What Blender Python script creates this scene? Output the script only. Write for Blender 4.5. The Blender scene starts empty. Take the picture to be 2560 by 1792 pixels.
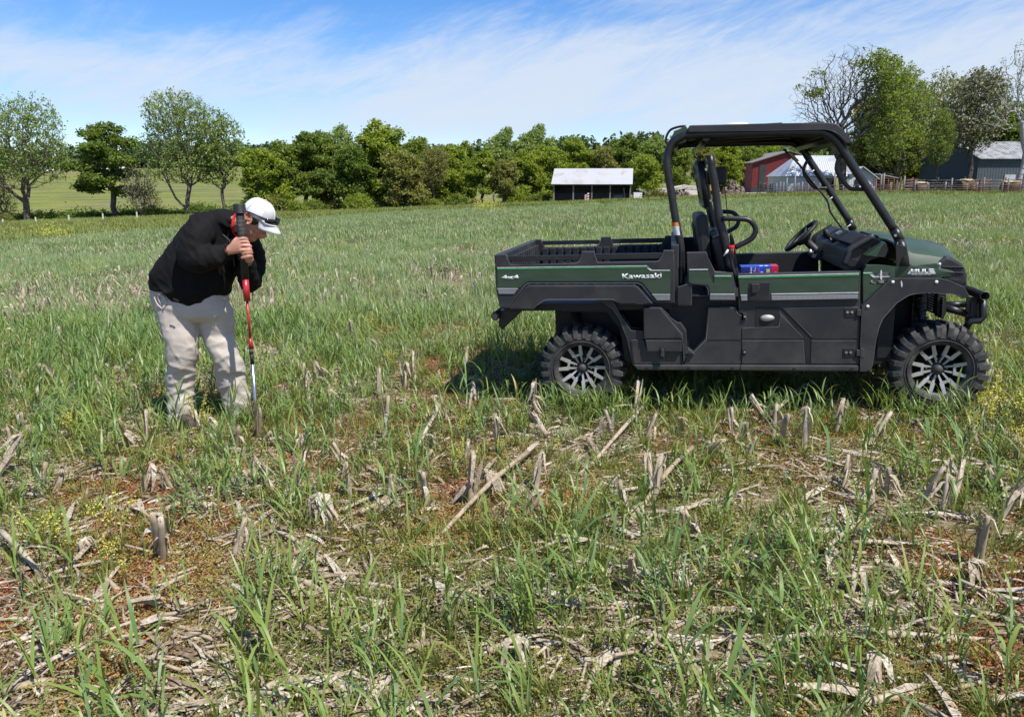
import bpy, bmesh, math, random
import numpy as np
from mathutils import Vector, Matrix, Euler

# ------------------------------------------------------------------ camera, sky, sun, exposure
sc = bpy.context.scene
COL = sc.collection
rad = math.radians
FPX = 1923.0                      # focal length in pixels of the 2560 px wide photograph
CAM_H = 1.62
PITCH = math.atan((896 - 460) / FPX)

cam_data = bpy.data.cameras.new('camera')
cam_data.sensor_width = 36.0
cam_data.lens = 36.0 * FPX / 2560.0
cam_data.clip_start = 0.05
cam_data.clip_end = 6000
cam = bpy.data.objects.new('camera', cam_data)
COL.objects.link(cam)
cam.location = (0, 0, CAM_H)
cam.rotation_euler = (math.pi / 2 - PITCH, 0, 0)
sc.camera = cam

SUN_DIR = Vector((0.41, -0.44, 1.0)).normalized()      # towards the sun
SUN_EL = math.asin(SUN_DIR.z)
SUN_AZ = math.atan2(SUN_DIR.x, SUN_DIR.y)

world = bpy.data.worlds.new('World')
sc.world = world
world.use_nodes = True
def build_world():
    nt = world.node_tree; N = nt.nodes; L = nt.links
    N.clear()
    out = N.new('ShaderNodeOutputWorld')
    bg = N.new('ShaderNodeBackground'); bg.inputs['Strength'].default_value = 0.10
    sky = N.new('ShaderNodeTexSky'); sky.sky_type = 'NISHITA'
    sky.sun_disc = False
    sky.sun_elevation = SUN_EL
    sky.sun_rotation = SUN_AZ
    sky.altitude = 300; sky.air_density = 1.0; sky.dust_density = 0.1; sky.ozone_density = 3.0
    # thin high cloud: a flat layer overhead, so that streaks crowd together towards the horizon
    geo = N.new('ShaderNodeTexCoord')
    sep = N.new('ShaderNodeSeparateXYZ'); L.new(geo.outputs['Generated'], sep.inputs[0])
    def math_(op, a, b=None, c=None):
        m = N.new('ShaderNodeMath'); m.operation = op
        for i, v in enumerate((a, b, c)):
            if v is None: continue
            if isinstance(v, (int, float)): m.inputs[i].default_value = v
            else: L.new(v, m.inputs[i])
        return m.outputs[0]
    X_, Z_ = sep.outputs[0], math_('MAXIMUM', sep.outputs[2], 0.0)
    def noise(scale, detail, rough, dist, rot, stretch, off=(0, 0, 0)):
        m0 = N.new('ShaderNodeMapping'); m0.inputs['Rotation'].default_value = (0, rad(rot), 0); L.new(geo.outputs['Generated'], m0.inputs[0])
        mp = N.new('ShaderNodeMapping'); mp.inputs['Scale'].default_value = stretch; mp.inputs['Location'].default_value = off
        L.new(m0.outputs[0], mp.inputs[0])
        n = N.new('ShaderNodeTexNoise'); n.inputs['Scale'].default_value = scale; n.inputs['Detail'].default_value = detail
        n.inputs['Roughness'].default_value = rough; n.inputs['Distortion'].default_value = dist
        L.new(mp.outputs[0], n.inputs[0]); return n.outputs['Fac']
    def ramp(v, a, b, t0=0.0, t1=1.0):
        m = N.new('ShaderNodeMapRange'); m.interpolation_type = 'SMOOTHSTEP'
        for k, q in (('From Min', a), ('From Max', b), ('To Min', t0), ('To Max', t1)): m.inputs[k].default_value = q
        L.new(v, m.inputs['Value']); return m.outputs['Result']
    big = noise(2.6, 3, 0.5, 0.4, 12, (1, 1, 2.4), (3.1, 1.7, 0.4))
    wisp = noise(5.5, 8, 0.62, 1.0, 13, (0.75, 0.75, 3.4), (0.4, 2.2, 1.0))
    fine = noise(15.0, 8, 0.70, 1.9, 24, (0.7, 0.7, 2.8), (7.3, 0, 0))
    s = math_('ADD', math_('ADD', math_('MULTIPLY', big, 0.54), math_('MULTIPLY', wisp, 0.44)), math_('MULTIPLY', fine, 0.30))
    s = math_('ADD', s, math_('MULTIPLY', X_, 0.15))
    s = math_('ADD', s, ramp(Z_, 0.11, 0.24, 0.17, -0.07))          # the veil is thickest low down and breaks up higher
    s = math_('ADD', s, ramp(Z_, 0.02, 0.10, -0.24, 0.0))          # a clearer band close to the horizon
    cov = math_('MULTIPLY', ramp(s, 0.52, 0.92), 0.90)
    hs = N.new('ShaderNodeHueSaturation'); hs.inputs['Saturation'].default_value = 1.28; hs.inputs['Value'].default_value = 1.15
    L.new(sky.outputs[0], hs.inputs['Color'])
    mix = N.new('ShaderNodeMix'); mix.data_type = 'RGBA'
    L.new(cov, mix.inputs['Factor'])
    tn = N.new('ShaderNodeMix'); tn.data_type = 'RGBA'; tn.blend_type = 'MULTIPLY'; tn.inputs['Factor'].default_value = 1.0; tn.inputs['B'].default_value = (0.80, 0.84, 1.0, 1)
    L.new(hs.outputs[0], tn.inputs['A']); L.new(tn.outputs['Result'], mix.inputs['A'])
    mix.inputs['B'].default_value = (5.0, 5.6, 6.5, 1)
    L.new(mix.outputs['Result'], bg.inputs['Color'])
    L.new(bg.outputs[0], out.inputs[0])
build_world()

sun_data = bpy.data.lights.new('sun', 'SUN')
sun_data.energy = 4.6; sun_data.angle = rad(0.53); sun_data.color = (1.0, 0.955, 0.88)
sun = bpy.data.objects.new('sun', sun_data); COL.objects.link(sun)
sun.rotation_euler = SUN_DIR.to_track_quat('Z', 'Y').to_euler()
sun.location = (0, 0, 30)

sc.view_settings.view_transform = 'Standard'
sc.view_settings.look = 'None'
sc.view_settings.exposure = 0.5
sc.view_settings.gamma = 1.0
sc.view_settings.use_curve_mapping = False
try:
    sc.cycles.max_bounces = 6; sc.cycles.diffuse_bounces = 3; sc.cycles.transmission_bounces = 4
    sc.cycles.transparent_max_bounces = 6
    sc.cycles.use_denoising = True
except Exception: pass

RND = random.Random(11)
NR = np.random.RandomState(5)

# ------------------------------------------------------------------ helpers
def tag(o, label=None, cat=None, group=None, kind=None):
    if label: o['label'] = label
    if cat: o['category'] = cat
    if group: o['group'] = group
    if kind: o['kind'] = kind
    return o
def empty(name, loc=(0, 0, 0), rz=0, rot=None):
    o = bpy.data.objects.new(name, None); COL.objects.link(o)
    o.location = loc; o.rotation_euler = rot if rot else (0, 0, rz)
    o.empty_display_size = 0.1
    return o
def link(name, me, parent=None, mat=None, loc=None):
    o = bpy.data.objects.new(name, me); COL.objects.link(o)
    if parent: o.parent = parent
    if mat is not None and not me.materials: me.materials.append(mat)
    if loc is not None: o.location = loc
    return o
def mesh_from(name, V, F, smooth=False):
    me = bpy.data.meshes.new(name)
    me.from_pydata([tuple(v) for v in V], [], F)
    if smooth: me.polygons.foreach_set('use_smooth', [True] * len(me.polygons))
    me.update()
    return me
def mesh_np(name, V, Q, smooth=False, loop=4):
    """fast mesh from numpy arrays: V (n,3), Q (m,loop)"""
    me = bpy.data.meshes.new(name)
    V = np.asarray(V, dtype=np.float32); Q = np.asarray(Q, dtype=np.int32)
    me.vertices.add(len(V)); me.vertices.foreach_set('co', V.ravel())
    me.loops.add(Q.size); me.loops.foreach_set('vertex_index', Q.ravel())
    me.polygons.add(len(Q))
    me.polygons.foreach_set('loop_start', np.arange(0, Q.size, loop, dtype=np.int32))
    if smooth: me.polygons.foreach_set('use_smooth', np.ones(len(Q), dtype=bool))
    me.update(calc_edges=True)
    return me
SPLIT = {'white_stripe', 'green_stripe', 'silver_decal', 'chevron', 'letter_bar', 'bed_rib', 'tailgate_rib', 'pocket_edge', 'clamp_bolt'}
class MB:
    """collects geometry into one bmesh"""
    def __init__(s): s.bm = bmesh.new()
    def prism(s, poly, y0, y1, bev=0.0):
        """poly: list of (x, z); extruded along y from y0 to y1"""
        bm = bmesh.new()
        a = sum(poly[i][0] * poly[(i + 1) % len(poly)][1] - poly[(i + 1) % len(poly)][0] * poly[i][1] for i in range(len(poly)))
        if a < 0: poly = poly[::-1]
        if y0 > y1: y0, y1 = y1, y0
        f = [bm.verts.new((x, y0, z)) for x, z in poly]
        b = [bm.verts.new((x, y1, z)) for x, z in poly]
        n = len(poly)
        bm.faces.new(f); bm.faces.new(b[::-1])
        for i in range(n): bm.faces.new((f[(i + 1) % n], f[i], b[i], b[(i + 1) % n]))
        if bev > 0:
            bmesh.ops.bevel(bm, geom=list(bm.edges), offset=bev, segments=2, profile=0.6, affect='EDGES', clamp_overlap=True)
        s.merge(bm); return s
    def box(s, c, d, rot=None, bev=0.0):
        bm = bmesh.new(); bmesh.ops.create_cube(bm, size=1)
        M = Matrix.Translation(Vector(c)) @ (Euler(rot).to_matrix().to_4x4() if rot else Matrix()) @ Matrix.Diagonal((d[0], d[1], d[2], 1))
        bmesh.ops.transform(bm, matrix=M, verts=bm.verts)
        if bev > 0: bmesh.ops.bevel(bm, geom=list(bm.edges), offset=bev, segments=2, profile=0.6, affect='EDGES', clamp_overlap=True)
        s.merge(bm); return s
    def tube(s, pts, r, seg=8, cap=True, smooth=False):
        pts = [Vector(p) for p in pts]
        if smooth: pts = catmull(pts, smooth if smooth > 1 else 5)
        rs = r if isinstance(r, (list, tuple)) else None
        n = len(pts); bm = bmesh.new(); rings = []
        prev = None
        for i, p in enumerate(pts):
            t = (pts[min(i + 1, n - 1)] - pts[max(i - 1, 0)])
            if t.length < 1e-9: t = Vector((0, 0, 1))
            t.normalize()
            if prev is None:
                up = Vector((0, 0, 1)) if abs(t.z) < 0.9 else Vector((1, 0, 0))
                a = t.cross(up).normalized()
            else:
                a = (prev - t * prev.dot(t))
                a = a.normalized() if a.length > 1e-6 else t.orthogonal().normalized()
            prev = a; b = t.cross(a)
            rr = rs[int(round(i * (len(rs) - 1) / max(n - 1, 1)))] if rs and len(rs) != n else (rs[i] if rs else r)
            rings.append([bm.verts.new(p + (a * math.cos(2 * math.pi * k / seg) + b * math.sin(2 * math.pi * k / seg)) * rr) for k in range(seg)])
        for i in range(n - 1):
            for k in range(seg):
                bm.faces.new((rings[i][k], rings[i][(k + 1) % seg], rings[i + 1][(k + 1) % seg], rings[i + 1][k])).smooth = True
        if cap:
            bm.faces.new(rings[0][::-1]); bm.faces.new(rings[-1])
        s.merge(bm); return s
    def lathe(s, prof, c=(0, 0, 0), axis='y', seg=32, closed=False, cap=True):
        """prof: list of (r, h) revolved about the axis through c"""
        bm = bmesh.new(); rings = []
        for r, h in prof:
            ring = []
            for k in range(seg):
                a = 2 * math.pi * k / seg
                u, w = r * math.cos(a), r * math.sin(a)
                if axis == 'y': p = (u, h, w)
                elif axis == 'z': p = (u, w, h)
                else: p = (h, u, w)
                ring.append(bm.verts.new(Vector(p) + Vector(c)))
            rings.append(ring)
        m = len(rings)
        for i in range(m if closed else m - 1):
            A, B = rings[i], rings[(i + 1) % m]
            for k in range(seg):
                bm.faces.new((A[k], A[(k + 1) % seg], B[(k + 1) % seg], B[k])).smooth = True
        if not closed and cap:
            if prof[0][0] > 1e-6: bm.faces.new(rings[0])
            if prof[-1][0] > 1e-6: bm.faces.new(rings[-1])
        bmesh.ops.remove_doubles(bm, verts=bm.verts, dist=1e-6)
        bmesh.ops.recalc_face_normals(bm, faces=bm.faces)
        s.merge(bm); return s
    def ellipsoid(s, c, r, rot=None, sub=3):
        bm = bmesh.new(); bmesh.ops.create_icosphere(bm, subdivisions=sub, radius=1)
        M = Matrix.Translation(Vector(c)) @ (Euler(rot).to_matrix().to_4x4() if rot else Matrix()) @ Matrix.Diagonal((r[0], r[1], r[2], 1))
        bmesh.ops.transform(bm, matrix=M, verts=bm.verts)
        for f in bm.faces: f.smooth = True
        s.merge(bm); return s
    def loft(s, rings, cap=True, smooth=True):
        bm = bmesh.new()
        R = [[bm.verts.new(p) for p in r] for r in rings]
        n = len(R[0])
        for i in range(len(R) - 1):
            for k in range(n):
                bm.faces.new((R[i][k], R[i][(k + 1) % n], R[i + 1][(k + 1) % n], R[i + 1][k])).smooth = smooth
        if cap:
            bm.faces.new(R[0][::-1]); bm.faces.new(R[-1])
        bmesh.ops.recalc_face_normals(bm, faces=bm.faces)
        s.merge(bm); return s
    def raw(s, V, F, smooth=False):
        vs = [s.bm.verts.new(v) for v in V]
        for f in F:
            try: s.bm.faces.new([vs[i] for i in f]).smooth = smooth
            except ValueError: pass
        return s
    def merge(s, bm):
        me = bpy.data.meshes.new('tmp'); bm.to_mesh(me); bm.free()
        s.bm.from_mesh(me); bpy.data.meshes.remove(me)
    def mirror_y(s):
        """adds the mirrored copy (for pieces that come in left and right pairs but are one piece)"""
        me = bpy.data.meshes.new('tmp'); s.bm.to_mesh(me)
        b2 = bmesh.new(); b2.from_mesh(me); bpy.data.meshes.remove(me)
        for v in b2.verts: v.co.y = -v.co.y
        bmesh.ops.reverse_faces(b2, faces=b2.faces)
        s.merge(b2); return s
    def mesh(s, name, mat=None):
        me = bpy.data.meshes.new(name); s.bm.to_mesh(me); s.bm.free()
        if mat: me.materials.append(mat)
        return me
    def build(s, name, mat, parent=None):
        if name in SPLIT:
            out = None
            s.bm.verts.index_update(); seen = set()
            for v0 in s.bm.verts:
                if v0.index in seen: continue
                st, isl = [v0], []; seen.add(v0.index)
                while st:
                    v = st.pop(); isl.append(v)
                    for e in v.link_edges:
                        w = e.other_vert(v)
                        if w.index not in seen: seen.add(w.index); st.append(w)
                ids = {v.index: i for i, v in enumerate(isl)}; fs = {f for v in isl for f in v.link_faces}
                me = mesh_from(name, [v.co for v in isl], [[ids[v.index] for v in f.verts] for f in fs]); me.materials.append(mat)
                out = link(name, me, parent)
            s.bm.free(); return out
        return link(name, s.mesh(name, mat), parent)
def catmull(pts, k):
    out = []
    n = len(pts)
    for i in range(n - 1):
        p0, p1, p2, p3 = pts[max(i - 1, 0)], pts[i], pts[i + 1], pts[min(i + 2, n - 1)]
        for j in range(k):
            t = j / k
            out.append(0.5 * ((2 * p1) + (p2 - p0) * t + (2 * p0 - 5 * p1 + 4 * p2 - p3) * t * t + (3 * p1 - p0 - 3 * p2 + p3) * t ** 3))
    out.append(pts[-1].copy()); return out
def copy_thing(src, children_of=None):
    c = src.copy(); COL.objects.link(c)
    for ch in [x for x in src.children]:
        d = ch.copy(); COL.objects.link(d); d.parent = c
        for g in [x for x in ch.children]:
            e = g.copy(); COL.objects.link(e); e.parent = d
    return c

# numpy value noise -------------------------------------------------------------
_PT = NR.rand(256, 256)
def vnoise(x, y, s=1.0, o=0.0):
    x = np.asarray(x, float) * s + 37.3 + o; y = np.asarray(y, float) * s + 11.7 + o * 1.7
    xi = np.floor(x).astype(int); yi = np.floor(y).astype(int)
    fx = x - xi; fy = y - yi
    fx = fx * fx * (3 - 2 * fx); fy = fy * fy * (3 - 2 * fy)
    g = lambda a, b: _PT[a & 255, b & 255]
    return (g(xi, yi) * (1 - fx) + g(xi + 1, yi) * fx) * (1 - fy) + (g(xi, yi + 1) * (1 - fx) + g(xi + 1, yi + 1) * fx) * fy
def fbm(x, y, s=1.0, o=0.0, n=3):
    v = 0; a = 1; t = 0
    for i in range(n):
        v = v + a * vnoise(x, y, s * 2 ** i, o + i * 5.1); t += a; a *= 0.5
    return v / t
def sst(v, a, b):
    t = np.clip((np.asarray(v, float) - a) / (b - a), 0, 1); return t * t * (3 - 2 * t)

# the lie of the land -------------------------------------------------------------
def gz(x, y):
    x = np.asarray(x, float); y = np.asarray(y, float)
    near = 0.018 * x + 0.025 * np.maximum(x - 0.5, 0) - 0.045 * np.maximum(x - 4.0, 0)
    near = near + 0.022 * (fbm(x, y, 0.55) - 0.5) + 0.015 * (vnoise(x, y, 1.7) - 0.5)
    yy = np.minimum(np.maximum(y, 1.0), 112.0); u = np.clip(x / np.maximum(y, 1.0), -1.2, 1.2)
    us = np.where(u > 0.30, 0.30 + 0.10 * (1 - np.exp(-(u - 0.30) / 0.10)), u)
    far = yy * (-0.0105 + 0.037 * us) + 0.35 * (fbm(x, y, 0.06, 3) - 0.5) * sst(y, 15, 50)
    far = far + sst(y, 118, 330) * (10.5 + 1.5 * (vnoise(x, y, 0.01, 9) - 0.5))
    w = sst(y, 7, 34)
    return near * (1 - w) + far * w
CP, SP = math.cos(PITCH), math.sin(PITCH)
def ray(px, py):
    """direction (world) seen at a pixel of the photograph, scaled so that its y component is 1"""
    a = (px - 1280) / FPX; b = (py - 896) / FPX
    d = (a, CP - b * SP, -SP - b * CP)
    return Vector((d[0] / d[1], 1.0, d[2] / d[1]))
def at(px, py, Y):
    d = ray(px, py); return Vector((d.x * Y, Y, CAM_H + d.z * Y))
def gx(px, Y):
    """x on the ground at distance Y below photograph column px"""
    x = (px - 1280) / FPX * Y
    for _ in range(3):
        z = float(gz(x, Y)); depth = CP * Y - SP * (z - CAM_H); x = (px - 1280) / FPX * depth
    return x
def ground_at(px, py):
    d = ray(px, py); lo, Y = 0.5, 0.5
    while Y < 400:
        p = Vector((0, 0, CAM_H)) + d * Y
        if p.z < float(gz(p.x, p.y)): break
        lo = Y; Y *= 1.03
    for _ in range(25):
        m = (lo + Y) / 2; p = Vector((0, 0, CAM_H)) + d * m
        if p.z < float(gz(p.x, p.y)): Y = m
        else: lo = m
    p = Vector((0, 0, CAM_H)) + d * Y
    return Vector((p.x, p.y, float(gz(p.x, p.y))))
# ------------------------------------------------------------------ materials
def new_mat(name):
    m = bpy.data.materials.new(name); m.use_nodes = True
    nt = m.node_tree; nt.nodes.clear()
    out = nt.nodes.new('ShaderNodeOutputMaterial'); b = nt.nodes.new('ShaderNodeBsdfPrincipled')
    nt.links.new(b.outputs[0], out.inputs[0])
    return m, nt, b, out
def setp(b, **k):
    for a, v in k.items():
        n = a.replace('_', ' ')
        if n in b.inputs: b.inputs[n].default_value = v
def tc(nt, kind='Object'):
    return nt.nodes.new('ShaderNodeTexCoord').outputs[kind]
def noise_n(nt, vec, scale, detail=4, rough=0.6, dist=0.0, stretch=None):
    if stretch:
        mp = nt.nodes.new('ShaderNodeMapping'); mp.inputs['Scale'].default_value = stretch
        nt.links.new(vec, mp.inputs[0]); vec = mp.outputs[0]
    n = nt.nodes.new('ShaderNodeTexNoise'); n.inputs['Scale'].default_value = scale
    n.inputs['Detail'].default_value = detail; n.inputs['Roughness'].default_value = rough
    n.inputs['Distortion'].default_value = dist
    if vec is not None: nt.links.new(vec, n.inputs['Vector'])
    return n.outputs['Fac']
def ramp_n(nt, fac, stops, interp='LINEAR'):
    r = nt.nodes.new('ShaderNodeValToRGB'); cr = r.color_ramp; cr.interpolation = interp
    while len(cr.elements) < len(stops): cr.elements.new(0.5)
    for e, (p, c) in zip(cr.elements, stops):
        e.position = p; e.color = (c[0], c[1], c[2], 1) if len(c) == 3 else c
    nt.links.new(fac, r.inputs[0]); return r.outputs[0]
def mix_n(nt, fac, a, b, mode='MIX'):
    m = nt.nodes.new('ShaderNodeMix'); m.data_type = 'RGBA'; m.blend_type = mode
    for s, v in (('Factor', fac), ('A', a), ('B', b)):
        if isinstance(v, (int, float)): m.inputs[s].default_value = v
        elif isinstance(v, tuple): m.inputs[s].default_value = (v[0], v[1], v[2], 1)
        else: nt.links.new(v, m.inputs[s])
    return m.outputs['Result']
def bump_n(nt, b, h, strength=0.3, dist=0.01):
    n = nt.nodes.new('ShaderNodeBump'); n.inputs['Strength'].default_value = strength; n.inputs['Distance'].default_value = dist
    nt.links.new(h, n.inputs['Height']); nt.links.new(n.outputs[0], b.inputs['Normal'])
def worn(name, col, col2, rough=0.5, scale=6, metallic=0.0, bump=0.0, bscale=60, mixlo=0.4, mixhi=0.75, stretch=None, spec=0.5, coat=0.0):
    m, nt, b, o = new_mat(name); v = tc(nt)
    n = noise_n(nt, v, scale, 6, 0.65, 0.4, stretch)
    f = ramp_n(nt, n, [(mixlo, (0, 0, 0)), (mixhi, (1, 1, 1))])
    nt.links.new(mix_n(nt, f, col, col2), b.inputs['Base Color'])
    rr = nt.nodes.new('ShaderNodeMapRange'); rr.inputs['To Min'].default_value = max(rough - 0.1, 0.02); rr.inputs['To Max'].default_value = min(rough + 0.15, 1)
    nt.links.new(n, rr.inputs[0]); nt.links.new(rr.outputs[0], b.inputs['Roughness'])
    setp(b, Metallic=metallic, Specular_IOR_Level=spec, Coat_Weight=coat)
    if bump: bump_n(nt, b, noise_n(nt, v, bscale, 3, 0.6), bump, 0.004)
    return m
M = {}
def edge_wear(m, amount, col, r=0.005):
    nt = m.node_tree; b = [n for n in nt.nodes if n.type == 'BSDF_PRINCIPLED'][0]; l = b.inputs['Base Color'].links[0].from_socket
    bv = nt.nodes.new('ShaderNodeBevel'); bv.samples = 4; bv.inputs['Radius'].default_value = r
    g = nt.nodes.new('ShaderNodeNewGeometry'); d = nt.nodes.new('ShaderNodeVectorMath'); d.operation = 'DOT_PRODUCT'
    nt.links.new(bv.outputs[0], d.inputs[0]); nt.links.new(g.outputs['Normal'], d.inputs[1])
    f = ramp_n(nt, d.outputs['Value'], [(0.80, (amount,) * 3), (0.985, (0, 0, 0))])
    nt.links.new(mix_n(nt, f, l, col), b.inputs['Base Color'])
M['plastic'] = worn('black_plastic', (0.016, 0.0168, 0.019), (0.050, 0.048, 0.046), 0.50, 4, bump=0.25, bscale=400, mixlo=0.45, mixhi=0.9)
def scuffs(m, f1, col):
    nt = m.node_tree; b = [n for n in nt.nodes if n.type == 'BSDF_PRINCIPLED'][0]; l = b.inputs['Base Color'].links[0].from_socket; v = tc(nt)
    s = noise_n(nt, v, 2.6, 12, 0.84, 2.6, (1, 1, 3.0)); l = mix_n(nt, ramp_n(nt, s, [(0.64, (0, 0, 0)), (0.72, (f1,) * 3)]), l, col)
    sp = nt.nodes.new('ShaderNodeSeparateXYZ'); nt.links.new(v, sp.inputs[0]); mr = nt.nodes.new('ShaderNodeMapRange'); mr.inputs['From Min'].default_value = 0.85; mr.inputs['From Max'].default_value = 0.30
    nt.links.new(sp.outputs[2], mr.inputs[0]); d = nt.nodes.new('ShaderNodeMath'); d.operation = 'MULTIPLY'; nt.links.new(mr.outputs[0], d.inputs[0]); nt.links.new(noise_n(nt, v, 7, 8, 0.75, 0.6), d.inputs[1])
    nt.links.new(mix_n(nt, ramp_n(nt, d.outputs[0], [(0.22, (0, 0, 0)), (0.62, (0.55,) * 3)]), l, (0.105, 0.092, 0.075)), b.inputs['Base Color'])
scuffs(M['plastic'], 0.4, (0.12, 0.118, 0.115))
edge_wear(M['plastic'], 0.8, (0.17, 0.17, 0.175))
M['plastic_dark'] = worn('black_plastic_inner', (0.006, 0.006, 0.007), (0.012, 0.012, 0.013), 0.6, 7)
M['cage'] = worn('black_powder_coat', (0.009, 0.0095, 0.011), (0.022, 0.022, 0.024), 0.38, 9, bump=0.1, bscale=300)
M['rubber'] = worn('tyre_rubber', (0.024, 0.024, 0.024), (0.11, 0.10, 0.088), 0.75, 9, bump=0.3, bscale=120)
M['alloy'] = worn('machined_alloy', (0.54, 0.52, 0.49), (0.34, 0.32, 0.29), 0.38, 9, metallic=0.45)
M['alloy_black'] = worn('black_alloy', (0.012, 0.012, 0.012), (0.04, 0.036, 0.03), 0.45, 9)
M['steel'] = worn('bright_steel', (0.55, 0.55, 0.56), (0.40, 0.40, 0.40), 0.3, 14, metallic=0.95)
M['vinyl'] = worn('seat_vinyl', (0.014, 0.014, 0.016), (0.026, 0.026, 0.027), 0.5, 8, bump=0.2, bscale=200)
M['white_decal'] = worn('white_decal', (0.62, 0.63, 0.64), (0.42, 0.43, 0.43), 0.4, 30)
M['green_decal'] = worn('light_green_decal', (0.05, 0.36, 0.09), (0.04, 0.26, 0.07), 0.4, 30)
M['lens'] = worn('dark_lens', (0.01, 0.01, 0.012), (0.012, 0.012, 0.014), 0.08, 5)
def green_paint():
    m, nt, b, o = new_mat('green_paint'); v = tc(nt)
    n = noise_n(nt, v, 7, 8, 0.7, 0.3, (1, 1, 2.5))
    col = mix_n(nt, ramp_n(nt, n, [(0.35, (0, 0, 0)), (0.8, (1, 1, 1))]), (0.018, 0.046, 0.022), (0.045, 0.068, 0.040))
    # dust and fine scratches
    s = noise_n(nt, v, 3.0, 12, 0.85, 2.2, (1.0, 1.0, 9.0))
    col = mix_n(nt, ramp_n(nt, s, [(0.66, (0, 0, 0)), (0.74, (0.55, 0.55, 0.55))]), col, (0.20, 0.22, 0.19))
    nt.links.new(col, b.inputs['Base Color'])
    rr = nt.nodes.new('ShaderNodeMapRange'); rr.inputs['To Min'].default_value = 0.38; rr.inputs['To Max'].default_value = 0.7
    nt.links.new(n, rr.inputs[0]); nt.links.new(rr.outputs[0], b.inputs['Roughness'])
    setp(b, Coat_Weight=0.10, Coat_Roughness=0.3)
    return m
M['green'] = green_paint()
def dotted():
    m, nt, b, o = new_mat('silver_dot_decal'); v = tc(nt)
    vo = nt.nodes.new('ShaderNodeTexVoronoi'); vo.inputs['Scale'].default_value = 130; vo.inputs['Randomness'].default_value = 0.0
    nt.links.new(v, vo.inputs['Vector'])
    c = ramp_n(nt, vo.outputs['Distance'], [(0.30, (0.33, 0.34, 0.35)), (0.52, (0.08, 0.08, 0.09))])
    nt.links.new(c, b.inputs['Base Color']); setp(b, Roughness=0.4); return m
M['dots'] = dotted()

def leafy(name, stops, trans=0.35, rough=0.55, spec=0.3, obj_random=True, attr=None, along=None):
    """plant surface: colour picked by a per-instance or per-face random value, part of the light shining through"""
    m, nt, b, o = new_mat(name)
    if attr:
        a = nt.nodes.new('ShaderNodeAttribute'); a.attribute_name = attr; r = a.outputs['Fac']
        if obj_random:
            oi = nt.nodes.new('ShaderNodeObjectInfo')
            mm = nt.nodes.new('ShaderNodeMath'); mm.operation = 'MULTIPLY_ADD'; mm.inputs[1].default_value = 0.75
            nt.links.new(r, mm.inputs[0])
            m2 = nt.nodes.new('ShaderNodeMath'); m2.operation = 'MULTIPLY'; m2.inputs[1].default_value = 0.25
            nt.links.new(oi.outputs['Random'], m2.inputs[0]); nt.links.new(m2.outputs[0], mm.inputs[2]); r = mm.outputs[0]
    else:
        r = nt.nodes.new('ShaderNodeObjectInfo').outputs['Random']
    c = ramp_n(nt, r, stops)
    nt.links.new(c, b.inputs['Base Color']); setp(b, Roughness=rough, Specular_IOR_Level=spec)
    if trans > 0:
        t = nt.nodes.new('ShaderNodeBsdfTranslucent')
        tcx = mix_n(nt, 1.0, c, (1.35, 1.25, 0.55), 'MULTIPLY'); nt.links.new(tcx, t.inputs['Color'])
        mx = nt.nodes.new('ShaderNodeMixShader'); mx.inputs[0].default_value = trans
        nt.links.new(b.outputs[0], mx.inputs[1]); nt.links.new(t.outputs[0], mx.inputs[2]); nt.links.new(mx.outputs[0], o.inputs[0])
    return m
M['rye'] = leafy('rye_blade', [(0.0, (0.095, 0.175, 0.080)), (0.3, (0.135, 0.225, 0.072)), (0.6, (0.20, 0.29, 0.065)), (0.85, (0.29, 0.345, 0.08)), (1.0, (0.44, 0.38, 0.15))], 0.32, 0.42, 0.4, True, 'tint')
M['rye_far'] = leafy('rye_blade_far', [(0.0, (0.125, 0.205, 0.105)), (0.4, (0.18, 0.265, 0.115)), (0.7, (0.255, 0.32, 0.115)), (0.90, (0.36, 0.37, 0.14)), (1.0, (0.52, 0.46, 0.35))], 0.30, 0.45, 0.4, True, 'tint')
M['verge'] = leafy('verge_grass', [(0.0, (0.11, 0.15, 0.035)), (0.5, (0.19, 0.225, 0.05)), (0.85, (0.22, 0.25, 0.07)), (1.0, (0.34, 0.30, 0.14))], 0.30, 0.5, 0.3, True, 'tint')
M['straw'] = leafy('dry_straw', [(0.0, (0.15, 0.10, 0.06)), (0.3, (0.30, 0.23, 0.165)), (0.6, (0.45, 0.385, 0.30)), (1.0, (0.68, 0.635, 0.56))], 0.12, 0.65, 0.25, True, 'tint')
def grain(m, scale):
    nt = m.node_tree; b = [n for n in nt.nodes if n.type == 'BSDF_PRINCIPLED'][0]; l = b.inputs['Base Color'].links[0].from_socket
    n = noise_n(nt, tc(nt), scale, 4, 0.7); c = mix_n(nt, 1.0, l, ramp_n(nt, n, [(0.35, (0.45, 0.42, 0.38)), (0.6, (1.15, 1.12, 1.08))]), 'MULTIPLY'); nt.links.new(c, b.inputs['Base Color'])
grain(M['straw'], 90)
M['weed'] = leafy('low_weed', [(0.0, (0.33, 0.085, 0.055)), (0.25, (0.40, 0.16, 0.07)), (0.45, (0.42, 0.28, 0.10)), (0.65, (0.30, 0.28, 0.08)), (1.0, (0.16, 0.22, 0.055))], 0.25, 0.6, 0.2, True, 'tint')
M['weed_yellow'] = leafy('yellow_flower', [(0.0, (0.50, 0.52, 0.08)), (0.5, (0.62, 0.60, 0.13)), (1.0, (0.68, 0.60, 0.06))], 0.25, 0.6, 0.2, True, 'tint')
M['stem'] = leafy('weed_stem', [(0.0, (0.14, 0.18, 0.05)), (1.0, (0.20, 0.20, 0.07))], 0.1)
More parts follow.
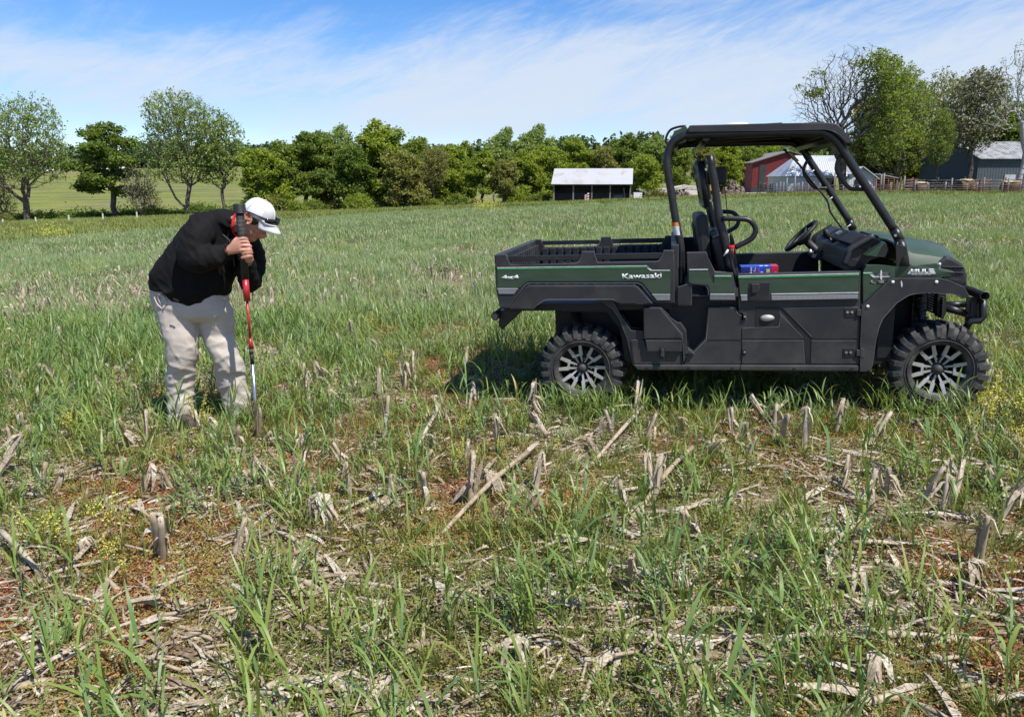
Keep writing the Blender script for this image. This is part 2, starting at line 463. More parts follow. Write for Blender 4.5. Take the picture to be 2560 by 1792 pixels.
def stalk_mat():
    m, nt, b, o = new_mat('corn_stalk'); v = tc(nt)
    n = noise_n(nt, v, 22, 6, 0.65, 0.5, (1, 1, 0.3))
    oi = nt.nodes.new('ShaderNodeObjectInfo')
    c = ramp_n(nt, n, [(0.28, (0.20, 0.14, 0.09)), (0.42, (0.38, 0.31, 0.225)), (0.6, (0.50, 0.435, 0.34)), (0.8, (0.62, 0.575, 0.49))])
    c = mix_n(nt, oi.outputs['Random'], c, (0.80, 0.74, 0.66), 'MULTIPLY')
    nt.links.new(c, b.inputs['Base Color']); setp(b, Roughness=0.6, Specular_IOR_Level=0.3)
    bump_n(nt, b, noise_n(nt, v, 60, 3, 0.6, 0, (1, 1, 0.1)), 0.4, 0.003); return m
M['stalk'] = stalk_mat()
def bark(name, a, b_, c_):
    m, nt, b, o = new_mat(name); v = tc(nt)
    n = noise_n(nt, v, 3.0, 6, 0.7, 0.5, (1, 1, 0.35))
    nt.links.new(ramp_n(nt, n, [(0.3, a), (0.55, b_), (0.8, c_)]), b.inputs['Base Color']); setp(b, Roughness=0.85, Specular_IOR_Level=0.2)
    bump_n(nt, b, n, 0.5, 0.05); return m
M['bark'] = bark('grey_brown_bark', (0.07, 0.055, 0.042), (0.15, 0.125, 0.10), (0.24, 0.21, 0.175))
M['bark_dark'] = bark('dark_bark', (0.055, 0.046, 0.04), (0.115, 0.10, 0.085), (0.19, 0.17, 0.15))
M['bark_white'] = bark('white_bark', (0.22, 0.20, 0.17), (0.45, 0.43, 0.40), (0.62, 0.60, 0.57))
def crown_mat(name, a, b_, c_, trans=0.42):
    return leafy(name, [(0.0, a), (0.5, b_), (1.0, c_)], trans, 0.55, 0.25, False, 'tint')
M['leaf_pale'] = crown_mat('pale_spring_leaf', (0.16, 0.235, 0.06), (0.25, 0.345, 0.10), (0.34, 0.43, 0.16))
M['leaf_bright'] = crown_mat('bright_spring_leaf', (0.15, 0.22, 0.03), (0.245, 0.325, 0.045), (0.33, 0.40, 0.07))
M['leaf_green'] = crown_mat('mid_green_leaf', (0.12, 0.18, 0.032), (0.195, 0.265, 0.05), (0.27, 0.34, 0.08))
M['leaf_dark'] = crown_mat('dark_green_leaf', (0.09, 0.155, 0.03), (0.15, 0.22, 0.045), (0.22, 0.29, 0.07))
M['leaf_olive'] = crown_mat('olive_leaf', (0.17, 0.185, 0.05), (0.255, 0.27, 0.08), (0.33, 0.335, 0.12))
M['leaf_grey'] = crown_mat('grey_twig_leaf', (0.17, 0.175, 0.09), (0.24, 0.245, 0.14), (0.31, 0.31, 0.19), 0.1)
M['leaf_far'] = crown_mat('far_wood_leaf', (0.060, 0.105, 0.045), (0.095, 0.15, 0.065), (0.14, 0.19, 0.09), 0.2)

def soil_mat():
    m, nt, b, o = new_mat('field_soil'); v = tc(nt)
    g = nt.nodes.new('ShaderNodeNewGeometry'); pos = g.outputs['Position']
    n1 = noise_n(nt, pos, 3.0, 8, 0.7); n2 = noise_n(nt, pos, 38, 6, 0.75)
    soil = ramp_n(nt, n2, [(0.30, (0.085, 0.055, 0.035)), (0.46, (0.21, 0.15, 0.10)), (0.58, (0.34, 0.265, 0.19)), (0.70, (0.48, 0.41, 0.32))])
    mossy = ramp_n(nt, noise_n(nt, pos, 55, 5, 0.8), [(0.35, (0.13, 0.10, 0.04)), (0.52, (0.26, 0.19, 0.07)), (0.68, (0.36, 0.17, 0.085))])
    c = mix_n(nt, ramp_n(nt, n1, [(0.45, (0, 0, 0)), (0.62, (0.85, 0.85, 0.85))]), soil, mossy)
    # with distance the green undergrowth closes over the soil
    sep = nt.nodes.new('ShaderNodeSeparateXYZ'); nt.links.new(pos, sep.inputs[0])
    mr = nt.nodes.new('ShaderNodeMapRange'); mr.inputs['From Min'].default_value = 4.0; mr.inputs['From Max'].default_value = 16; mr.inputs['To Max'].default_value = 0.9
    nt.links.new(sep.outputs[1], mr.inputs[0])
    under = ramp_n(nt, noise_n(nt, pos, 9, 6, 0.7), [(0.3, (0.06, 0.12, 0.035)), (0.5, (0.105, 0.19, 0.06)), (0.66, (0.16, 0.22, 0.08)), (0.8, (0.26, 0.22, 0.12))])
    under = mix_n(nt, ramp_n(nt, noise_n(nt, pos, 0.35, 4, 0.6), [(0.50, (0, 0, 0)), (0.62, (0.8, 0.8, 0.8))]), under, (0.24, 0.185, 0.12))
    c = mix_n(nt, mr.outputs[0], c, under)
    nt.links.new(c, b.inputs['Base Color']); setp(b, Roughness=0.95, Specular_IOR_Level=0.1)
    bump_n(nt, b, n2, 0.8, 0.02); return m
M['soil'] = soil_mat()
def pasture_mat():
    m, nt, b, o = new_mat('pasture_grass')
    g = nt.nodes.new('ShaderNodeNewGeometry'); pos = g.outputs['Position']
    n1 = noise_n(nt, pos, 0.10, 5, 0.6, 0.6, (0.30, 1.5, 1)); n2 = noise_n(nt, pos, 0.9, 6, 0.7)
    c = ramp_n(nt, n1, [(0.34, (0.11, 0.14, 0.05)), (0.44, (0.17, 0.20, 0.045)), (0.50, (0.25, 0.255, 0.05)), (0.56, (0.24, 0.205, 0.10)), (0.63, (0.15, 0.165, 0.06))])
    c = mix_n(nt, ramp_n(nt, n2, [(0.3, (0.6, 0.6, 0.6)), (0.7, (0, 0, 0))]), c, (0.07, 0.10, 0.035))
    nt.links.new(c, b.inputs['Base Color']); setp(b, Roughness=0.95, Specular_IOR_Level=0.1)
    bump_n(nt, b, n2, 0.6, 0.15); return m
M['pasture'] = pasture_mat()
M['gravel'] = worn('pale_gravel', (0.34, 0.29, 0.24), (0.48, 0.43, 0.37), 0.9, 1.2, bump=0.5, bscale=20)
M['wood_grey'] = worn('weathered_wood', (0.17, 0.145, 0.12), (0.31, 0.28, 0.24), 0.85, 4, bump=0.4, bscale=30, stretch=(1, 1, 0.2))
M['wood_brown'] = worn('brown_wood', (0.10, 0.065, 0.045), (0.19, 0.13, 0.09), 0.85, 5, bump=0.4, bscale=30)
M['rust'] = worn('rusty_red_pipe', (0.15, 0.035, 0.022), (0.22, 0.08, 0.045), 0.7, 6)
M['red_siding'] = worn('red_siding', (0.17, 0.018, 0.017), (0.12, 0.016, 0.016), 0.6, 1.2)
M['dark_siding'] = worn('dark_siding', (0.022, 0.024, 0.032), (0.04, 0.042, 0.05), 0.7, 2)
M['white_siding'] = worn('white_siding', (0.62, 0.64, 0.66), (0.48, 0.50, 0.53), 0.6, 1.1)
M['white_metal'] = worn('white_metal_roof', (0.50, 0.52, 0.55), (0.34, 0.34, 0.35), 0.45, 0.8, metallic=0.1, mixlo=0.5, mixhi=0.7)
M['old_roof'] = worn('weathered_sheet_roof', (0.46, 0.46, 0.47), (0.36, 0.315, 0.27), 0.5, 0.5, metallic=0.15, mixlo=0.48, mixhi=0.68)
M['shade_dappled_metal'] = worn('shade_dappled_roof', (0.36, 0.37, 0.39), (0.15, 0.15, 0.155), 0.6, 0.9, mixlo=0.42, mixhi=0.62)  # dull grey sheet; its dark blotches paint dappled tree shade
M['grey_roof'] = worn('grey_shingle_roof', (0.16, 0.155, 0.15), (0.24, 0.23, 0.22), 0.8, 3)
M['blue_siding'] = worn('slate_blue_siding', (0.062, 0.082, 0.098), (0.085, 0.105, 0.12), 0.7, 2)
M['shed_dark'] = worn('shed_boards', (0.055, 0.06, 0.065), (0.10, 0.10, 0.095), 0.85, 3)
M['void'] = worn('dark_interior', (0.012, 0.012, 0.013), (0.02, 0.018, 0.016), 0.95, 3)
M['stone_pale'] = worn('pale_broken_stone', (0.52, 0.48, 0.43), (0.36, 0.32, 0.28), 0.9, 3, bump=0.5, bscale=10)
M['stone_brown'] = worn('brown_rubble', (0.16, 0.115, 0.09), (0.30, 0.24, 0.20), 0.95, 3, bump=0.5, bscale=10)
M['dirt'] = worn('brown_dirt', (0.11, 0.07, 0.05), (0.17, 0.115, 0.08), 0.95, 3, bump=0.6, bscale=12)
M['hay'] = worn('brown_hay', (0.085, 0.055, 0.038), (0.17, 0.12, 0.075), 0.95, 4, bump=0.8, bscale=40)
M['straw_top'] = worn('pale_straw', (0.42, 0.36, 0.22), (0.25, 0.20, 0.12), 0.95, 6, bump=0.8, bscale=40)
M['yellow_paint'] = worn('yellow_machine_paint', (0.55, 0.30, 0.03), (0.40, 0.22, 0.04), 0.5, 3)
M['red_paint'] = worn('red_paint', (0.40, 0.016, 0.022), (0.30, 0.014, 0.02), 0.35, 5, coat=0.3)
M['white_paint'] = worn('white_paint', (0.72, 0.71, 0.69), (0.55, 0.54, 0.52), 0.5, 4)
M['skin'] = None
def skin_mat():
    m, nt, b, o = new_mat('skin'); v = tc(nt)
    n = noise_n(nt, v, 30, 4, 0.6)
    nt.links.new(ramp_n(nt, n, [(0.3, (0.44, 0.20, 0.135)), (0.7, (0.56, 0.28, 0.19))]), b.inputs['Base Color'])
    setp(b, Roughness=0.5, Subsurface_Weight=0.12, Subsurface_Scale=0.01)
    b.inputs['Subsurface Radius'].default_value = (1.0, 0.35, 0.2)
    return m
M['skin'] = skin_mat()
def cloth(name, a, b_, rough=0.85, wr=0.35, scale=9, sheen=0.0):
    m, nt, b, o = new_mat(name); v = tc(nt)
    n = noise_n(nt, v, scale, 5, 0.6, 1.2)
    nt.links.new(ramp_n(nt, n, [(0.3, a), (0.7, b_)]), b.inputs['Base Color'])
    setp(b, Roughness=rough, Specular_IOR_Level=0.2, Sheen_Weight=sheen)
    w = noise_n(nt, v, 420, 2, 0.5)
    bump_n(nt, b, w, wr, 0.002); return m
M['jacket'] = cloth('black_softshell', (0.0050, 0.0046, 0.0048), (0.0078, 0.0070, 0.0072), 0.85, 0.3, 6, 0.0)
M['khaki'] = cloth('grey_khaki_cotton', (0.47, 0.41, 0.355), (0.54, 0.48, 0.42), 0.9, 0.3)
M['red_cloth'] = cloth('red_cloth', (0.42, 0.012, 0.02), (0.5, 0.02, 0.03))
M['cap_mesh'] = cloth('white_cap_mesh', (0.66, 0.67, 0.74), (0.74, 0.74, 0.80), 0.8)
M['cap_panel'] = cloth('light_grey_cap', (0.50, 0.50, 0.52), (0.58, 0.58, 0.59), 0.8)
M['hair'] = worn('dark_hair', (0.020, 0.015, 0.012), (0.05, 0.04, 0.035), 0.6, 60)
M['boot'] = worn('brown_boot', (0.06, 0.045, 0.035), (0.12, 0.09, 0.07), 0.7, 12)
M['card_blue'] = worn('blue_card', (0.012, 0.060, 0.42), (0.015, 0.07, 0.46), 0.4, 4)
M['card_navy'] = worn('navy_card', (0.02, 0.02, 0.14), (0.02, 0.02, 0.16), 0.4, 4)
M['card_red'] = worn('red_card', (0.55, 0.012, 0.03), (0.5, 0.012, 0.03), 0.4, 4)
M['card_yellow'] = worn('yellow_card', (0.72, 0.46, 0.03), (0.7, 0.45, 0.03), 0.4, 4)
M['card_white'] = worn('white_card', (0.75, 0.75, 0.76), (0.7, 0.7, 0.71), 0.4, 4)
M['card_pink'] = worn('magenta_card', (0.40, 0.03, 0.30), (0.38, 0.03, 0.28), 0.4, 4)
M['orange'] = worn('orange_label', (0.65, 0.20, 0.03), (0.6, 0.18, 0.03), 0.5, 5)
# ------------------------------------------------------------------ ground
UB = [-1.5, -0.66, -0.44, -0.3, -0.146, 0.06, 0.3, 0.6, 1.5]
YB = [34, 40, 49, 62, 82, 82, 82, 84, 84]
def field_edge(x, y):
    """distance along y at which the sown field ends, for the sight line through (x, y)"""
    return np.interp(np.asarray(x) / np.maximum(np.asarray(y), 1), UB, YB) + 2.5 * (vnoise(x, y, 0.25, 3) - 0.5)
def build_ground():
    ys = np.concatenate([-8 + np.arange(0, 9, 1.0), 1 + np.cumsum(np.geomspace(0.12, 14, 250))])
    ys = ys[ys < 2600]; ys = np.concatenate([ys, [2600, 4000]])
    t = np.linspace(-1, 1, 321); xs = 0.9 * t / 0.00625 * 0.12 * (1 + 0) ; xs = np.sinh(t * 5.6) / np.sinh(5.6) * 2600
    X, Y = np.meshgrid(xs, ys); Z = gz(X, Y)
    nx, ny = len(xs), len(ys)
    V = np.stack([X.ravel(), Y.ravel(), Z.ravel()], 1)
    i = np.arange(ny - 1)[:, None] * nx + np.arange(nx - 1)[None, :]
    Q = np.stack([i, i + 1, i + nx + 1, i + nx], -1).reshape(-1, 4)
    me = mesh_np('ground', V, Q, True)
    cx = V[Q].mean(1)
    out = (cx[:, 1] > field_edge(cx[:, 0], cx[:, 1]))
    me.materials.append(M['soil']); me.materials.append(M['pasture'])
    me.polygons.foreach_set('material_index', out.astype(np.int32))
    o = link('ground', me); tag(o, kind='structure')
build_ground()
def patch_sheet(name, outline, mat, lift=0.05, step=1.0):
    """a thin sheet following the land inside an outline of (x, y) points"""
    P = np.array(outline); x0, y0 = P.min(0); x1, y1 = P.max(0)
    xs = np.arange(x0, x1 + step, step); ys = np.arange(y0, y1 + step, step)
    X, Y = np.meshgrid(xs, ys)
    def inside(x, y):
        r = np.zeros_like(x, bool); n = len(P)
        for i in range(n):
            a, b = P[i], P[(i + 1) % n]
            c = ((a[1] > y) != (b[1] > y)) & (x < (b[0] - a[0]) * (y - a[1]) / (b[1] - a[1] + 1e-12) + a[0])
            r ^= c
        return r
    V = np.stack([X.ravel(), Y.ravel(), (gz(X, Y) + lift).ravel()], 1)
    nx = len(xs)
    i = np.arange(len(ys) - 1)[:, None] * nx + np.arange(nx - 1)[None, :]
    Q = np.stack([i, i + 1, i + nx + 1, i + nx], -1).reshape(-1, 4)
    c = V[Q].mean(1); Q = Q[inside(c[:, 0], c[:, 1])]
    me = mesh_np(name, V, Q, True); me.materials.append(mat)
    return tag(link(name, me), kind='structure')
patch_sheet('gravel_path', [(gx(1700, 98), 98), (gx(1745, 97), 97), (gx(1800, 112), 112), (gx(1905, 122), 122), (gx(2010, 128), 128), (gx(2010, 150), 150), (gx(1700, 150), 150), (gx(1680, 110), 110)], M['gravel'], 0.10)

# ------------------------------------------------------------------ trees
def grow(points, trunk, bf, seed=0):
    """joins scattered points to a trunk so that each finds a short and direct way down (greedy tree)"""
    P = [np.array(p, float) for p in trunk]; par = [-1] + list(range(len(trunk) - 1))
    pl = [0.0]
    for i in range(1, len(P)): pl.append(pl[-1] + np.linalg.norm(P[i] - P[i - 1]))
    pts = np.array(points); n = len(pts)
    best = np.full(n, 1e9); bp = np.zeros(n, int)
    start = max(1, len(trunk) - 4)
    for i in range(start, len(P)):
        d = np.linalg.norm(pts - P[i], axis=1); c = d + bf * (pl[i] + d) + np.where(pts[:, 2] < P[i][2] - 0.2, 1.0, 0)
        m = c < best; best[m] = c[m]; bp[m] = i
    alive = np.ones(n, bool)
    for _ in range(n):
        k = int(np.argmin(np.where(alive, best, 1e9))); alive[k] = False
        p = pts[k]; q = P[bp[k]]; L = np.linalg.norm(p - q)
        # long reaches get a bent middle node
        prev = bp[k]
        if L > 1.0:
            m = (p + q) / 2 + np.array([0, 0, -0.06 * L]) + NR.normal(0, 0.04 * L, 3)
            P.append(m); par.append(prev); pl.append(pl[prev] + L / 2); prev = len(P) - 1
        P.append(p); par.append(prev); pl.append(pl[bp[k]] + L); j = len(P) - 1
        if alive.any():
            d = np.linalg.norm(pts - p, axis=1); c = d + bf * (pl[j] + d)
            m = alive & (c < best); best[m] = c[m]; bp[m] = j
    return np.array(P), np.array(par)
def radii(P, par, tip, top, ex=2.0):
    n = len(P); r = np.zeros(n); kids = np.zeros(n, int)
    for i in range(1, n): kids[par[i]] += 1
    acc = np.zeros(n)
    order = sorted(range(n), key=lambda i: -i)
    for i in order:
        acc[i] = acc[i] if kids[i] else 1.0
        if par[i] >= 0: acc[par[i]] += acc[i]
    r = acc ** (1 / ex); k = (r - 1) / max(r[0] - 1, 1e-6)
    return tip + (top - tip) * k, kids
def limb_mesh(name, P, par, r, seg=5, flare=1.6):
    idx = np.arange(1, len(P)); a = P[par[idx]]; b = P[idx]
    ra = np.minimum(r[par[idx]], r[idx] * 1.35 + 0.004); rb = r[idx].copy()
    ra[0] = r[0] * flare
    d = b - a; L = np.linalg.norm(d, axis=1)[:, None] + 1e-9; d = d / L
    up = np.where(np.abs(d[:, 2:3]) < 0.9, np.array([[0, 0, 1.0]]), np.array([[1.0, 0, 0]]))
    u = np.cross(d, up); u /= np.linalg.norm(u, axis=1)[:, None] + 1e-9; v = np.cross(d, u)
    b2 = b + d * np.minimum(rb[:, None] * 0.6, 0.1)
    rings = []
    for c, rr in ((a, ra), (b2, rb)):
        for k in range(seg):
            t = 2 * math.pi * k / seg
            rings.append(c + (u * math.cos(t) + v * math.sin(t)) * rr[:, None])
    V = np.stack(rings, 1).reshape(-1, 3)
    base = (np.arange(len(idx)) * 2 * seg)[:, None]
    Q = []
    for k in range(seg):
        Q.append(np.concatenate([base + k, base + (k + 1) % seg, base + seg + (k + 1) % seg, base + seg + k], 1))
    Q = np.stack(Q, 1).reshape(-1, 4)
    return mesh_np(name, V, Q, True)
def leaf_mesh(name, centres, size, tint, flat=0.3, rs=None):
    rs = rs or NR
    n = len(centres)
    nrm = rs.normal(0, 1, (n, 3)); nrm[:, 2] = np.abs(nrm[:, 2]) * (1 + flat); nrm /= np.linalg.norm(nrm, axis=1)[:, None]
    t = rs.normal(0, 1, (n, 3)); u = np.cross(nrm, t); u /= np.linalg.norm(u, axis=1)[:, None]; w = np.cross(nrm, u)
    s = size * rs.uniform(0.55, 1.3, (n, 1))
    lu = u * s * 0.5; lw = w * s * rs.uniform(0.22, 0.38, (n, 1))
    bend = nrm * s * 0.12
    V = np.stack([centres - lu - bend, centres - lw + bend, centres + lu - bend, centres + lw + bend], 1).reshape(-1, 3)
    Q = np.arange(4 * n).reshape(-1, 4)
    me = mesh_np(name, V, Q, False)
    at_ = me.attributes.new('tint', 'FLOAT', 'POINT'); at_.data.foreach_set('value', np.repeat(tint, 4).astype(np.float32))
    return me
def sample_lobes(lobes, n, shell=0.5, rs=None):
    rs = rs or NR
    vol = np.array([l[3] * l[4] * l[5] for l in lobes]); pick = rs.choice(len(lobes), n, p=vol / vol.sum())
    d = rs.normal(0, 1, (n, 3)); d /= np.linalg.norm(d, axis=1)[:, None]
    rr = rs.uniform(0, 1, (n, 1)) ** (shell / 1.0 * 0.5 + 0.08)
    L = np.array(lobes)[pick]
    return L[:, :3] + d * rr * L[:, 3:6]
PROTO = {}
def make_proto(key, seed, H, trunk_h, lobes, npts, bf, tip, top, leaves, lsize, spread, leafsel=None, lean=(0, 0), gaps=0.0, flat=0.3, seg=5):
    """a tree of unit kind: limb mesh and crown mesh, lobes given in metres"""
    global NR
    rs = np.random.RandomState(seed); keep = NR; NR = rs
    pts = sample_lobes(lobes, npts, 0.6, rs)
    pts = pts[pts[:, 2] > trunk_h * 0.55]
    k = max(4, int(trunk_h / 0.7))
    trunk = [(lean[0] * (i / k) ** 1.5 + 0.08 * math.sin(i * 1.3 + seed), lean[1] * (i / k), trunk_h * i / k - 0.25) for i in range(k + 1)]
    P, par = grow(pts, trunk, bf, seed)
    r, kids = radii(P, par, tip, top)
    lm = limb_mesh(key + '_limbs', P, par, r, seg)
    tips = P[(kids == 0) | (r < tip * 2.2)]; tips = tips[tips[:, 2] > trunk_h * 0.5]
    if leafsel is not None: tips = tips[leafsel(tips)]
    # a part of the tips carries more: clumps with gaps between them
    w = (0.25 + rs.uniform(0, 1, len(tips)) ** 2); w /= w.sum()
    ci = rs.choice(len(tips), leaves, p=w)
    c = tips[ci] + rs.normal(0, spread, (leaves, 3)) * np.array([1, 1, 0.75])
    tint = np.clip(0.5 + 0.22 * rs.normal(0, 1, len(tips))[ci] + 0.16 * rs.normal(0, 1, leaves), 0, 1)
    cm = leaf_mesh(key + '_crown', c, lsize, tint, flat, rs)
    NR = keep
    PROTO[key] = (lm, cm, H)
    return PROTO[key]
def lobe_set(rs, n, R, z0, z1, r0, r1, squash=0.85, mid=0.55):
    out = []
    for i in range(n):
        t = (i + 0.5) / n; z = z0 + (z1 - z0) * t
        wz = math.sin(math.pi * min(max((t * (1 - 0.12) + 0.12), 0), 1)) ** 0.6
        a = i * 2.4 + rs.uniform(-0.5, 0.5); rr = R * wz * rs.uniform(0.25, 0.75)
        s = rs.uniform(r0, r1) * (0.75 + 0.4 * wz)
        out.append((rr * math.cos(a), rr * math.sin(a), z, s, s, s * squash))
    return out
def tree_protos():
    R = np.random.RandomState
    # open vase-shaped trees in young leaf
    make_proto('vase_a', 3, 18, 3.2, [(0, 0, 11.5, 6.4, 5.5, 5.6), (-3.4, 0, 12.6, 3.6, 3.6, 4.2), (2.4, 0, 14.0, 3.6, 3.4, 3.8), (0, 0, 7.0, 6.2, 5, 2.6), (5.0, 0, 9.5, 2.4, 2.4, 2.2), (-5.5, 0, 8, 2.4, 2.4, 2.6)],
               1700, 0.9, 0.024, 0.44, 10500, 0.32, 0.24, leafsel=lambda t: t[:, 2] > 6.2)
    make_proto('vase_b', 8, 18.5, 1.5, [(0, 0, 12.6, 5.0, 4.6, 5.8), (-2.2, 0, 14.0, 3.0, 3.0, 4.2), (2.3, 0, 13.0, 3.2, 3.0, 4.4), (0, 0, 7.5, 5.6, 4.5, 3.0), (-4.6, 0, 9.4, 2.2, 2.2, 2.6), (4.6, 0, 8.8, 2.2, 2.2, 3.0)],
               2000, 1.4, 0.024, 0.36, 10500, 0.32, 0.23, leafsel=lambda t: t[:, 2] > 5.0)
    make_proto('slim', 12, 14.5, 4.0, [(0, 0, 9.8, 3.0, 3.0, 4.6), (-1.2, 0, 8.2, 2.4, 2.4, 2.6), (1.3, 0, 11.2, 2.2, 2.2, 3.0), (0, 0, 5.6, 2.6, 2.4, 1.6)],
               750, 0.6, 0.022, 0.22, 5500, 0.32, 0.22)
    make_proto('thin_brown', 15, 8, 1.0, [(0, 0, 4.6, 2.4, 2.4, 3.2), (0.8, 0, 3.0, 2.2, 2.2, 2.0)], 700, 0.5, 0.022, 0.14, 1900, 0.2, 0.25)
    # full crowns
    make_proto('full_a', 21, 12, 2.0, lobe_set(R(1), 12, 3.8, 2.4, 10.4, 1.2, 2.0), 620, 0.35, 0.028, 0.30, 14000, 0.42, 0.30)
    make_proto('full_b', 22, 13, 1.6, lobe_set(R(2), 15, 4.4, 2.0, 11.6, 1.1, 2.1), 700, 0.35, 0.028, 0.32, 17000, 0.42, 0.30)
    make_proto('full_c', 23, 11, 1.2, lobe_set(R(3), 12, 4.0, 1.6, 9.5, 1.2, 2.1), 600, 0.40, 0.028, 0.26, 14000, 0.42, 0.30)
    make_proto('layered', 24, 11, 1.8, [(rr * math.cos(a), rr * math.sin(a), z, 1.7, 1.7, 0.55) for (rr, a, z) in
               [(1.8, 0.2, 3.2), (2.4, 2.2, 3.8), (2.3, 4.1, 4.6), (2.6, 0.9, 5.3), (2.4, 3.1, 6.0), (2.0, 5.2, 6.6), (1.8, 1.7, 7.3), (1.6, 3.8, 8.0), (1.3, 0.1, 8.7), (1.0, 2.5, 9.4), (0.4, 1.0, 10.2), (0.2, 2.0, 5), (0.1, 4.0, 7)]],
               620, 0.35, 0.028, 0.28, 17000, 0.34, 0.24)
    make_proto('airy', 25, 14, 4.0, lobe_set(R(6), 10, 3.2, 5.0, 12.8, 1.2, 1.9), 800, 0.40, 0.026, 0.28, 11000, 0.36, 0.26)
    make_proto('low_bush', 26, 3.2, 0.3, lobe_set(R(7), 6, 1.9, 0.5, 2.3, 0.8, 1.3), 160, 0.3, 0.02, 0.07, 3600, 0.26, 0.30)
    # large half bare tree and the white limbed one on the right
    make_proto('half_bare', 31, 21.5, 4.5, [(0, 0, 14.0, 6.4, 5.5, 6.6), (-4.0, 0, 12.5, 4.0, 4, 4.6), (3.6, 0, 14.5, 4.0, 4, 4.8), (-6.0, 0, 8.2, 3.0, 2.6, 2.0), (5.5, 0, 9.0, 3.0, 3.0, 3.4)],
               3000, 0.50, 0.016, 0.55, 8500, 0.36, 0.27, leafsel=lambda t: (t[:, 0] + 1.8 * (vnoise(t[:, 0], t[:, 2], 0.5) - 0.5) * 2 > 1.2 + 0.10 * (t[:, 2] - 10)) | (vnoise(t[:, 0], t[:, 2], 0.8, 3) > 0.90), lean=(-0.5, 0))
    make_proto('broad', 30, 20, 3.0, [(0, 0, 11, 6.5, 5.5, 6.5), (-3.5, 0, 13.5, 3.6, 3.6, 4.2), (3.4, 0, 12.8, 3.6, 3.4, 4.4), (-5.5, 0, 7.5, 3.0, 3, 3.0), (5.6, 0, 7.5, 3, 3, 3.2), (0.6, 0, 16.5, 2.8, 2.8, 2.8), (0, 0, 5, 5, 4, 2)], 1500, 0.4, 0.020, 0.5, 13000, 0.34, 0.30)
    make_proto('white_bare', 32, 22, 6.0, [(0, 0, 15.5, 4.6, 4, 6.0), (-3.2, 0, 11.0, 3.2, 3, 2.4), (2, 0, 18, 3.0, 3, 3.4)], 750, 0.55, 0.022, 0.36, 900, 0.26, 0.25, lean=(0.5, 0))
    make_proto('twiggy', 33, 17, 4.0, [(0, 0, 10.5, 3.8, 3.6, 5.4), (1.4, 0, 13.0, 2.6, 2.6, 3.0), (-1.6, 0, 8.0, 3.0, 3, 2.6)], 2000, 0.45, 0.018, 0.34, 6500, 0.36, 0.24)
tree_protos()
def plant_tree(name, key, px, base_py, top_py, Y, crown, trunk_mat, label, cat='tree', group=None, rz=None, wid=1.0, sink=0.1):
    lm, cm, H = PROTO[key]
    x = gx(px, Y); z = float(gz(x, Y)); top = at(px, top_py, Y).z
    s = (top - z) / H
    r = empty(name, (x, Y, z - sink))
    r.scale = (s * wid, s * wid, s); r.rotation_euler = (0, 0, rz if rz is not None else RND.uniform(0, 6.28))
    t = link('trunk', lm, r); c = link('crown', cm, r)
    for o, m in ((t, trunk_mat), (c, crown)):
        if not o.data.materials: o.data.materials.append(m)
        o.material_slots[0].link = 'OBJECT'; o.material_slots[0].material = m
    tag(r, label, cat, group)
    return r
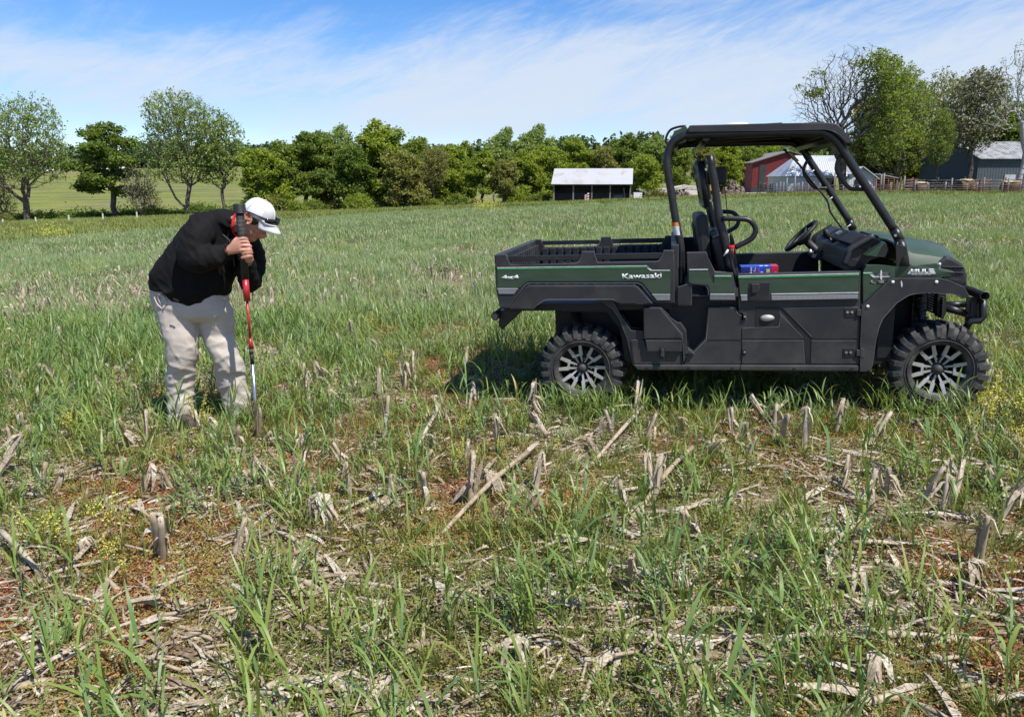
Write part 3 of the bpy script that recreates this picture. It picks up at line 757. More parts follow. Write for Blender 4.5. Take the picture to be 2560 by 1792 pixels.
def trees():
    K = M
    T = plant_tree
    T('spring_tree', 'vase_a', 70, 548, 222, 108, K['leaf_pale'], K['bark'], 'tall open tree with thick flared grey trunk, leftmost on the pasture edge', rz=0.15)
    T('spring_tree', 'layered', 288, 548, 300, 106, K['leaf_dark'], K['bark_dark'], 'dark green tree with low branches between the two tall open trees', rz=0.6, wid=1.12)
    T('spring_tree', 'thin_brown', 358, 545, 400, 104, K['leaf_grey'], K['bark'], 'small brownish twiggy tree just left of the many-stemmed fan-shaped tree', rz=1.2)
    T('spring_tree', 'vase_b', 470, 540, 212, 104, K['leaf_pale'], K['bark'], 'tall fan-shaped tree with many upright limbs behind the stooping man', rz=0.05)
    T('spring_tree', 'slim', 561, 528, 270, 104, K['leaf_pale'], K['bark'], 'slender pale tree with single thin trunk right of the fan-shaped tree', rz=0.3)
    T('spring_tree', 'thin_brown', 8, 545, 420, 112, K['leaf_olive'], K['bark'], 'low olive tree cut by the left edge of the picture', rz=2.0)
    T('bush', 'low_bush', 500, 530, 505, 103, K['leaf_dark'], K['bark_dark'], 'round dark green bush at the foot of the fan-shaped tree', 'bush')
    T('bush', 'low_bush', 385, 545, 508, 106, K['leaf_green'], K['bark_dark'], 'green bush between olive tree and fan-shaped tree', 'bush')
    T('bush', 'low_bush', 215, 553, 533, 104, K['leaf_green'], K['bark_dark'], 'low bush on the ditch bank right of the flared trunk', 'bush')
    T('bush', 'low_bush', 20, 565, 530, 103, K['leaf_olive'], K['bark_dark'], 'low bush on the bank below the leftmost tall tree', 'bush')
    g = 'trees of the hedgerow across the far side of the field'
    row = [  # px, top, Y, proto, crown, label
        (662, 352, 101, 'full_c', 'leaf_bright', 'bright green tree at the left end of the hedgerow, beside the white cap'),
        (715, 338, 104, 'full_a', 'leaf_green', 'mid green tree second from the left end of the hedgerow'),
        (765, 326, 106, 'layered', 'leaf_dark', 'dark layered tree with visible trunk in the left part of the hedgerow'),
        (812, 322, 110, 'full_b', 'leaf_green', 'rounded green tree between the dark layered tree and the tall pale-topped ones'),
        (862, 300, 112, 'airy', 'leaf_pale', 'pale thin-topped tree left of the tallest rounded crown'),
        (885, 345, 103, 'full_a', 'leaf_dark', 'dark green tree in front of the pale thin-topped tree'),
        (952, 292, 106, 'full_b', 'leaf_bright', 'tallest rounded yellow-green crown of the hedgerow left of centre'),
        (1005, 360, 100, 'full_c', 'leaf_olive', 'low olive crown in front of the tallest rounded tree'),
        (1048, 328, 108, 'full_a', 'leaf_green', 'mid green tree right of the tallest rounded crown'),
        (1085, 350, 103, 'twiggy', 'leaf_olive', 'twiggy olive tree in the middle of the hedgerow'),
        (1122, 346, 108, 'full_c', 'leaf_bright', 'broad bright crown near the middle of the hedgerow'),
        (1162, 348, 112, 'full_b', 'leaf_green', 'small pointed green top in the dip of the hedgerow'),
        (1205, 372, 104, 'layered', 'leaf_bright', 'low layered bright tree left of the open shed'),
        (1262, 308, 118, 'airy', 'leaf_pale', 'tall pale airy tree standing behind the hedgerow, left of two'),
        (1342, 300, 118, 'airy', 'leaf_pale', 'tall pale airy tree standing behind the hedgerow, right of two'),
        (1262, 388, 103, 'full_a', 'leaf_olive', 'olive tree whose branches reach the ground left of the shed'),
        (1312, 368, 107, 'full_b', 'leaf_bright', 'bright tree just left of the shed roof'),
        (1372, 350, 112, 'full_c', 'leaf_bright', 'wide bright tree directly behind the left half of the shed'),
        (1442, 340, 114, 'layered', 'leaf_bright', 'layered yellow-green tree behind the middle of the shed'),
        (1502, 352, 114, 'full_a', 'leaf_olive', 'olive crown behind the right half of the shed'),
        (1566, 328, 118, 'full_b', 'leaf_dark', 'dark pointed tree rising over the right end of the shed'),
        (1612, 372, 106, 'full_c', 'leaf_bright', 'large bright tree right of the shed'),
        (1640, 330, 120, 'airy', 'leaf_pale', 'pale tall tree partly behind the rear bar of the vehicle'),
        (1690, 350, 114, 'full_a', 'leaf_green', 'green tree seen between the rear bars of the vehicle'),
        (1752, 352, 118, 'airy', 'leaf_olive', 'thin olive tree seen through the cab behind the rubble'),
        (1812, 345, 122, 'full_b', 'leaf_bright', 'bright tree seen through the cab left of the red barn'),
        (1868, 352, 134, 'full_c', 'leaf_green', 'green tree behind the left gable of the red barn'),
        (1915, 350, 145, 'full_a', 'leaf_bright', 'bright crown just above the red barn roof'),
    ]
    for px, top, Y, key, cm, lab in row:
        T('hedgerow_tree', key, px, 0, top, Y, K[cm], K['bark_dark'], lab, group=g, wid=RND.uniform(0.98, 1.18))
    # darker low growth along the foot of the hedgerow
    gb = 'bushes along the foot of the hedgerow'
    bl = [(640, 'beside the cap peak'), (692, 'left of two dark trunks'), (738, 'between two dark trunks'), (790, 'below the dark layered tree'), (842, 'left of the hedgerow middle'), (905, 'below the tallest crown'), (960, 'right of the tallest crown'),
          (1025, 'below the twiggy olive tree'), (1080, 'with bright leaves low to the grass'), (1140, 'at the middle dip of the trees'), (1185, 'left of the dead stump'), (1295, 'touching the left end of the shed'), (1350, 'close behind the shed corner'), (1640, 'behind the broken concrete')]
    for i, (px, w) in enumerate(bl):
        T('bush', 'low_bush', px, 0, 500 - (0 if px < 1200 else 22) - RND.uniform(0, 30), RND.uniform(99, 105) if px < 1200 else 104, K[['leaf_green', 'leaf_olive', 'leaf_bright'][i % 3]], K['bark_dark'], 'hedgerow bush ' + w, 'bush', gb, wid=1.3)
    # farmyard trees on the right
    T('yard_tree', 'half_bare', 2108, 490, 88, 104, K['leaf_green'], K['bark_dark'], 'huge tree with bare grey twigs on its left half behind the vehicle roof', rz=0.0, wid=1.12)
    T('yard_tree', 'broad', 2236, 490, 140, 120, K['leaf_green'], K['bark_dark'], 'big bright green tree right of the half bare tree', rz=0.7, wid=0.95)
    T('yard_tree', 'broad', 2335, 490, 150, 127, K['leaf_olive'], K['bark_dark'], 'tall olive green tree behind the small white shed', rz=2.0, wid=0.85)
    T('yard_tree', 'full_c', 2185, 490, 215, 126, K['leaf_olive'], K['bark_dark'], 'olive green tree over the white barn', rz=3.0, wid=1.0)
    T('yard_tree', 'full_a', 2262, 490, 300, 124, K['leaf_bright'], K['bark_dark'], 'bright low tree between white barn and small white shed', rz=4.0, wid=1.0)
    T('yard_tree', 'twiggy', 2418, 490, 138, 108, K['leaf_grey'], K['bark_dark'], 'dark twiggy tree in front of the blue barn gable', rz=0.4, wid=1.0)
    T('yard_tree', 'full_b', 2380, 490, 290, 124, K['leaf_green'], K['bark_dark'], 'green crown filling the gap behind the blue barn gable', rz=1.4, wid=1.1)
    T('yard_tree', 'full_b', 2500, 490, 250, 136, K['leaf_dark'], K['bark_dark'], 'dark green tree rising behind the blue barn roof', rz=2.4, wid=1.2)
    T('yard_tree', 'full_a', 2572, 490, 215, 140, K['leaf_green'], K['bark_dark'], 'green tree at the right edge behind the white limbed tree', rz=0.2, wid=1.2)
    T('yard_tree', 'white_bare', 2542, 485, 62, 98, K['leaf_pale'], K['bark_white'], 'bare white limbed tree at the right edge of the picture', rz=0.0, wid=1.0)
    T('yard_tree', 'twiggy', 2336, 470, 250, 103, K['leaf_green'], K['bark_dark'], 'slim dark tree beside the small white shed', rz=1.1, wid=0.7)
    T('yard_tree', 'full_c', 2010, 490, 345, 150, K['leaf_green'], K['bark_dark'], 'green crown between red barn and the half bare tree', rz=1.1, wid=1.1)
trees()
def far_woods():
    """the wooded skyline beyond the pastures reads as one mass"""
    rs = np.random.RandomState(4); C = []; TT = []
    for i in range(420):
        Y = rs.uniform(300, 345); u = rs.uniform(-0.85, 0.85)
        x = u * Y; z = float(gz(x, Y)); h = rs.uniform(6, 10.5) + 1.8 * math.sin(u * 9); w = rs.uniform(4, 7)
        n = 170; d = rs.normal(0, 1, (n, 3)); d /= np.linalg.norm(d, axis=1)[:, None]
        c = np.array([x, Y, z + h * 0.5]) + d * np.array([w, w * 0.6, h * 0.52]) * rs.uniform(0.5, 1, (n, 1))
        C.append(c); TT.append(np.clip(rs.normal(0.45, 0.2) + 0.15 * rs.normal(0, 1, n), 0, 1))
    me = leaf_mesh('distant_woods', np.concatenate(C), 2.0, np.concatenate(TT), rs=rs); me.materials.append(M['leaf_far'])
    tag(link('distant_woods', me), 'dark band of woods along the horizon beyond the pasture', 'woods', kind='stuff')
far_woods()

def ditch_scrub():
    rs = np.random.RandomState(14); C = []
    for i in range(260):
        px = rs.uniform(-40, 700); Y = rs.uniform(110, 117); x = gx(px, Y); z = float(gz(x, Y)); w = rs.uniform(0.5, 1.5); h = rs.uniform(0.3, 1.0) * (1.5 if rs.rand() < 0.1 else 1)
        C.append(np.array([x, Y, z + h * 0.45]) + rs.normal(0, 0.45, (130, 3)) * np.array([w, w, h]))
    C = np.concatenate(C); me = leaf_mesh('ditch_scrub', C, 0.34, np.clip(rs.normal(0.35, 0.25, len(C)), 0, 1), rs=rs); me.materials.append(M['leaf_dark'])
    tag(link('ditch_scrub', me), 'tangled dark scrub along the ditch under the tall trees', 'undergrowth', kind='stuff')
ditch_scrub()

# ------------------------------------------------------------------ farm buildings
def local_root(name, px, Y, rz, label, cat, group=None, dz=0.0):
    x = gx(px, Y); r = empty(name, (x, Y, float(gz(x, Y)) + dz), rz); tag(r, label, cat, group); return r
def ribbed_wall(parent, name, x0, x1, y, z0, z1, mat, n, face=-1, axis='x', gable=None, gap=None):
    """sheet wall with raised ribs; axis x: wall runs along x at y. gable(t)->top height"""
    m = MB(); top = gable or (lambda t: z1); L = x1 - x0
    N = 24 if gable else 1
    T = [k / N for k in range(N + 1)]
    poly = [(x0 + L * t, top(t)) for t in T]
    outline = [(x1, z0)] + [(x0, z0)] + poly
    if gable:
        m.prism(outline, y, y + 0.12)
    else:
        m.prism([(x0, z0), (x1, z0), (x1, z1), (x0, z1)], y, y + 0.12)
    for k in range(n):
        t = (k + 0.5) / n; x = x0 + L * t
        m.box((x, y + 0.06 + face * 0.075, (z0 + top(t)) / 2), (0.06, 0.04, top(t) - z0 - 0.03))
    if axis == 'y': bmesh.ops.rotate(m.bm, verts=m.bm.verts, cent=(0, 0, 0), matrix=Matrix.Rotation(math.pi / 2, 3, 'Z'))
    return m.build(name, mat, parent)
def roof_plane(parent, name, p0, p1, p2, p3, mat, th=0.08, ribs=0):
    """sheet through four corners (eave a, eave b, ridge b, ridge a)"""
    a, b, c, d = map(Vector, (p0, p1, p2, p3)); n = (b - a).cross(d - a).normalized()
    if n.z < 0: n = -n
    m = MB(); V = [a, b, c, d] + [p + n * th for p in (a, b, c, d)]
    m.raw(V, [(0, 3, 2, 1), (4, 5, 6, 7), (0, 1, 5, 4), (1, 2, 6, 5), (2, 3, 7, 6), (3, 0, 4, 7)])
    for k in range(ribs):
        t = (k + 0.5) / ribs; e = a.lerp(b, t) + n * (th + 0.015); f = d.lerp(c, t) + n * (th + 0.015)
        m.tube([e, f], 0.03, 4)
    return m.build(name, mat, parent)
def open_shed():
    Y = 99.0; r = local_root('open_shed', 1479, Y, rad(-7), 'open fronted grey shed with pale sheet roof at the far field edge', 'shed')
    W, D, e, g = 9.75, 5.2, 2.3, 4.25
    x0, x1 = -W / 2, W / 2
    for i, x in enumerate((x0 + 0.1, x0 + W * 0.262, x0 + W * 0.5, x0 + W * 0.735, x1 - 0.1)):
        MB().box((x, 0, e / 2 - 0.1), (0.16, 0.16, e + 0.2)).build('post', M['wood_grey'], r)
    MB().box((0, -0.02, e + 0.03), (W, 0.12, 0.24)).build('beam', M['wood_grey'], r)
    ribbed_wall(r, 'wall', x0, x1, D, -0.2, e, M['shed_dark'], 14)
    for s in (-1, 1):
        m = MB(); xx = s * (W / 2 - 0.04)
        m.raw([(xx, 0.1, -0.2), (xx, D, -0.2), (xx, D, e), (xx, D / 2, g - 0.1), (xx, 0.1, e)], [(0, 1, 2, 3, 4)])
        o = m.build('wall', M['shed_dark'], r); md = o.modifiers.new('thick', 'SOLIDIFY'); md.thickness = 0.06
    sx = 0.30
    roof_plane(r, 'roof', (x0 - 0.25, -0.45, e - 0.02), (x1 + 0.15, -0.45, e - 0.02), (x1 + 0.25, D / 2, g), (x0 - 0.05, D / 2, g), M['old_roof'], 0.05, 0)
    roof_plane(r, 'roof', (x1 + 0.25, D + 0.4, e - 0.02), (x0 - 0.05, D + 0.4, e - 0.02), (x0 - 0.05, D / 2 + 0.01, g), (x1 + 0.25, D / 2 + 0.01, g), M['old_roof'], 0.05, 0)
    # clutter inside: pen wires, leaning boards, a blue tank
    for k in range(5):
        MB().box((0, 0.35, 0.25 + 0.22 * k), (W - 0.4, 0.02, 0.025)).build('rail', M['wood_grey'], r)
    c = MB().box((x1 - 1.55, 1.4, 0.5), (1.3, 1.0, 1.0), bev=0.06).build('feed_bin', worn('dull_blue_bin', (0.10, 0.14, 0.19), (0.14, 0.18, 0.22), 0.6), None)
    c.location = r.matrix_basis @ Vector((0, 0, 0)); c.rotation_euler = r.rotation_euler
    tag(c, 'dull blue bin inside the right bay of the open shed', 'bin')
    b = MB().box((x1 - 0.78, 0.6, 0.95), (0.14, 0.1, 1.9), (0, rad(-8), 0)).build('leaning_board', M['wood_grey'], None)
    b.location = r.location; b.rotation_euler = r.rotation_euler; tag(b, 'grey board leaning inside the right end of the open shed', 'board')
open_shed()
def red_barn():
    Y = 128; pl = gx(1877, Y); pr = gx(2052, Y); r = local_root('red_barn', 1965, Y, 0, 'red sheet metal barn with dark door seen through the cab', 'barn')
    cx = r.location.x; x0, x1 = pl - cx, pr - cx; e = at(1877, 407, Y).z - r.location.z; g = at(1965, 380, Y).z - r.location.z
    gab = lambda t: e + (g - e) * (1 - abs(2 * t - 1))
    ribbed_wall(r, 'wall', x0, x1, 0, 0.9, e, M['red_siding'], 46, gable=gab)
    MB().box(((x0 + x1) / 2, 0.02, 0.45), (x1 - x0 + 0.02, 0.2, 0.898)).build('base_panel', M['dark_siding'], r)
    MB().prism([(x0 + 1.1, 0.92), (x0 + 2.1, 0.92), (x0 + 2.1, e - 0.25), (x0 + 1.1, e - 0.35)], -0.12, -0.08).build('door', M['dark_siding'], r)
    L = 14
    for s, n in ((0, 'wall'), (1, 'wall')):
        m = MB(); x = x0 + 0.02 if s == 0 else x1 - 0.02
        m.box((x, L / 2 + 0.1, e / 2), (0.1, L, e)); m.build(n, M['red_siding'], r)
    mx = (x0 + x1) / 2
    roof_plane(r, 'roof', (x0 - 0.4, -0.5, e - 0.1), (x0 - 0.4, L, e - 0.1), (mx, L, g + 0.08), (mx, -0.5, g + 0.08), M['grey_roof'], 0.12)
    roof_plane(r, 'roof', (x1 + 0.4, L, e - 0.1), (x1 + 0.4, -0.5, e - 0.1), (mx + 0.005, -0.5, g + 0.08), (mx + 0.005, L, g + 0.08), M['grey_roof'], 0.12)
red_barn()
def white_barn():
    Y = 112; r = local_root('white_barn', 2050, Y, 0, 'white barn with wide metal roof and dark open bay behind the pens', 'barn')
    cx, cz = r.location.x, r.location.z
    X = lambda px: gx(px, Y) - cx
    Z = lambda py, px=2050: at(px, py, Y).z - cz
    e, g = Z(441), Z(398)
    xl, xr = X(1964), X(2116)
    # front wall, with the open bay
    o0, o1 = X(2052), X(2098)
    ribbed_wall(r, 'wall', xl, o0, 0, -0.3, e, M['white_siding'], 16)
    ribbed_wall(r, 'wall', o1, xr, 0, -0.3, e, M['white_siding'], 4)
    MB().box(((o0 + o1) / 2, 0.06, e - 0.12), (o1 - o0 - 0.01, 0.12, 0.24)).build('beam', M['white_siding'], r)
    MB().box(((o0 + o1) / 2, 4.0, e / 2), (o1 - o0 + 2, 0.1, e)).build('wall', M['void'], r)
    D = 8.0
    m = MB(); m.box((xl - 0.05, D / 2, e / 2 - 0.15), (0.1, D, e + 0.3)); m.build('wall', M['white_siding'], r)
    d = MB(); xa = X(2006); d.prism([(xa, 0), (xa + 1.2, 0), (xa + 1.2, 1.9), (xa, 1.9)], -0.10, -0.07); d.build('door', M['white_metal'], r)
    roof_plane(r, 'roof', (xl - 0.35, -0.4, e - 0.05), (xr + 0.05, -0.4, e - 0.05), (xr - 0.3, D / 2, g + 0.55), (xl + 2.4, D / 2, g + 0.55), M['white_metal'], 0.08, 24)
    roof_plane(r, 'roof', (xr, D + 0.4, e), (xl - 0.3, D + 0.4, e), (xl + 2.4, D / 2 + 0.02, g + 0.55), (xr - 0.3, D / 2 + 0.02, g + 0.55), M['white_metal'], 0.08)
    # hipped left end
    m = MB(); m.raw([(xl - 0.35, -0.4, e - 0.05), (xl - 0.3, D + 0.4, e), (xl + 2.4, D / 2, g + 0.55)], [(0, 1, 2)])
    o = m.build('roof', M['white_metal'], r); o.modifiers.new('thick', 'SOLIDIFY').thickness = 0.06
    # gabled wing to the right with a low lean-to
    a0, a1 = xr + 0.02, X(2186); ez, gg = Z(447), Z(420)
    gab = lambda t: ez + (gg - ez) * max(0, 1 - abs(t - 0.42) / 0.58)
    ribbed_wall(r, 'wall', a0, a1, -0.4, -0.3, ez, M['white_siding'], 14, gable=gab)
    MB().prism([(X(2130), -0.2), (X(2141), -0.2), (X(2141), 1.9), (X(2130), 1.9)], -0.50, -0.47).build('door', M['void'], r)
    MB().prism([(X(2143), -0.2), (X(2176), -0.2), (X(2176), 1.95), (X(2143), 1.95)], -0.505, -0.48).build('door', M['white_paint'], r)
    mx = a0 + (a1 - a0) * 0.42
    roof_plane(r, 'roof', (a0 - 0.1, -0.9, Z(437)), (a0 - 0.1, 7, Z(437)), (mx, 7, gg + 0.1), (mx, -0.9, gg + 0.1), M['white_metal'], 0.1)
    roof_plane(r, 'roof', (a1 + 0.1, 7, ez - 0.1), (a1 + 0.1, -0.9, ez - 0.1), (mx + 0.01, -0.9, gg + 0.1), (mx + 0.01, 7, gg + 0.1), M['white_metal'], 0.1, 8)
    b1 = X(2236)
    roof_plane(r, 'roof', (b1, -0.8, Z(446)), (b1, 5, Z(446)), (a1, 5, Z(436)), (a1, -0.8, Z(436)), M['white_metal'], 0.08)
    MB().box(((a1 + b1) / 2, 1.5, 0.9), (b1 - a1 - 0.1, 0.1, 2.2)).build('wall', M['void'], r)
    MB().box((b1 - 0.1, -0.6, 0.9), (0.14, 0.14, 2.1)).build('post', M['wood_grey'], r)
white_barn()
def small_shed():
    Y = 122; r = local_root('small_shed', 2340, Y, 0, 'small pale shed with low grey roof left of the blue barn', 'shed')
    cx, cz = r.location.x, r.location.z
    x0, x1 = gx(2307, Y) - cx, gx(2374, Y) - cx; e = at(2340, 418, Y).z - cz; g = at(2340, 404, Y).z - cz
    ribbed_wall(r, 'wall', x0, x1, 0, -0.4, e, M['white_siding'], 12)
    MB().box((x0, 2.5, e / 2 - 0.2), (0.1, 4.8, e + 0.4)).build('wall', M['white_siding'], r)
    MB().box((x1, 2.5, e / 2 - 0.2), (0.1, 4.8, e + 0.4)).build('wall', M['white_siding'], r)
    roof_plane(r, 'roof', (x0 - 0.2, -0.3, e - 0.02), (x1 + 0.2, -0.3, e - 0.02), (x1 + 0.2, 2.5, g + 0.3), (x0 - 0.2, 2.5, g + 0.3), M['grey_roof'], 0.08)
    roof_plane(r, 'roof', (x1 + 0.2, 5.3, e - 0.02), (x0 - 0.2, 5.3, e - 0.02), (x0 - 0.2, 2.51, g + 0.3), (x1 + 0.2, 2.51, g + 0.3), M['grey_roof'], 0.08)
    MB().box((x1 - 0.12, -0.06, e / 2), (0.2, 0.05, e)).build('trim', M['white_paint'], r)
small_shed()
def blue_barn():
    Y = 110; r = local_root('blue_barn', 2440, Y, 0, 'slate blue barn with pale metal roof at the right edge', 'barn')
    cx, cz = r.location.x, r.location.z
    X = lambda px: gx(px, Y) - cx
    xc = X(2438); xr = X(2720); e = at(2438, 397, Y).z - cz; g = at(2415, 364, Y).z - cz
    # long side faces the field, gable end turns away to the left
    ribbed_wall(r, 'wall', xc, xr, 0, -0.4, e, M['blue_siding'], 40)
    # gable wall: from the near corner back and to the left
    L = 9.0; dx = X(2381) - xc
    n = 16; P = []
    for k in range(n + 1):
        t = k / n; top = e + (g + 0.6 - e) * (1 - abs(2 * t - 1)); P.append((xc + dx * t * 1.08, L * t, top))
    V = [(xc, 0, -0.4), (xc + dx * 1.08, L, -0.4)] + P
    m = MB(); m.raw(V, [tuple([0, 1] + list(range(len(V) - 1, 1, -1)))])
    o = m.build('wall', M['blue_siding'], r); o.modifiers.new('thick', 'SOLIDIFY').thickness = 0.08
    rx = xc + dx * 0.54
    roof_plane(r, 'roof', (xc - 0.15, -0.5, e - 0.1), (xr, -0.5, e - 0.1), (xr, L / 2, g + 0.65), (rx - 0.3, L / 2, g + 0.65), M['shade_dappled_metal'], 0.1, 40)
    roof_plane(r, 'roof', (xr, L + 0.4, e - 0.1), (xc + dx * 1.08, L + 0.4, e - 0.1), (rx - 0.3, L / 2 + 0.02, g + 0.65), (xr, L / 2 + 0.02, g + 0.65), M['white_metal'], 0.1)
    MB().prism([(X(2446), -0.2), (X(2470), -0.2), (X(2470), 2.1), (X(2446), 2.1)], -0.12, -0.085).build('door', M['blue_siding'], r)
    MB().prism([(X(2505), -0.2), (X(2532), -0.2), (X(2532), 2.5), (X(2505), 2.5)], -0.12, -0.085).build('door', M['white_metal'], r)
blue_barn()

# ------------------------------------------------------------------ pens, posts, bales, rubble
def pen_fence(name, pxs, Y, hts, rails, label, post_mat, rail_mat, prad=0.10, rrad=0.035, dY=0.0, group=None, rail_top=1.15):
    x0 = gx(pxs[0], Y); r = empty(name, (x0, Y, float(gz(x0, Y)))); tag(r, label, 'fence', group)
    pts = []
    for i, px in enumerate(pxs):
        y = Y + dY * (i / max(len(pxs) - 1, 1)); x = gx(px, y); z = float(gz(x, y)); h = hts[i % len(hts)] * RND.uniform(0.93, 1.08)
        p = Vector((x, y, z)) - r.location; pts.append(p)
        k = RND.uniform(-0.04, 0.04)
        MB().tube([p + Vector((0, 0, -0.2)), p + Vector((k, 0, h * 0.5)), p + Vector((k * 2, 0, h))], [prad * 1.1, prad, prad * 0.85], 7).build('post', post_mat, r)
    for k in range(rails):
        z = 0.2 + (rail_top - 0.2) * k / max(rails - 1, 1)
        m = MB()
        for a, b in zip(pts[:-1], pts[1:]):
            m.tube([a + Vector((0, -prad, z + RND.uniform(-0.03, 0.03))), b + Vector((0, -prad, z + RND.uniform(-0.03, 0.03)))], rrad, 5)
        m.build('rail', rail_mat, r)
    return r
def s3(u): return 1850 + u * 0.3093
pen_fence('pen_fence', [s3(u) for u in (290, 315, 345, 372, 405, 437, 465, 500, 540, 590, 640)], 91, [1.5, 1.7, 1.6, 2.0, 1.5, 2.3, 1.6], 4, 'close set pole fence at the left corner of the pens', M['wood_grey'], M['wood_grey'], 0.09, 0.02)
pen_fence('pen_fence', [s3(u) for u in (680, 755, 830, 918, 1040, 1150)], 90, [1.3, 2.4, 1.4, 1.1], 4, 'grey pole fence in front of the white barn bay', M['wood_grey'], M['wood_brown'], 0.10, 0.035)
pen_fence('pen_fence', [s3(u) for u in (1125, 1210, 1315, 1405, 1510, 1650, 1700, 1830, 1905, 1960, 2110, 2155, 2255, 2330)], 89, [2.4, 1.3, 2.3, 1.7, 1.3, 1.4, 2.0, 1.3, 1.5, 2.1, 1.4, 1.9, 1.5], 5, 'long pole and rail fence before the hay bales', M['wood_grey'], M['wood_brown'], 0.10, 0.03)
pen_fence('pen_fence', [s3(u) for u in (1290, 1380, 1480, 1590, 1700, 1800, 1910, 2020, 2130, 2240, 2340)], 103, [2.0, 1.9, 2.2], 5, 'dark plank fence behind the hay bales below the blue barn', M['wood_brown'], M['wood_grey'], 0.10, 0.05, rail_top=1.7)
def pipe_gate(px0, px1, Y, h, n, mat, label):
    a = gx(px0, Y); b = gx(px1, Y); z = float(gz(a, Y)); r = empty('pipe_gate', (a, Y, z)); tag(r, label, 'gate', 'pipe gates of the cattle pens')
    L = b - a
    for x in (0, L / 2, L): MB().tube([(x, 0, 0.15), (x, 0, h)], 0.04, 6).build('upright', mat, r)
    for k in range(n): MB().tube([(0, 0, 0.2 + (h - 0.22) * k / (n - 1)), (L, 0, 0.2 + (h - 0.22) * k / (n - 1))], 0.03, 6).build('rail', mat, r)
for (a, b, Y, h, n, lab) in [(1996, 2024, 95, 1.5, 5, 'rusty red pipe gate behind the close set poles'), (2026, 2046, 96, 1.5, 5, 'rusty pipe gate left of the tree trunk by the barn bay'), (2176, 2198, 94, 1.8, 7, 'bright red pipe gate beside the lean-to'), (2203, 2232, 97, 1.9, 7, 'wide red pipe gate across the lean-to opening'),
                             (2258, 2290, 98, 1.9, 6, 'rusty gate left of the round hay bale'), (2428, 2470, 97, 1.8, 6, 'rusty gate right of the straw topped bale'), (2505, 2560, 96, 1.8, 6, 'rusty gate at the right edge of the pens')]:
    pipe_gate(a, b, Y, h, n, M['rust'], lab)
def bale(px, Y, r_, w, lab, top=False):
    x = gx(px, Y); o = empty('hay_bale', (x, Y, float(gz(x, Y)))); tag(o, lab, 'hay bale', 'round hay bales in the pens')
    m = MB(); prof = [(0.0, -w / 2), (r_ * 0.9, -w / 2), (r_, -w / 2 + 0.08), (r_ * 1.01, 0), (r_, w / 2 - 0.08), (r_ * 0.9, w / 2), (0, w / 2)]
    m.lathe(prof, (0, 0, r_ * 0.93), 'x', 28)
    for v in m.bm.verts: v.co += Vector((RND.uniform(-1, 1), RND.uniform(-1, 1), RND.uniform(-1, 1))) * 0.035
    m.build('body', M['hay'], o)
    if top:
        m = MB(); m.ellipsoid((0, 0, r_ * 1.86), (w * 0.56, r_ * 0.8, 0.16), sub=3)
        for v in m.bm.verts: v.co += Vector((RND.uniform(-1, 1), RND.uniform(-1, 1), RND.uniform(-1, 1))) * 0.06
        m.build('loose_straw', M['straw_top'], o)
bale(2300, 96, 0.72, 1.5, 'brown round hay bale with pale top rim, left one of the pens', True)
bale(2412, 98, 0.90, 1.7, 'dark bale topped with pale straw, middle of the pens', True)
bale(2524, 97, 0.80, 1.9, 'wide brown bale with flat straw top at the right edge', True)
def bucket(px, Y, h, mat, lab):
    x = gx(px, Y); o = empty('feed_bucket', (x, Y, float(gz(x, Y)))); tag(o, lab, 'bucket', 'buckets in the pens')
    MB().lathe([(0.0, 0), (0.16, 0), (0.22, h - 0.05), (0.24, h - 0.04), (0.24, h), (0.2, h), (0.15, 0.06), (0, 0.06)], axis='z', seg=14).build('body', mat, o)
    MB().tube([(-0.23, 0, h - 0.05), (-0.1, -0.05, h + 0.18), (0.1, -0.05, h + 0.18), (0.23, 0, h - 0.05)], 0.012, 5).build('handle', M['steel'], o)
bucket(2431, 90, 0.85, M['yellow_paint'], 'yellow bucket behind the pen rails')
bucket(2444, 90, 0.95, M['orange'], 'orange red bucket right of the yellow one')
def feeder():
    x = gx(1912, 112); o = empty('hay_feeder', (x, 112, float(gz(x, 112)))); tag(o, 'grey wooden feeder table in front of the red barn', 'feeder')
    for i in (-1, 1):
        for j in (-0.5, 0.5): MB().box((i * 0.85, j, 0.75), (0.12, 0.12, 1.5)).build('leg', M['wood_grey'], o)
    MB().box((0.05, 0, 1.56), (2.15, 1.3, 0.12), (0, rad(-3), 0)).build('top', M['wood_grey'], o)
    for k in range(3): MB().box((0, -0.57, 0.55 + 0.3 * k), (1.75, 0.04, 0.14)).build('plank', M['wood_brown'], o)
feeder()
def marker_post():
    x = gx(1467, 93); o = empty('striped_marker', (x, 93, float(gz(x, 93)))); tag(o, 'red and white striped marker boards standing before the shed', 'marker')
    for i, dx in enumerate((-0.16, 0.14)):
        h = 1.0 + 0.2 * i; n = 7
        MB().box((dx, 0.03, h / 2), (0.05, 0.03, h)).build('stake', M['wood_grey'], o)
        for k in range(n):
            z0 = 0.15 + (h - 0.15) * k / n; z1 = 0.15 + (h - 0.15) * (k + 1) / n; sk = 0.05
            MB().prism([(dx - 0.11, z0), (dx + 0.11, z0 + sk), (dx + 0.11, z1 + sk), (dx - 0.11, z1)], -0.02, 0.0).build('stripe', M['red_paint'] if k % 2 else M['white_paint'], o)
marker_post()
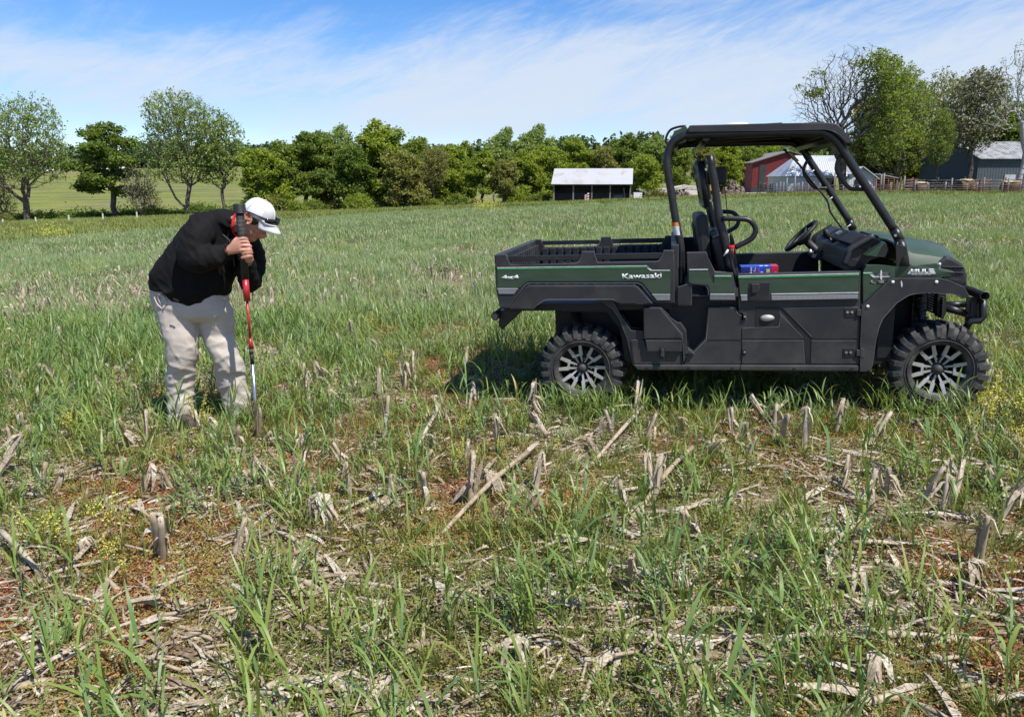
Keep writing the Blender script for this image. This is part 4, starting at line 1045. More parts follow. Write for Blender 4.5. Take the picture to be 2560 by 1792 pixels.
def crate():
    x = gx(1593, 98); o = empty('white_crate', (x, 98, float(gz(x, 98)))); tag(o, 'white slatted crate right of the open shed', 'crate')
    for k in range(4): MB().box((0, -0.4, 0.15 + 0.27 * k), (1.0, 0.04, 0.2)).build('slat', M['white_paint'], o)
    for i in (-0.5, 0.5): MB().box((i, 0, 0.55), (0.05, 0.85, 1.1)).build('side_panel', M['white_paint'], o)
    MB().box((0, 0.42, 0.55), (0.94, 0.04, 1.1)).build('back_panel', M['white_paint'], o)
    MB().box((0, 0, 0.05), (0.94, 0.78, 0.05)).build('base', M['white_paint'], o)
crate()
def stump():
    x = gx(1235, 92); z = float(gz(x, 92)); o = empty('dead_stump', (x, 92, z)); tag(o, 'pale bare dead trunk stump left of the shed', 'tree stump')
    MB().tube([(0, 0, -0.1), (0.03, 0, 0.5), (-0.02, 0, 1.1), (-0.05, 0, 1.75)], [0.2, 0.14, 0.13, 0.11], 9).build('trunk', M['bark'], o)
    MB().tube([(0, 0, 0.25), (0.5, 0, 0.2), (1.1, 0, 0.32)], [0.05, 0.04, 0.02], 5).build('branch', M['bark'], o)
    MB().tube([(0, 0, 0.35), (0.3, 0.1, 0.45), (0.7, 0, 0.25)], [0.05, 0.03, 0.02], 5).build('branch', M['bark'], o)
stump()
def stakes():
    for i, (px, py, lab) in enumerate([(9, 556, 'nearest the left edge of the picture'), (91, 551, 'right of the flared trunk'), (174, 546, 'between the first two trees'), (259, 542, 'left of the olive tree trunk'), (344, 538, 'between olive and fan-shaped tree')]):
        Y = 88; x = gx(px, Y); z = float(gz(x, Y)); top = at(px, py - 8, Y).z
        o = MB().box((0, 0, (top - z) / 2), (0.12, 0.12, top - z), bev=0.02).build('boundary_stake', M['white_paint'], None)
        o.location = (x, Y, z); tag(o, 'white stake on the ditch bank ' + lab, 'stake', 'white stakes along the ditch')
stakes()
def heap(name, px0, px1, Y, h, size, mat, label, n, seed, flat=1.0):
    rs = np.random.RandomState(seed); a, b = gx(px0, Y), gx(px1, Y); m = MB()
    for i in range(n):
        t = rs.uniform(0, 1); u = rs.uniform(-1, 1); env = max(0.05, math.sin(math.pi * t)) ** 0.7
        x = a + (b - a) * t; y = Y + u * 1.6; z = float(gz(x, y)) + rs.uniform(0, 1) * h * env * (1 - abs(u) * 0.6)
        s = size * rs.uniform(0.4, 1.3)
        bm = bmesh.new(); bmesh.ops.create_icosphere(bm, subdivisions=1, radius=1)
        for v in bm.verts: v.co = v.co * rs.uniform(0.75, 1.2)
        bmesh.ops.transform(bm, matrix=Matrix.Translation((x, y, z)) @ Euler(rs.uniform(0, 6, 3)).to_matrix().to_4x4() @ Matrix.Diagonal((s, s * rs.uniform(0.5, 1), s * rs.uniform(0.25, 0.7) * flat, 1)), verts=bm.verts)
        m.merge(bm)
    o = m.build(name, mat, None); return tag(o, label, 'rubble', kind='stuff')
heap('rubble', 1590, 1672, 106, 1.5, 0.42, M['stone_brown'], 'broken concrete and earth heap right of the shed', 240, 1)
heap('rubble', 1684, 1724, 104, 1.2, 0.34, M['stone_brown'], 'dark rubble heap seen between the rear bars', 150, 2)
heap('dirt_pile', 1808, 1856, 116, 2.3, 0.45, M['stone_brown'], 'brown clod heap left of the red barn', 260, 3)
heap('dirt_pile', 1808, 1850, 98, 0.45, 0.5, M['dirt'], 'low bare dirt mound at the gravel edge', 110, 4)
def slabs():
    for i, (px, py, w, rz, ry, lab) in enumerate([(1608, 479, 1.6, 0.2, 0.35, 'tilted'), (1622, 481, 1.4, -0.3, 0.3, 'steep'), (1647, 474, 1.7, 0.1, -0.06, 'flat upper'), (1655, 479, 1.6, 0.2, -0.1, 'flat lower'),
            (1697, 468, 2.0, 0.1, -0.16, 'upper leaning'), (1694, 473, 2.0, 0.0, -0.18, 'lower leaning'), (1724, 467, 2.0, 0.0, 0.08, 'long upper'), (1722, 472, 2.1, -0.1, 0.05, 'long lower'), (1740, 470, 1.5, 0.1, 0.0, 'short'), (1675, 478, 1.3, 0.5, 0.1, 'small')]):
        Y = 104; p = at(px, py, Y)
        o = MB().box((0, 0, 0), (w, 1.2, 0.24), bev=0.03).build('concrete_slab', M['stone_pale'], None)
        for v in o.data.vertices: v.co += Vector((RND.uniform(-1, 1), RND.uniform(-1, 1), RND.uniform(-1, 1))) * 0.03
        o.location = p; o.rotation_euler = (rad(RND.uniform(-8, 8)), ry, rz)
        tag(o, '%s pale concrete slab lying on the rubble%s' % (lab, ' right of the shed' if px < 1680 else ' seen through the cab frame'), 'slab', 'pale slabs on the rubble')
slabs()
def digger():
    Y = 118; x = gx(1772, Y); o = empty('yellow_digger', (x, Y, float(gz(x, Y)))); tag(o, 'yellow digger standing behind the rubble, seen past the cab screen', 'digger')
    MB().box((0, 0.6, 1.3), (1.5, 2.2, 0.9), bev=0.08).build('body', M['yellow_paint'], o)
    MB().box((-0.2, 0.2, 2.3), (0.9, 1.0, 1.15), bev=0.06).build('cab', M['yellow_paint'], o)
    MB().box((-0.2, -0.31, 2.35), (0.7, 0.04, 0.8)).build('window', M['lens'], o)
    for s in (-1, 1): MB().box((s * 0.72, 0.6, 0.45), (0.42, 2.9, 0.8), bev=0.2).build('track', M['rubber'], o)
    MB().tube([(0.35, -0.2, 1.6), (0.45, -1.0, 3.3), (0.5, -2.2, 2.5)], [0.2, 0.17, 0.13], 6).build('boom', M['yellow_paint'], o)
    MB().tube([(0.5, -2.2, 2.5), (0.5, -2.5, 1.2)], 0.13, 6).build('dipper_arm', M['yellow_paint'], o)
    MB().prism([(0.15, 0.7), (0.85, 0.7), (0.8, 1.25), (0.2, 1.25)], -2.9, -2.3, 0.05).build('bucket', M['rust'], o)
digger()
# ------------------------------------------------------------------ utility vehicle
VX, VY, VYAW, VPIT = 0.6538, 6.0459, -0.199, 0.0435
VZ = 0.0015
def Rv():
    return Matrix.Rotation(VYAW, 3, 'Z') @ Matrix.Rotation(-VPIT, 3, 'Y')
RV = Rv(); RVI = RV.transposed(); V0 = Vector((VX, VY, VZ))
def un(px, py, yl):
    """(x, z) in the vehicle's own frame of what is seen at a photograph pixel on its lengthwise plane y = yl"""
    o = RVI @ (Vector((0, 0, CAM_H)) - V0); d = RVI @ ray(px, py)
    t = (yl - o.y) / d.y; p = o + d * t
    return (p.x, p.z)
ZR = {'A': (1200, 560, 700 / 2296), 'B': (1800, 600, 700 / 2296), 'C': (1800, 280, 700 / 2296), 'D': (1640, 290, 540 / 1846),
      'E': (2100, 540, 400 / 2296), 'F': (1220, 580, 540 / 2296), 'G': (1660, 400, 300 / 1507), 'H': (1900, 540, 300 / 2296)}
def Z(k, pts, yl=-0.78):
    ox, oy, s = ZR[k]; return [un(ox + u * s, oy + v * s, yl) for u, v in pts]
def Z3(k, pts, yl):
    return [Vector((x, yl, z)) for x, z in Z(k, pts, yl)]

def text_on_side(txt, x0, x1, z0, z1, y, mat, parent, name='lettering', bold=0.03, shear=0.0, side=-1, rot90=False, thick=0.0015):
    cu = bpy.data.curves.new('t', 'FONT'); cu.body = txt; cu.offset = bold; cu.resolution_u = 3; cu.shear = shear
    o = bpy.data.objects.new('t', cu); COL.objects.link(o)
    dg = bpy.context.evaluated_depsgraph_get(); dg.update()
    me = bpy.data.meshes.new_from_object(o.evaluated_get(dg)); bpy.data.objects.remove(o); bpy.data.curves.remove(cu)
    co = np.zeros(len(me.vertices) * 3, np.float32); me.vertices.foreach_get('co', co); co = co.reshape(-1, 3)
    a, b = co.min(0), co.max(0); n = (co - a) / np.maximum(b - a, 1e-6)
    if rot90: n = np.stack([1 - n[:, 1], n[:, 0], n[:, 2]], 1)
    V = np.zeros_like(co); V[:, 0] = x0 + n[:, 0] * (x1 - x0); V[:, 2] = z0 + n[:, 1] * (z1 - z0); V[:, 1] = y
    if side > 0: V[:, 0] = x0 + (1 - n[:, 0]) * (x1 - x0)
    me.vertices.foreach_set('co', V.ravel()); me.materials.clear(); me.materials.append(mat); me.update()
    ob = link(name, me, parent)
    sd = ob.modifiers.new('thick', 'SOLIDIFY'); sd.thickness = thick; sd.offset = 0
    return ob

veh = empty('utility_vehicle', V0, rot=RV.to_euler())
tag(veh, 'green and black two seat utility vehicle with open cab, roof and cargo bed', 'utility vehicle')
P_, PD, CG, GR = M['plastic'], M['plastic_dark'], M['cage'], M['green']
YS = 0.78

def both(fn):
    for s in (-1, 1): fn(s)
def panel(name, poly, s, y_out, th, mat, bev=0.006, parent=None):
    """side panel: outer face at |y| = y_out, on the near (s=-1) or the far (s=1) flank"""
    m = MB(); m.prism(poly, s * y_out, s * (y_out - th), bev)
    return m.build(name, mat, parent or veh)

# ---- cargo bed
bed_out = Z('F', [(72, 362), (80, 330), (95, 255), (112, 240), (192, 240), (215, 300), (232, 352), (600, 346), (932, 338), (972, 322), (1000, 208), (1128, 208), (1158, 330), (1790, 320), (1828, 308), (1868, 196), (1976, 194), (1980, 330), (1982, 755), (1795, 757), (1742, 700), (1640, 560), (1590, 538), (430, 538), (390, 560), (230, 810), (128, 812), (100, 700), (80, 560)])
green_bed = Z('F', [(100, 378), (1700, 358), (1738, 398), (1938, 402), (1938, 658), (1745, 660), (1640, 530), (1590, 518), (430, 520), (385, 545), (345, 590), (100, 592)])
def bed_side(s):
    b = panel('bed_side', bed_out, s, YS, 0.05, P_, 0.006)
    g = panel('green_panel', green_bed, s, YS + 0.004, 0.01, GR, 0.0015, b)
    f = MB(); y = s * (YS + 0.006)
    f.prism(Z('F', [(100, 376), (1690, 356), (1693, 362), (100, 383)]), y, y - s * 0.004)
    f.prism(Z('F', [(100, 598), (322, 598), (319, 604), (100, 604)]), y, y - s * 0.008)
    f.prism(Z('F', [(1745, 660), (1936, 660), (1936, 667), (1750, 667)]), y, y - s * 0.008)
    f.prism(Z('F', [(1688, 382), (1712, 382), (1745, 403), (1935, 403), (1935, 411), (1726, 411)]), y, y - s * 0.004)
    f.build('white_stripe', M['white_decal'], b)
    f = MB(); f.prism(Z('F', [(100, 389), (1705, 368), (1712, 376), (100, 398)]), y, y - s * 0.004); f.build('green_stripe', M['green_decal'], b)
    f = MB(); f.prism(Z('F', [(1756, 674), (1935, 674), (1935, 724), (1800, 724)]), y, y - s * 0.008); f.build('silver_decal', M['dots'], b)
    f = MB()
    f.prism(Z('F', [(106, 612), (313, 612), (277, 657), (116, 657)]), y, y - s * 0.008)
    f.build('silver_decal', M['dots'], b)
    a, c = Z('F', [(143, 503), (327, 456)]); text_on_side('4x4', a[0], c[0], a[1], c[1], y, M['white_decal'], b, side=s, bold=0.045)
    a, c = Z('F', [(1425, 499), (1845, 434)]); text_on_side('Kawasaki', a[0], c[0], a[1], c[1], y, M['white_decal'], b, side=s, bold=0.03)
    # wheel arch trim
    tr = panel('arch_trim', Z('F', [(232, 812), (400, 580), (440, 561), (1555, 559), (1600, 578), (1755, 756), (1600, 760), (1400, 760), (1350, 705), (1320, 697), (640, 697), (595, 708), (490, 821)]), s, YS + 0.035, 0.09, P_, 0.018)
    m = MB(); m.prism(Z('F', [(1405, 735), (1570, 733), (1600, 758), (1405, 758)]), s * (YS + 0.037), s * (YS + 0.02), 0.003)
    m.build('reflector_recess', PD, tr)
    # gunwale posts and rails
    rl = MB(); r0 = Z('F', [(225, 282), (985, 270)], -0.74); rl.prism([(r0[0][0], r0[0][1] + 0.018), (r0[1][0], r0[1][1] + 0.018), (r0[1][0], r0[1][1] - 0.018), (r0[0][0], r0[0][1] - 0.018)], s * 0.755, s * 0.735, 0.004)
    rl.build('bed_rail', CG, veh)
    rl = MB(); r0 = Z('F', [(1140, 262), (1860, 252)], -0.74); rl.prism([(r0[0][0], r0[0][1] + 0.02), (r0[1][0], r0[1][1] + 0.02), (r0[1][0], r0[1][1] - 0.02), (r0[0][0], r0[0][1] - 0.02)], s * 0.755, s * 0.735, 0.004)
    rl.build('bed_rail', CG, veh)
both(bed_side)
BX0, BX1 = un(1244, 660, -0.74)[0] + 0.03, un(1680, 660, -0.74)[0]
BZ0 = 0.80; BZ1 = un(1400, 661, -0.78)[1]
MB().box(((BX0 + BX1) / 2, 0, BZ0 - 0.02), (BX1 - BX0, 1.46, 0.05)).build('bed_floor', PD, veh)
for s in (-1, 1):
    m = MB()
    for k in range(16):
        x = BX0 + 0.08 + (BX1 - BX0 - 0.16) * k / 15
        m.box((x, s * 0.712, (0.90 + BZ1) / 2), (0.045, 0.035, BZ1 - 0.90), bev=0.004)
    m.build('bed_rib', P_, veh)
def tailgate():
    m = MB(); zt = un(1240, 640, -0.72)[1] + 0.01
    m.box((BX0 - 0.02, 0, (BZ0 + zt) / 2), (0.05, 1.48, zt - BZ0), (0, rad(-3), 0), bev=0.008)
    o = m.build('tailgate', P_, veh)
    m = MB()
    for k in range(15): m.box((BX0 + 0.018, -0.66 + 0.0943 * k, (BZ0 + zt) / 2 - 0.01), (0.028, 0.04, zt - BZ0 - 0.06), (0, rad(-3), 0), bev=0.003)
    m.build('tailgate_rib', P_, o)
tailgate()
m = MB(); m.box((BX1 + 0.02, 0, (BZ0 + BZ1) / 2 + 0.05), (0.05, 1.48, BZ1 - BZ0 + 0.12), bev=0.008); m.build('bed_front_board', P_, veh)
# ---- tail: bracket and tube
for s in (-1, 1):
    MB().prism(Z('A', [(162, 705), (345, 712), (182, 868), (150, 835)], -0.55), s * 0.55, s * 0.49, 0.006).build('tail_bracket', CG, veh)
a = Z3('A', [(122, 757)], -0.62)[0]
MB().tube([a, Vector((a.x, 0.62, a.z))], 0.030, 14).build('rear_bumper_tube', CG, veh)
for s in (-1, 1): MB().tube([Vector((a.x, s * 0.622, a.z)), Vector((a.x, s * 0.628, a.z))], 0.022, 12).build('tube_end_cap', M['wood_grey'], veh)
# ---- underbody: frame, engine box, arch liners
MB().box((0.95, 0, 0.40), (2.2, 1.28, 0.10), bev=0.01).build('floor_pan', PD, veh)
MB().box((0.22, 0, 0.64), (0.90, 0.80, 0.30), bev=0.02).build('engine_box', PD, veh)
MB().box((0.78, 0, 0.62), (0.36, 1.36, 0.42), bev=0.01).build('rear_bulkhead', PD, veh)
MB().box((0.06, 0, 0.33), (0.35, 0.30, 0.26), bev=0.05).build('gearbox', PD, veh)
for s in (-1, 1):
    MB().tube([(0.0, s * 0.10, 0.34), (0.0, s * 0.60, 0.33)], 0.028, 8).build('rear_half_shaft', CG, veh)
    MB().tube([(0.02, s * 0.15, 0.30), (0.30, s * 0.62, 0.30)], 0.022, 8).build('rear_arm', CG, veh)
    MB().tube([(-0.12, s * 0.15, 0.30), (0.0, s * 0.6, 0.27)], 0.022, 8).build('rear_arm', CG, veh)
    MB().tube([(-0.08, s * 0.42, 0.78), (0.0, s * 0.56, 0.36)], 0.035, 10).build('rear_shock', CG, veh)
    MB().prism(Z('A', [(600, 690), (950, 640), (1110, 700), (1230, 880), (1245, 960), (1240, 1120), (1190, 1120), (1150, 860), (1040, 720), (700, 720)], -0.70), s * 0.70, s * 0.42).build('wheel_housing', PD, veh)
MB().box((BX0 + 0.5, 0, 0.755), (1.0, 0.9, 0.06), bev=0.01).build('bed_frame', CG, veh)

# ---- cab sides
def cab_side(s):
    # second arch trim and lower skirt
    panel('rear_skirt', Z('A', [(955, 622), (1090, 622), (1145, 735), (1235, 875), (1340, 875), (1345, 945), (1240, 948), (1262, 1152), (1252, 1160), (1205, 940), (1150, 780), (1090, 690)], -0.76), s, 0.76, 0.10, P_, 0.008)
    panel('lower_skirt', Z('A', [(1238, 950), (1345, 950), (1360, 1048), (1652, 1050), (1665, 1150), (1262, 1150)], -0.77), s, 0.77, 0.07, P_, 0.006)
    b = panel('storage_box', Z('A', [(1340, 685), (1480, 685), (1655, 900), (1655, 945), (1343, 945)], -0.80), s, 0.80, 0.16, P_, 0.010)
    MB().prism(Z('A', [(1355, 951), (1652, 951), (1654, 1050), (1370, 1048)], -0.80), s * 0.80, s * 0.68, 0.008).build('lower_cover', P_, b)
    MB().prism(Z('A', [(1484, 685), (1530, 728), (1560, 770), (1625, 815), (1640, 808), (1692, 885), (1698, 1035), (1668, 1145), (1660, 900)], -0.785), s * 0.785, s * 0.60, 0.012).build('bevelled_side', P_, b)
    MB().prism(Z('A', [(1478, 1012), (1515, 1012), (1515, 1105), (1468, 1105)], -0.81), s * 0.812, s * 0.79, 0.004).build('latch', PD, b)
    MB().prism(Z('A', [(1484, 1024), (1508, 1024), (1508, 1088), (1484, 1088)], -0.815), s * 0.818, s * 0.80, 0.003).build('latch_tongue', P_, b)
    panel('step_block', Z('A', [(1677, 1068), (1707, 1027), (1762, 1066)], -0.79), s, 0.79, 0.10, P_, 0.005)
    # rocker with bolts
    r = panel('rocker', Z('A', [(1256, 1154), (2135, 1157), (2124, 1201), (1290, 1198)], -0.78), s, 0.78, 0.20, P_, 0.010)
    panel('rocker', Z('B', [(165, 1026), (1138, 1028), (1136, 1078), (163, 1072)], -0.78), s, 0.78, 0.20, P_, 0.010)
    for k, pts in (('A', [(1365, 1183), (1710, 1183), (2068, 1187)]), ('B', [(608, 1058), (1080, 1062)])):
        for p in Z3(k, pts, -0.782):
            MB().tube([(p.x, s * 0.775, p.z), (p.x, s * 0.787, p.z)], 0.010, 10).build('bolt', CG, r)
    # fixed rear cab panel
    lp = panel('cab_lower_panel', Z('A', [(1870, 682), (2098, 682), (2104, 735), (2146, 742), (2144, 1150), (1677, 1150), (1677, 1072), (1745, 1066), (1862, 946)], -0.76), s, 0.765, 0.07, P_, 0.008)
    MB().prism(Z('A', [(1866, 946), (2143, 944), (2143, 950), (1866, 952)], -0.765), s * 0.768, s * 0.755).build('panel_seam', PD, lp)
    q = panel('cab_rear_panel', Z('A', [(1695, 234), (1858, 230), (1868, 270), (1925, 402), (2076, 402), (2098, 628), (1882, 632), (1872, 520), (1855, 500), (1735, 498), (1705, 480)], -0.78), s, 0.78, 0.06, P_, 0.006)
    MB().prism(Z('A', [(1712, 378), (1868, 376), (1905, 480), (1925, 484), (1912, 408), (2068, 408), (2085, 570), (1886, 572), (1880, 510), (1862, 493), (1740, 492), (1714, 478)], -0.784), s * 0.784, s * 0.774, 0.0015).build('green_panel', GR, q)
    f = MB(); y = s * 0.787
    f.prism(Z('A', [(1716, 371), (1868, 369), (1870, 376), (1716, 378)]), y, y - s * 0.006)
    f.prism(Z('A', [(1924, 421), (2060, 421), (2060, 426), (1924, 426)]), y, y - s * 0.004)
    f.prism(Z('A', [(1888, 572), (2086, 572), (2087, 579), (1888, 579)]), y, y - s * 0.006)
    f.build('white_stripe', M['white_decal'], q)
    f = MB(); f.prism(Z('A', [(1924, 431), (2062, 431), (2062, 437), (1924, 437)]), y, y - s * 0.004); f.build('green_stripe', M['green_decal'], q)
    f = MB(); f.prism(Z('A', [(1888, 585), (2088, 585), (2092, 620), (1888, 620)]), y, y - s * 0.006); f.build('silver_decal', M['dots'], q)
    # socket of the rear bar
    k = panel('bar_socket', Z('A', [(1620, 515), (1700, 500), (1740, 472), (1738, 672), (1622, 672)], -0.775), s, 0.775, 0.12, P_, 0.008)
    p = Z3('A', [(1672, 654)], -0.78)[0]; MB().tube([(p.x, s * 0.77, p.z), (p.x, s * 0.782, p.z)], 0.013, 12).build('bolt', CG, k)
    # door
    d = panel('door', Z('B', [(146, 280), (300, 277), (1155, 256), (1150, 400), (1143, 1020), (178, 1020), (176, 660), (222, 655), (222, 600), (150, 600), (165, 505)], -0.765), s, 0.765, 0.06, P_, 0.006)
    up = MB(); up.prism(Z('B', [(146, 280), (1155, 256), (1143, 498), (168, 508)], -0.785), s * 0.785, s * 0.73, 0.006); up.build('upper_frame', P_, d)
    MB().prism(Z('B', [(150, 300), (1138, 276), (1132, 425), (412, 438), (412, 360), (398, 338), (250, 338), (232, 355), (222, 447), (165, 450)], -0.789), s * 0.789, s * 0.778, 0.0015).build('green_panel', GR, d)
    f = MB(); y = s * 0.792
    f.prism(Z('B', [(150, 294), (1138, 270), (1138, 276), (150, 300)]), y, y - s * 0.008)
    f.prism(Z('B', [(420, 438), (1132, 426), (1132, 433), (420, 445)]), y, y - s * 0.010)
    f.prism(Z('B', [(168, 448), (222, 447), (222, 454), (170, 455)]), y, y - s * 0.010)
    f.build('white_stripe', M['white_decal'], d)
    f = MB(); f.prism(Z('B', [(150, 305), (1138, 281), (1138, 289), (150, 313)]), y, y - s * 0.006); f.build('green_stripe', M['green_decal'], d)
    f = MB(); f.prism(Z('B', [(420, 452), (1130, 440), (1130, 477), (424, 491)]), y, y - s * 0.010)
    f.prism(Z('B', [(172, 460), (222, 458), (224, 494), (176, 495)]), y, y - s * 0.010); f.build('silver_decal', M['dots'], d)
    h = MB(); h.prism(Z('B', [(232, 340), (412, 338), (414, 500), (232, 502)]), s * 0.790, s * 0.76, 0.008); h = h.build('handle_recess', P_, d)
    MB().prism(Z('B', [(246, 350), (404, 348), (404, 430), (340, 470), (300, 494), (244, 494)]), s * 0.7915, s * 0.785, 0.002).build('recess_floor', PD, d)
    MB().prism(Z('B', [(257, 357), (320, 355), (322, 400), (300, 432), (258, 432)]), s * 0.802, s * 0.785, 0.006).build('door_handle', P_, d)
    MB().prism(Z('B', [(292, 548), (488, 546), (488, 712), (440, 700), (390, 716), (340, 702), (290, 716)]), s * 0.767, s * 0.735, 0.004).build('pocket_shade', PD, d)  # dark plate paints the shade inside the knob pocket
    c = Z3('B', [(388, 640)], -0.77)[0]
    m = MB(); m.lathe([(0.0, 0.02), (0.030, 0.016), (0.046, 0.0), (0.046, -0.02), (0, -0.02)], (c.x, 0, 0), 'y', 20)
    for v in m.bm.verts: v.co.y = s * (0.772 + v.co.y * 0.6); v.co.z = c.z + v.co.z * 0.5
    m.build('pull_knob', M['alloy'], d)
    MB().prism(Z('B', [(480, 548), (500, 560), (748, 790), (742, 1018), (706, 1018), (690, 795)]), s * 0.767, s * 0.74, 0.003).build('door_groove', PD, d)
    MB().prism(Z('B', [(505, 556), (1140, 548), (1140, 815), (760, 816), (750, 786)]), s * 0.772, s * 0.75, 0.005).build('outer_plate', P_, d)
    MB().prism(Z('B', [(750, 824), (1138, 824), (1138, 1018), (745, 1018)]), s * 0.772, s * 0.75, 0.005).build('lower_plate', P_, d)
    MB().prism(Z('B', [(182, 720), (292, 718), (488, 716), (492, 600), (684, 796), (686, 815), (180, 815)]), s * 0.771, s * 0.75, 0.005).build('outer_plate', P_, d)
    MB().prism(Z('B', [(180, 824), (688, 824), (700, 1018), (180, 1018)]), s * 0.771, s * 0.75, 0.005).build('lower_plate', P_, d)
    for (u0, v0, u1, v1, b1, b2) in ((1020, 556, 1142, 636, (1046, 593), (1083, 592)), (1008, 888, 1140, 966, (1036, 922), (1072, 922))):
        g = MB().prism(Z('B', [(u0, v0), (u1, v0), (u1, v1), (u0, v1)]), s * 0.776, s * 0.76, 0.004).build('hinge', PD, d)
        MB().prism(Z('B', [(u1 - 20, v0 + 12), (u1 + 14, v0 + 10), (u1 + 14, v1 - 18), (u1 - 20, v1 - 16)]), s * 0.786, s * 0.76, 0.003).build('hinge_knuckle', P_, d)
        for q2 in (b1, b2):
            p = Z3('B', [q2], -0.78)[0]; MB().tube([(p.x, s * 0.775, p.z), (p.x, s * 0.781, p.z)], 0.0085, 10).build('bolt', M['steel'], g if False else d)
    for (u, v) in ((203, 628), (200, 918)):
        MB().prism(Z('B', [(u - 14, v - 22), (u + 16, v - 22), (u + 16, v + 22), (u - 14, v + 22)]), s * 0.778, s * 0.76, 0.003).build('striker', PD, d)
        p = Z3('B', [(u + 2, v)], -0.78)[0]; MB().tube([(p.x, s * 0.777, p.z), (p.x, s * 0.784, p.z)], 0.008, 8).build('bolt', M['steel'], d)
    # front fender and flare
    fr = panel('fender', Z('B', [(1166, 270), (1180, 200), (1165, 545), (1162, 560), (1390, 326), (1455, 316), (1800, 316), (1802, 290), (1790, 195), (1740, 190), (1540, 215), (1440, 215), (1300, 205), (1200, 205)], -0.70) if False else
               Z('B', [(1168, 268), (1200, 205), (1300, 205), (1440, 216), (1540, 216), (1780, 190), (1800, 250), (1808, 318), (1460, 320), (1395, 330), (1172, 548)], -0.74), s, 0.745, 0.05, GR, 0.004)
    fl = panel('fender_flare', Z('B', [(1163, 548), (1388, 328), (1420, 318), (1480, 314), (1800, 314), (1870, 326), (2005, 385), (2047, 462), (2040, 470), (1995, 482), (1960, 455), (1900, 440), (1700, 434), (1600, 438), (1545, 452), (1450, 512), (1335, 640), (1300, 720), (1282, 820), (1254, 1030), (1238, 1062), (1192, 1080), (1147, 1080), (1152, 820)], -0.785), s, 0.785, 0.11, P_, 0.02)
    for (u, v) in ((1418, 346), (1776, 345), (1212, 546)):
        p = Z3('B', [(u, v)], -0.79)[0]; m = MB(); m.ellipsoid((p.x, s * 0.786, p.z), (0.011, 0.006, 0.011), sub=2); m.build('push_pin', M['white_paint'], fl)
    MB().prism(Z('B', [(1152, 888), (1182, 888), (1182, 962), (1150, 962)], -0.787), s * 0.789, s * 0.78, 0.003).build('clip_cover', P_, fl)
    # decals on the fender
    y = s * 0.7475
    f = MB(); f.prism(Z('B', [(1176, 266), (1245, 266), (1252, 271), (1176, 272)], -0.748), y, y - s * 0.004); f.build('white_stripe', M['white_decal'], fr)
    f = MB(); f.prism(Z('B', [(1176, 275), (1256, 275), (1262, 281), (1176, 281)], -0.748), y, y - s * 0.004); f.build('green_stripe', M['green_decal'], fr)
    f = MB(); f.prism(Z('E', [(428, 842), (470, 842), (512, 868), (712, 868), (712, 877), (475, 884)], -0.748), y, y - s * 0.004)
    f.prism(Z('E', [(525, 856), (695, 852), (695, 857), (525, 861)], -0.748), y, y - s * 0.004); f.build('chevron', M['white_decal'], fr)
    f = MB(); f.prism(Z('E', [(458, 806), (765, 806), (720, 846), (500, 848)], -0.748), y - s * 0.0012, y - s * 0.004); f.build('dark_patch', P_, fr)
    a, c = Z('E', [(535, 848), (700, 812)], -0.748); text_on_side('EPS', a[0], c[0], a[1], c[1], y + s * 0.001, M['wood_grey'], fr, side=s, bold=0.0, shear=0.5)
    a, c = Z('E', [(438, 966), (506, 922)], -0.748); text_on_side('L', a[0], c[0], a[1], c[1], y, M['wood_grey'], fr, side=s, bold=0.05)
    a, c = Z('E', [(540, 966), (634, 922)], -0.748); text_on_side('E', a[0], c[0], a[1], c[1], y, M['wood_grey'], fr, side=s, bold=0.05)
    a, c = Z('E', [(1010, 826), (1335, 758)], -0.748); text_on_side('MULE', a[0], c[0], a[1], c[1], y, M['white_decal'], fr, side=s, bold=0.05)
    f = MB(); f.prism(Z('E', [(970, 830), (1022, 758), (1040, 758), (1010, 830)], -0.748), y, y - s * 0.003); f.prism(Z('E', [(1330, 758), (1345, 758), (1375, 830), (1330, 830)], -0.748), y, y - s * 0.003)
    f.prism(Z('E', [(970, 822), (1375, 822), (1375, 832), (970, 832)], -0.748), y, y - s * 0.003); f.build('letter_bar', M['white_decal'], fr)
    a, c = Z('E', [(1022, 862), (1310, 834)], -0.748); text_on_side('PRO-FX', a[0], c[0], a[1], c[1], y, M['wood_grey'], fr, side=s, bold=0.02)
    # white scuffs
    for k, pts in (('E', [(580, 790), (592, 768), (604, 800), (604, 900), (590, 925), (576, 890)]), ('E', [(848, 930), (860, 915), (876, 970), (866, 1018), (852, 990)])):
        f = MB(); yy = s * (0.7502 if pts[0][0] < 700 else 0.7872); f.prism(Z(k, pts, -0.75), yy, yy - s * 0.002); f.build('scuff_mark', M['white_decal'], fr)
both(cab_side)

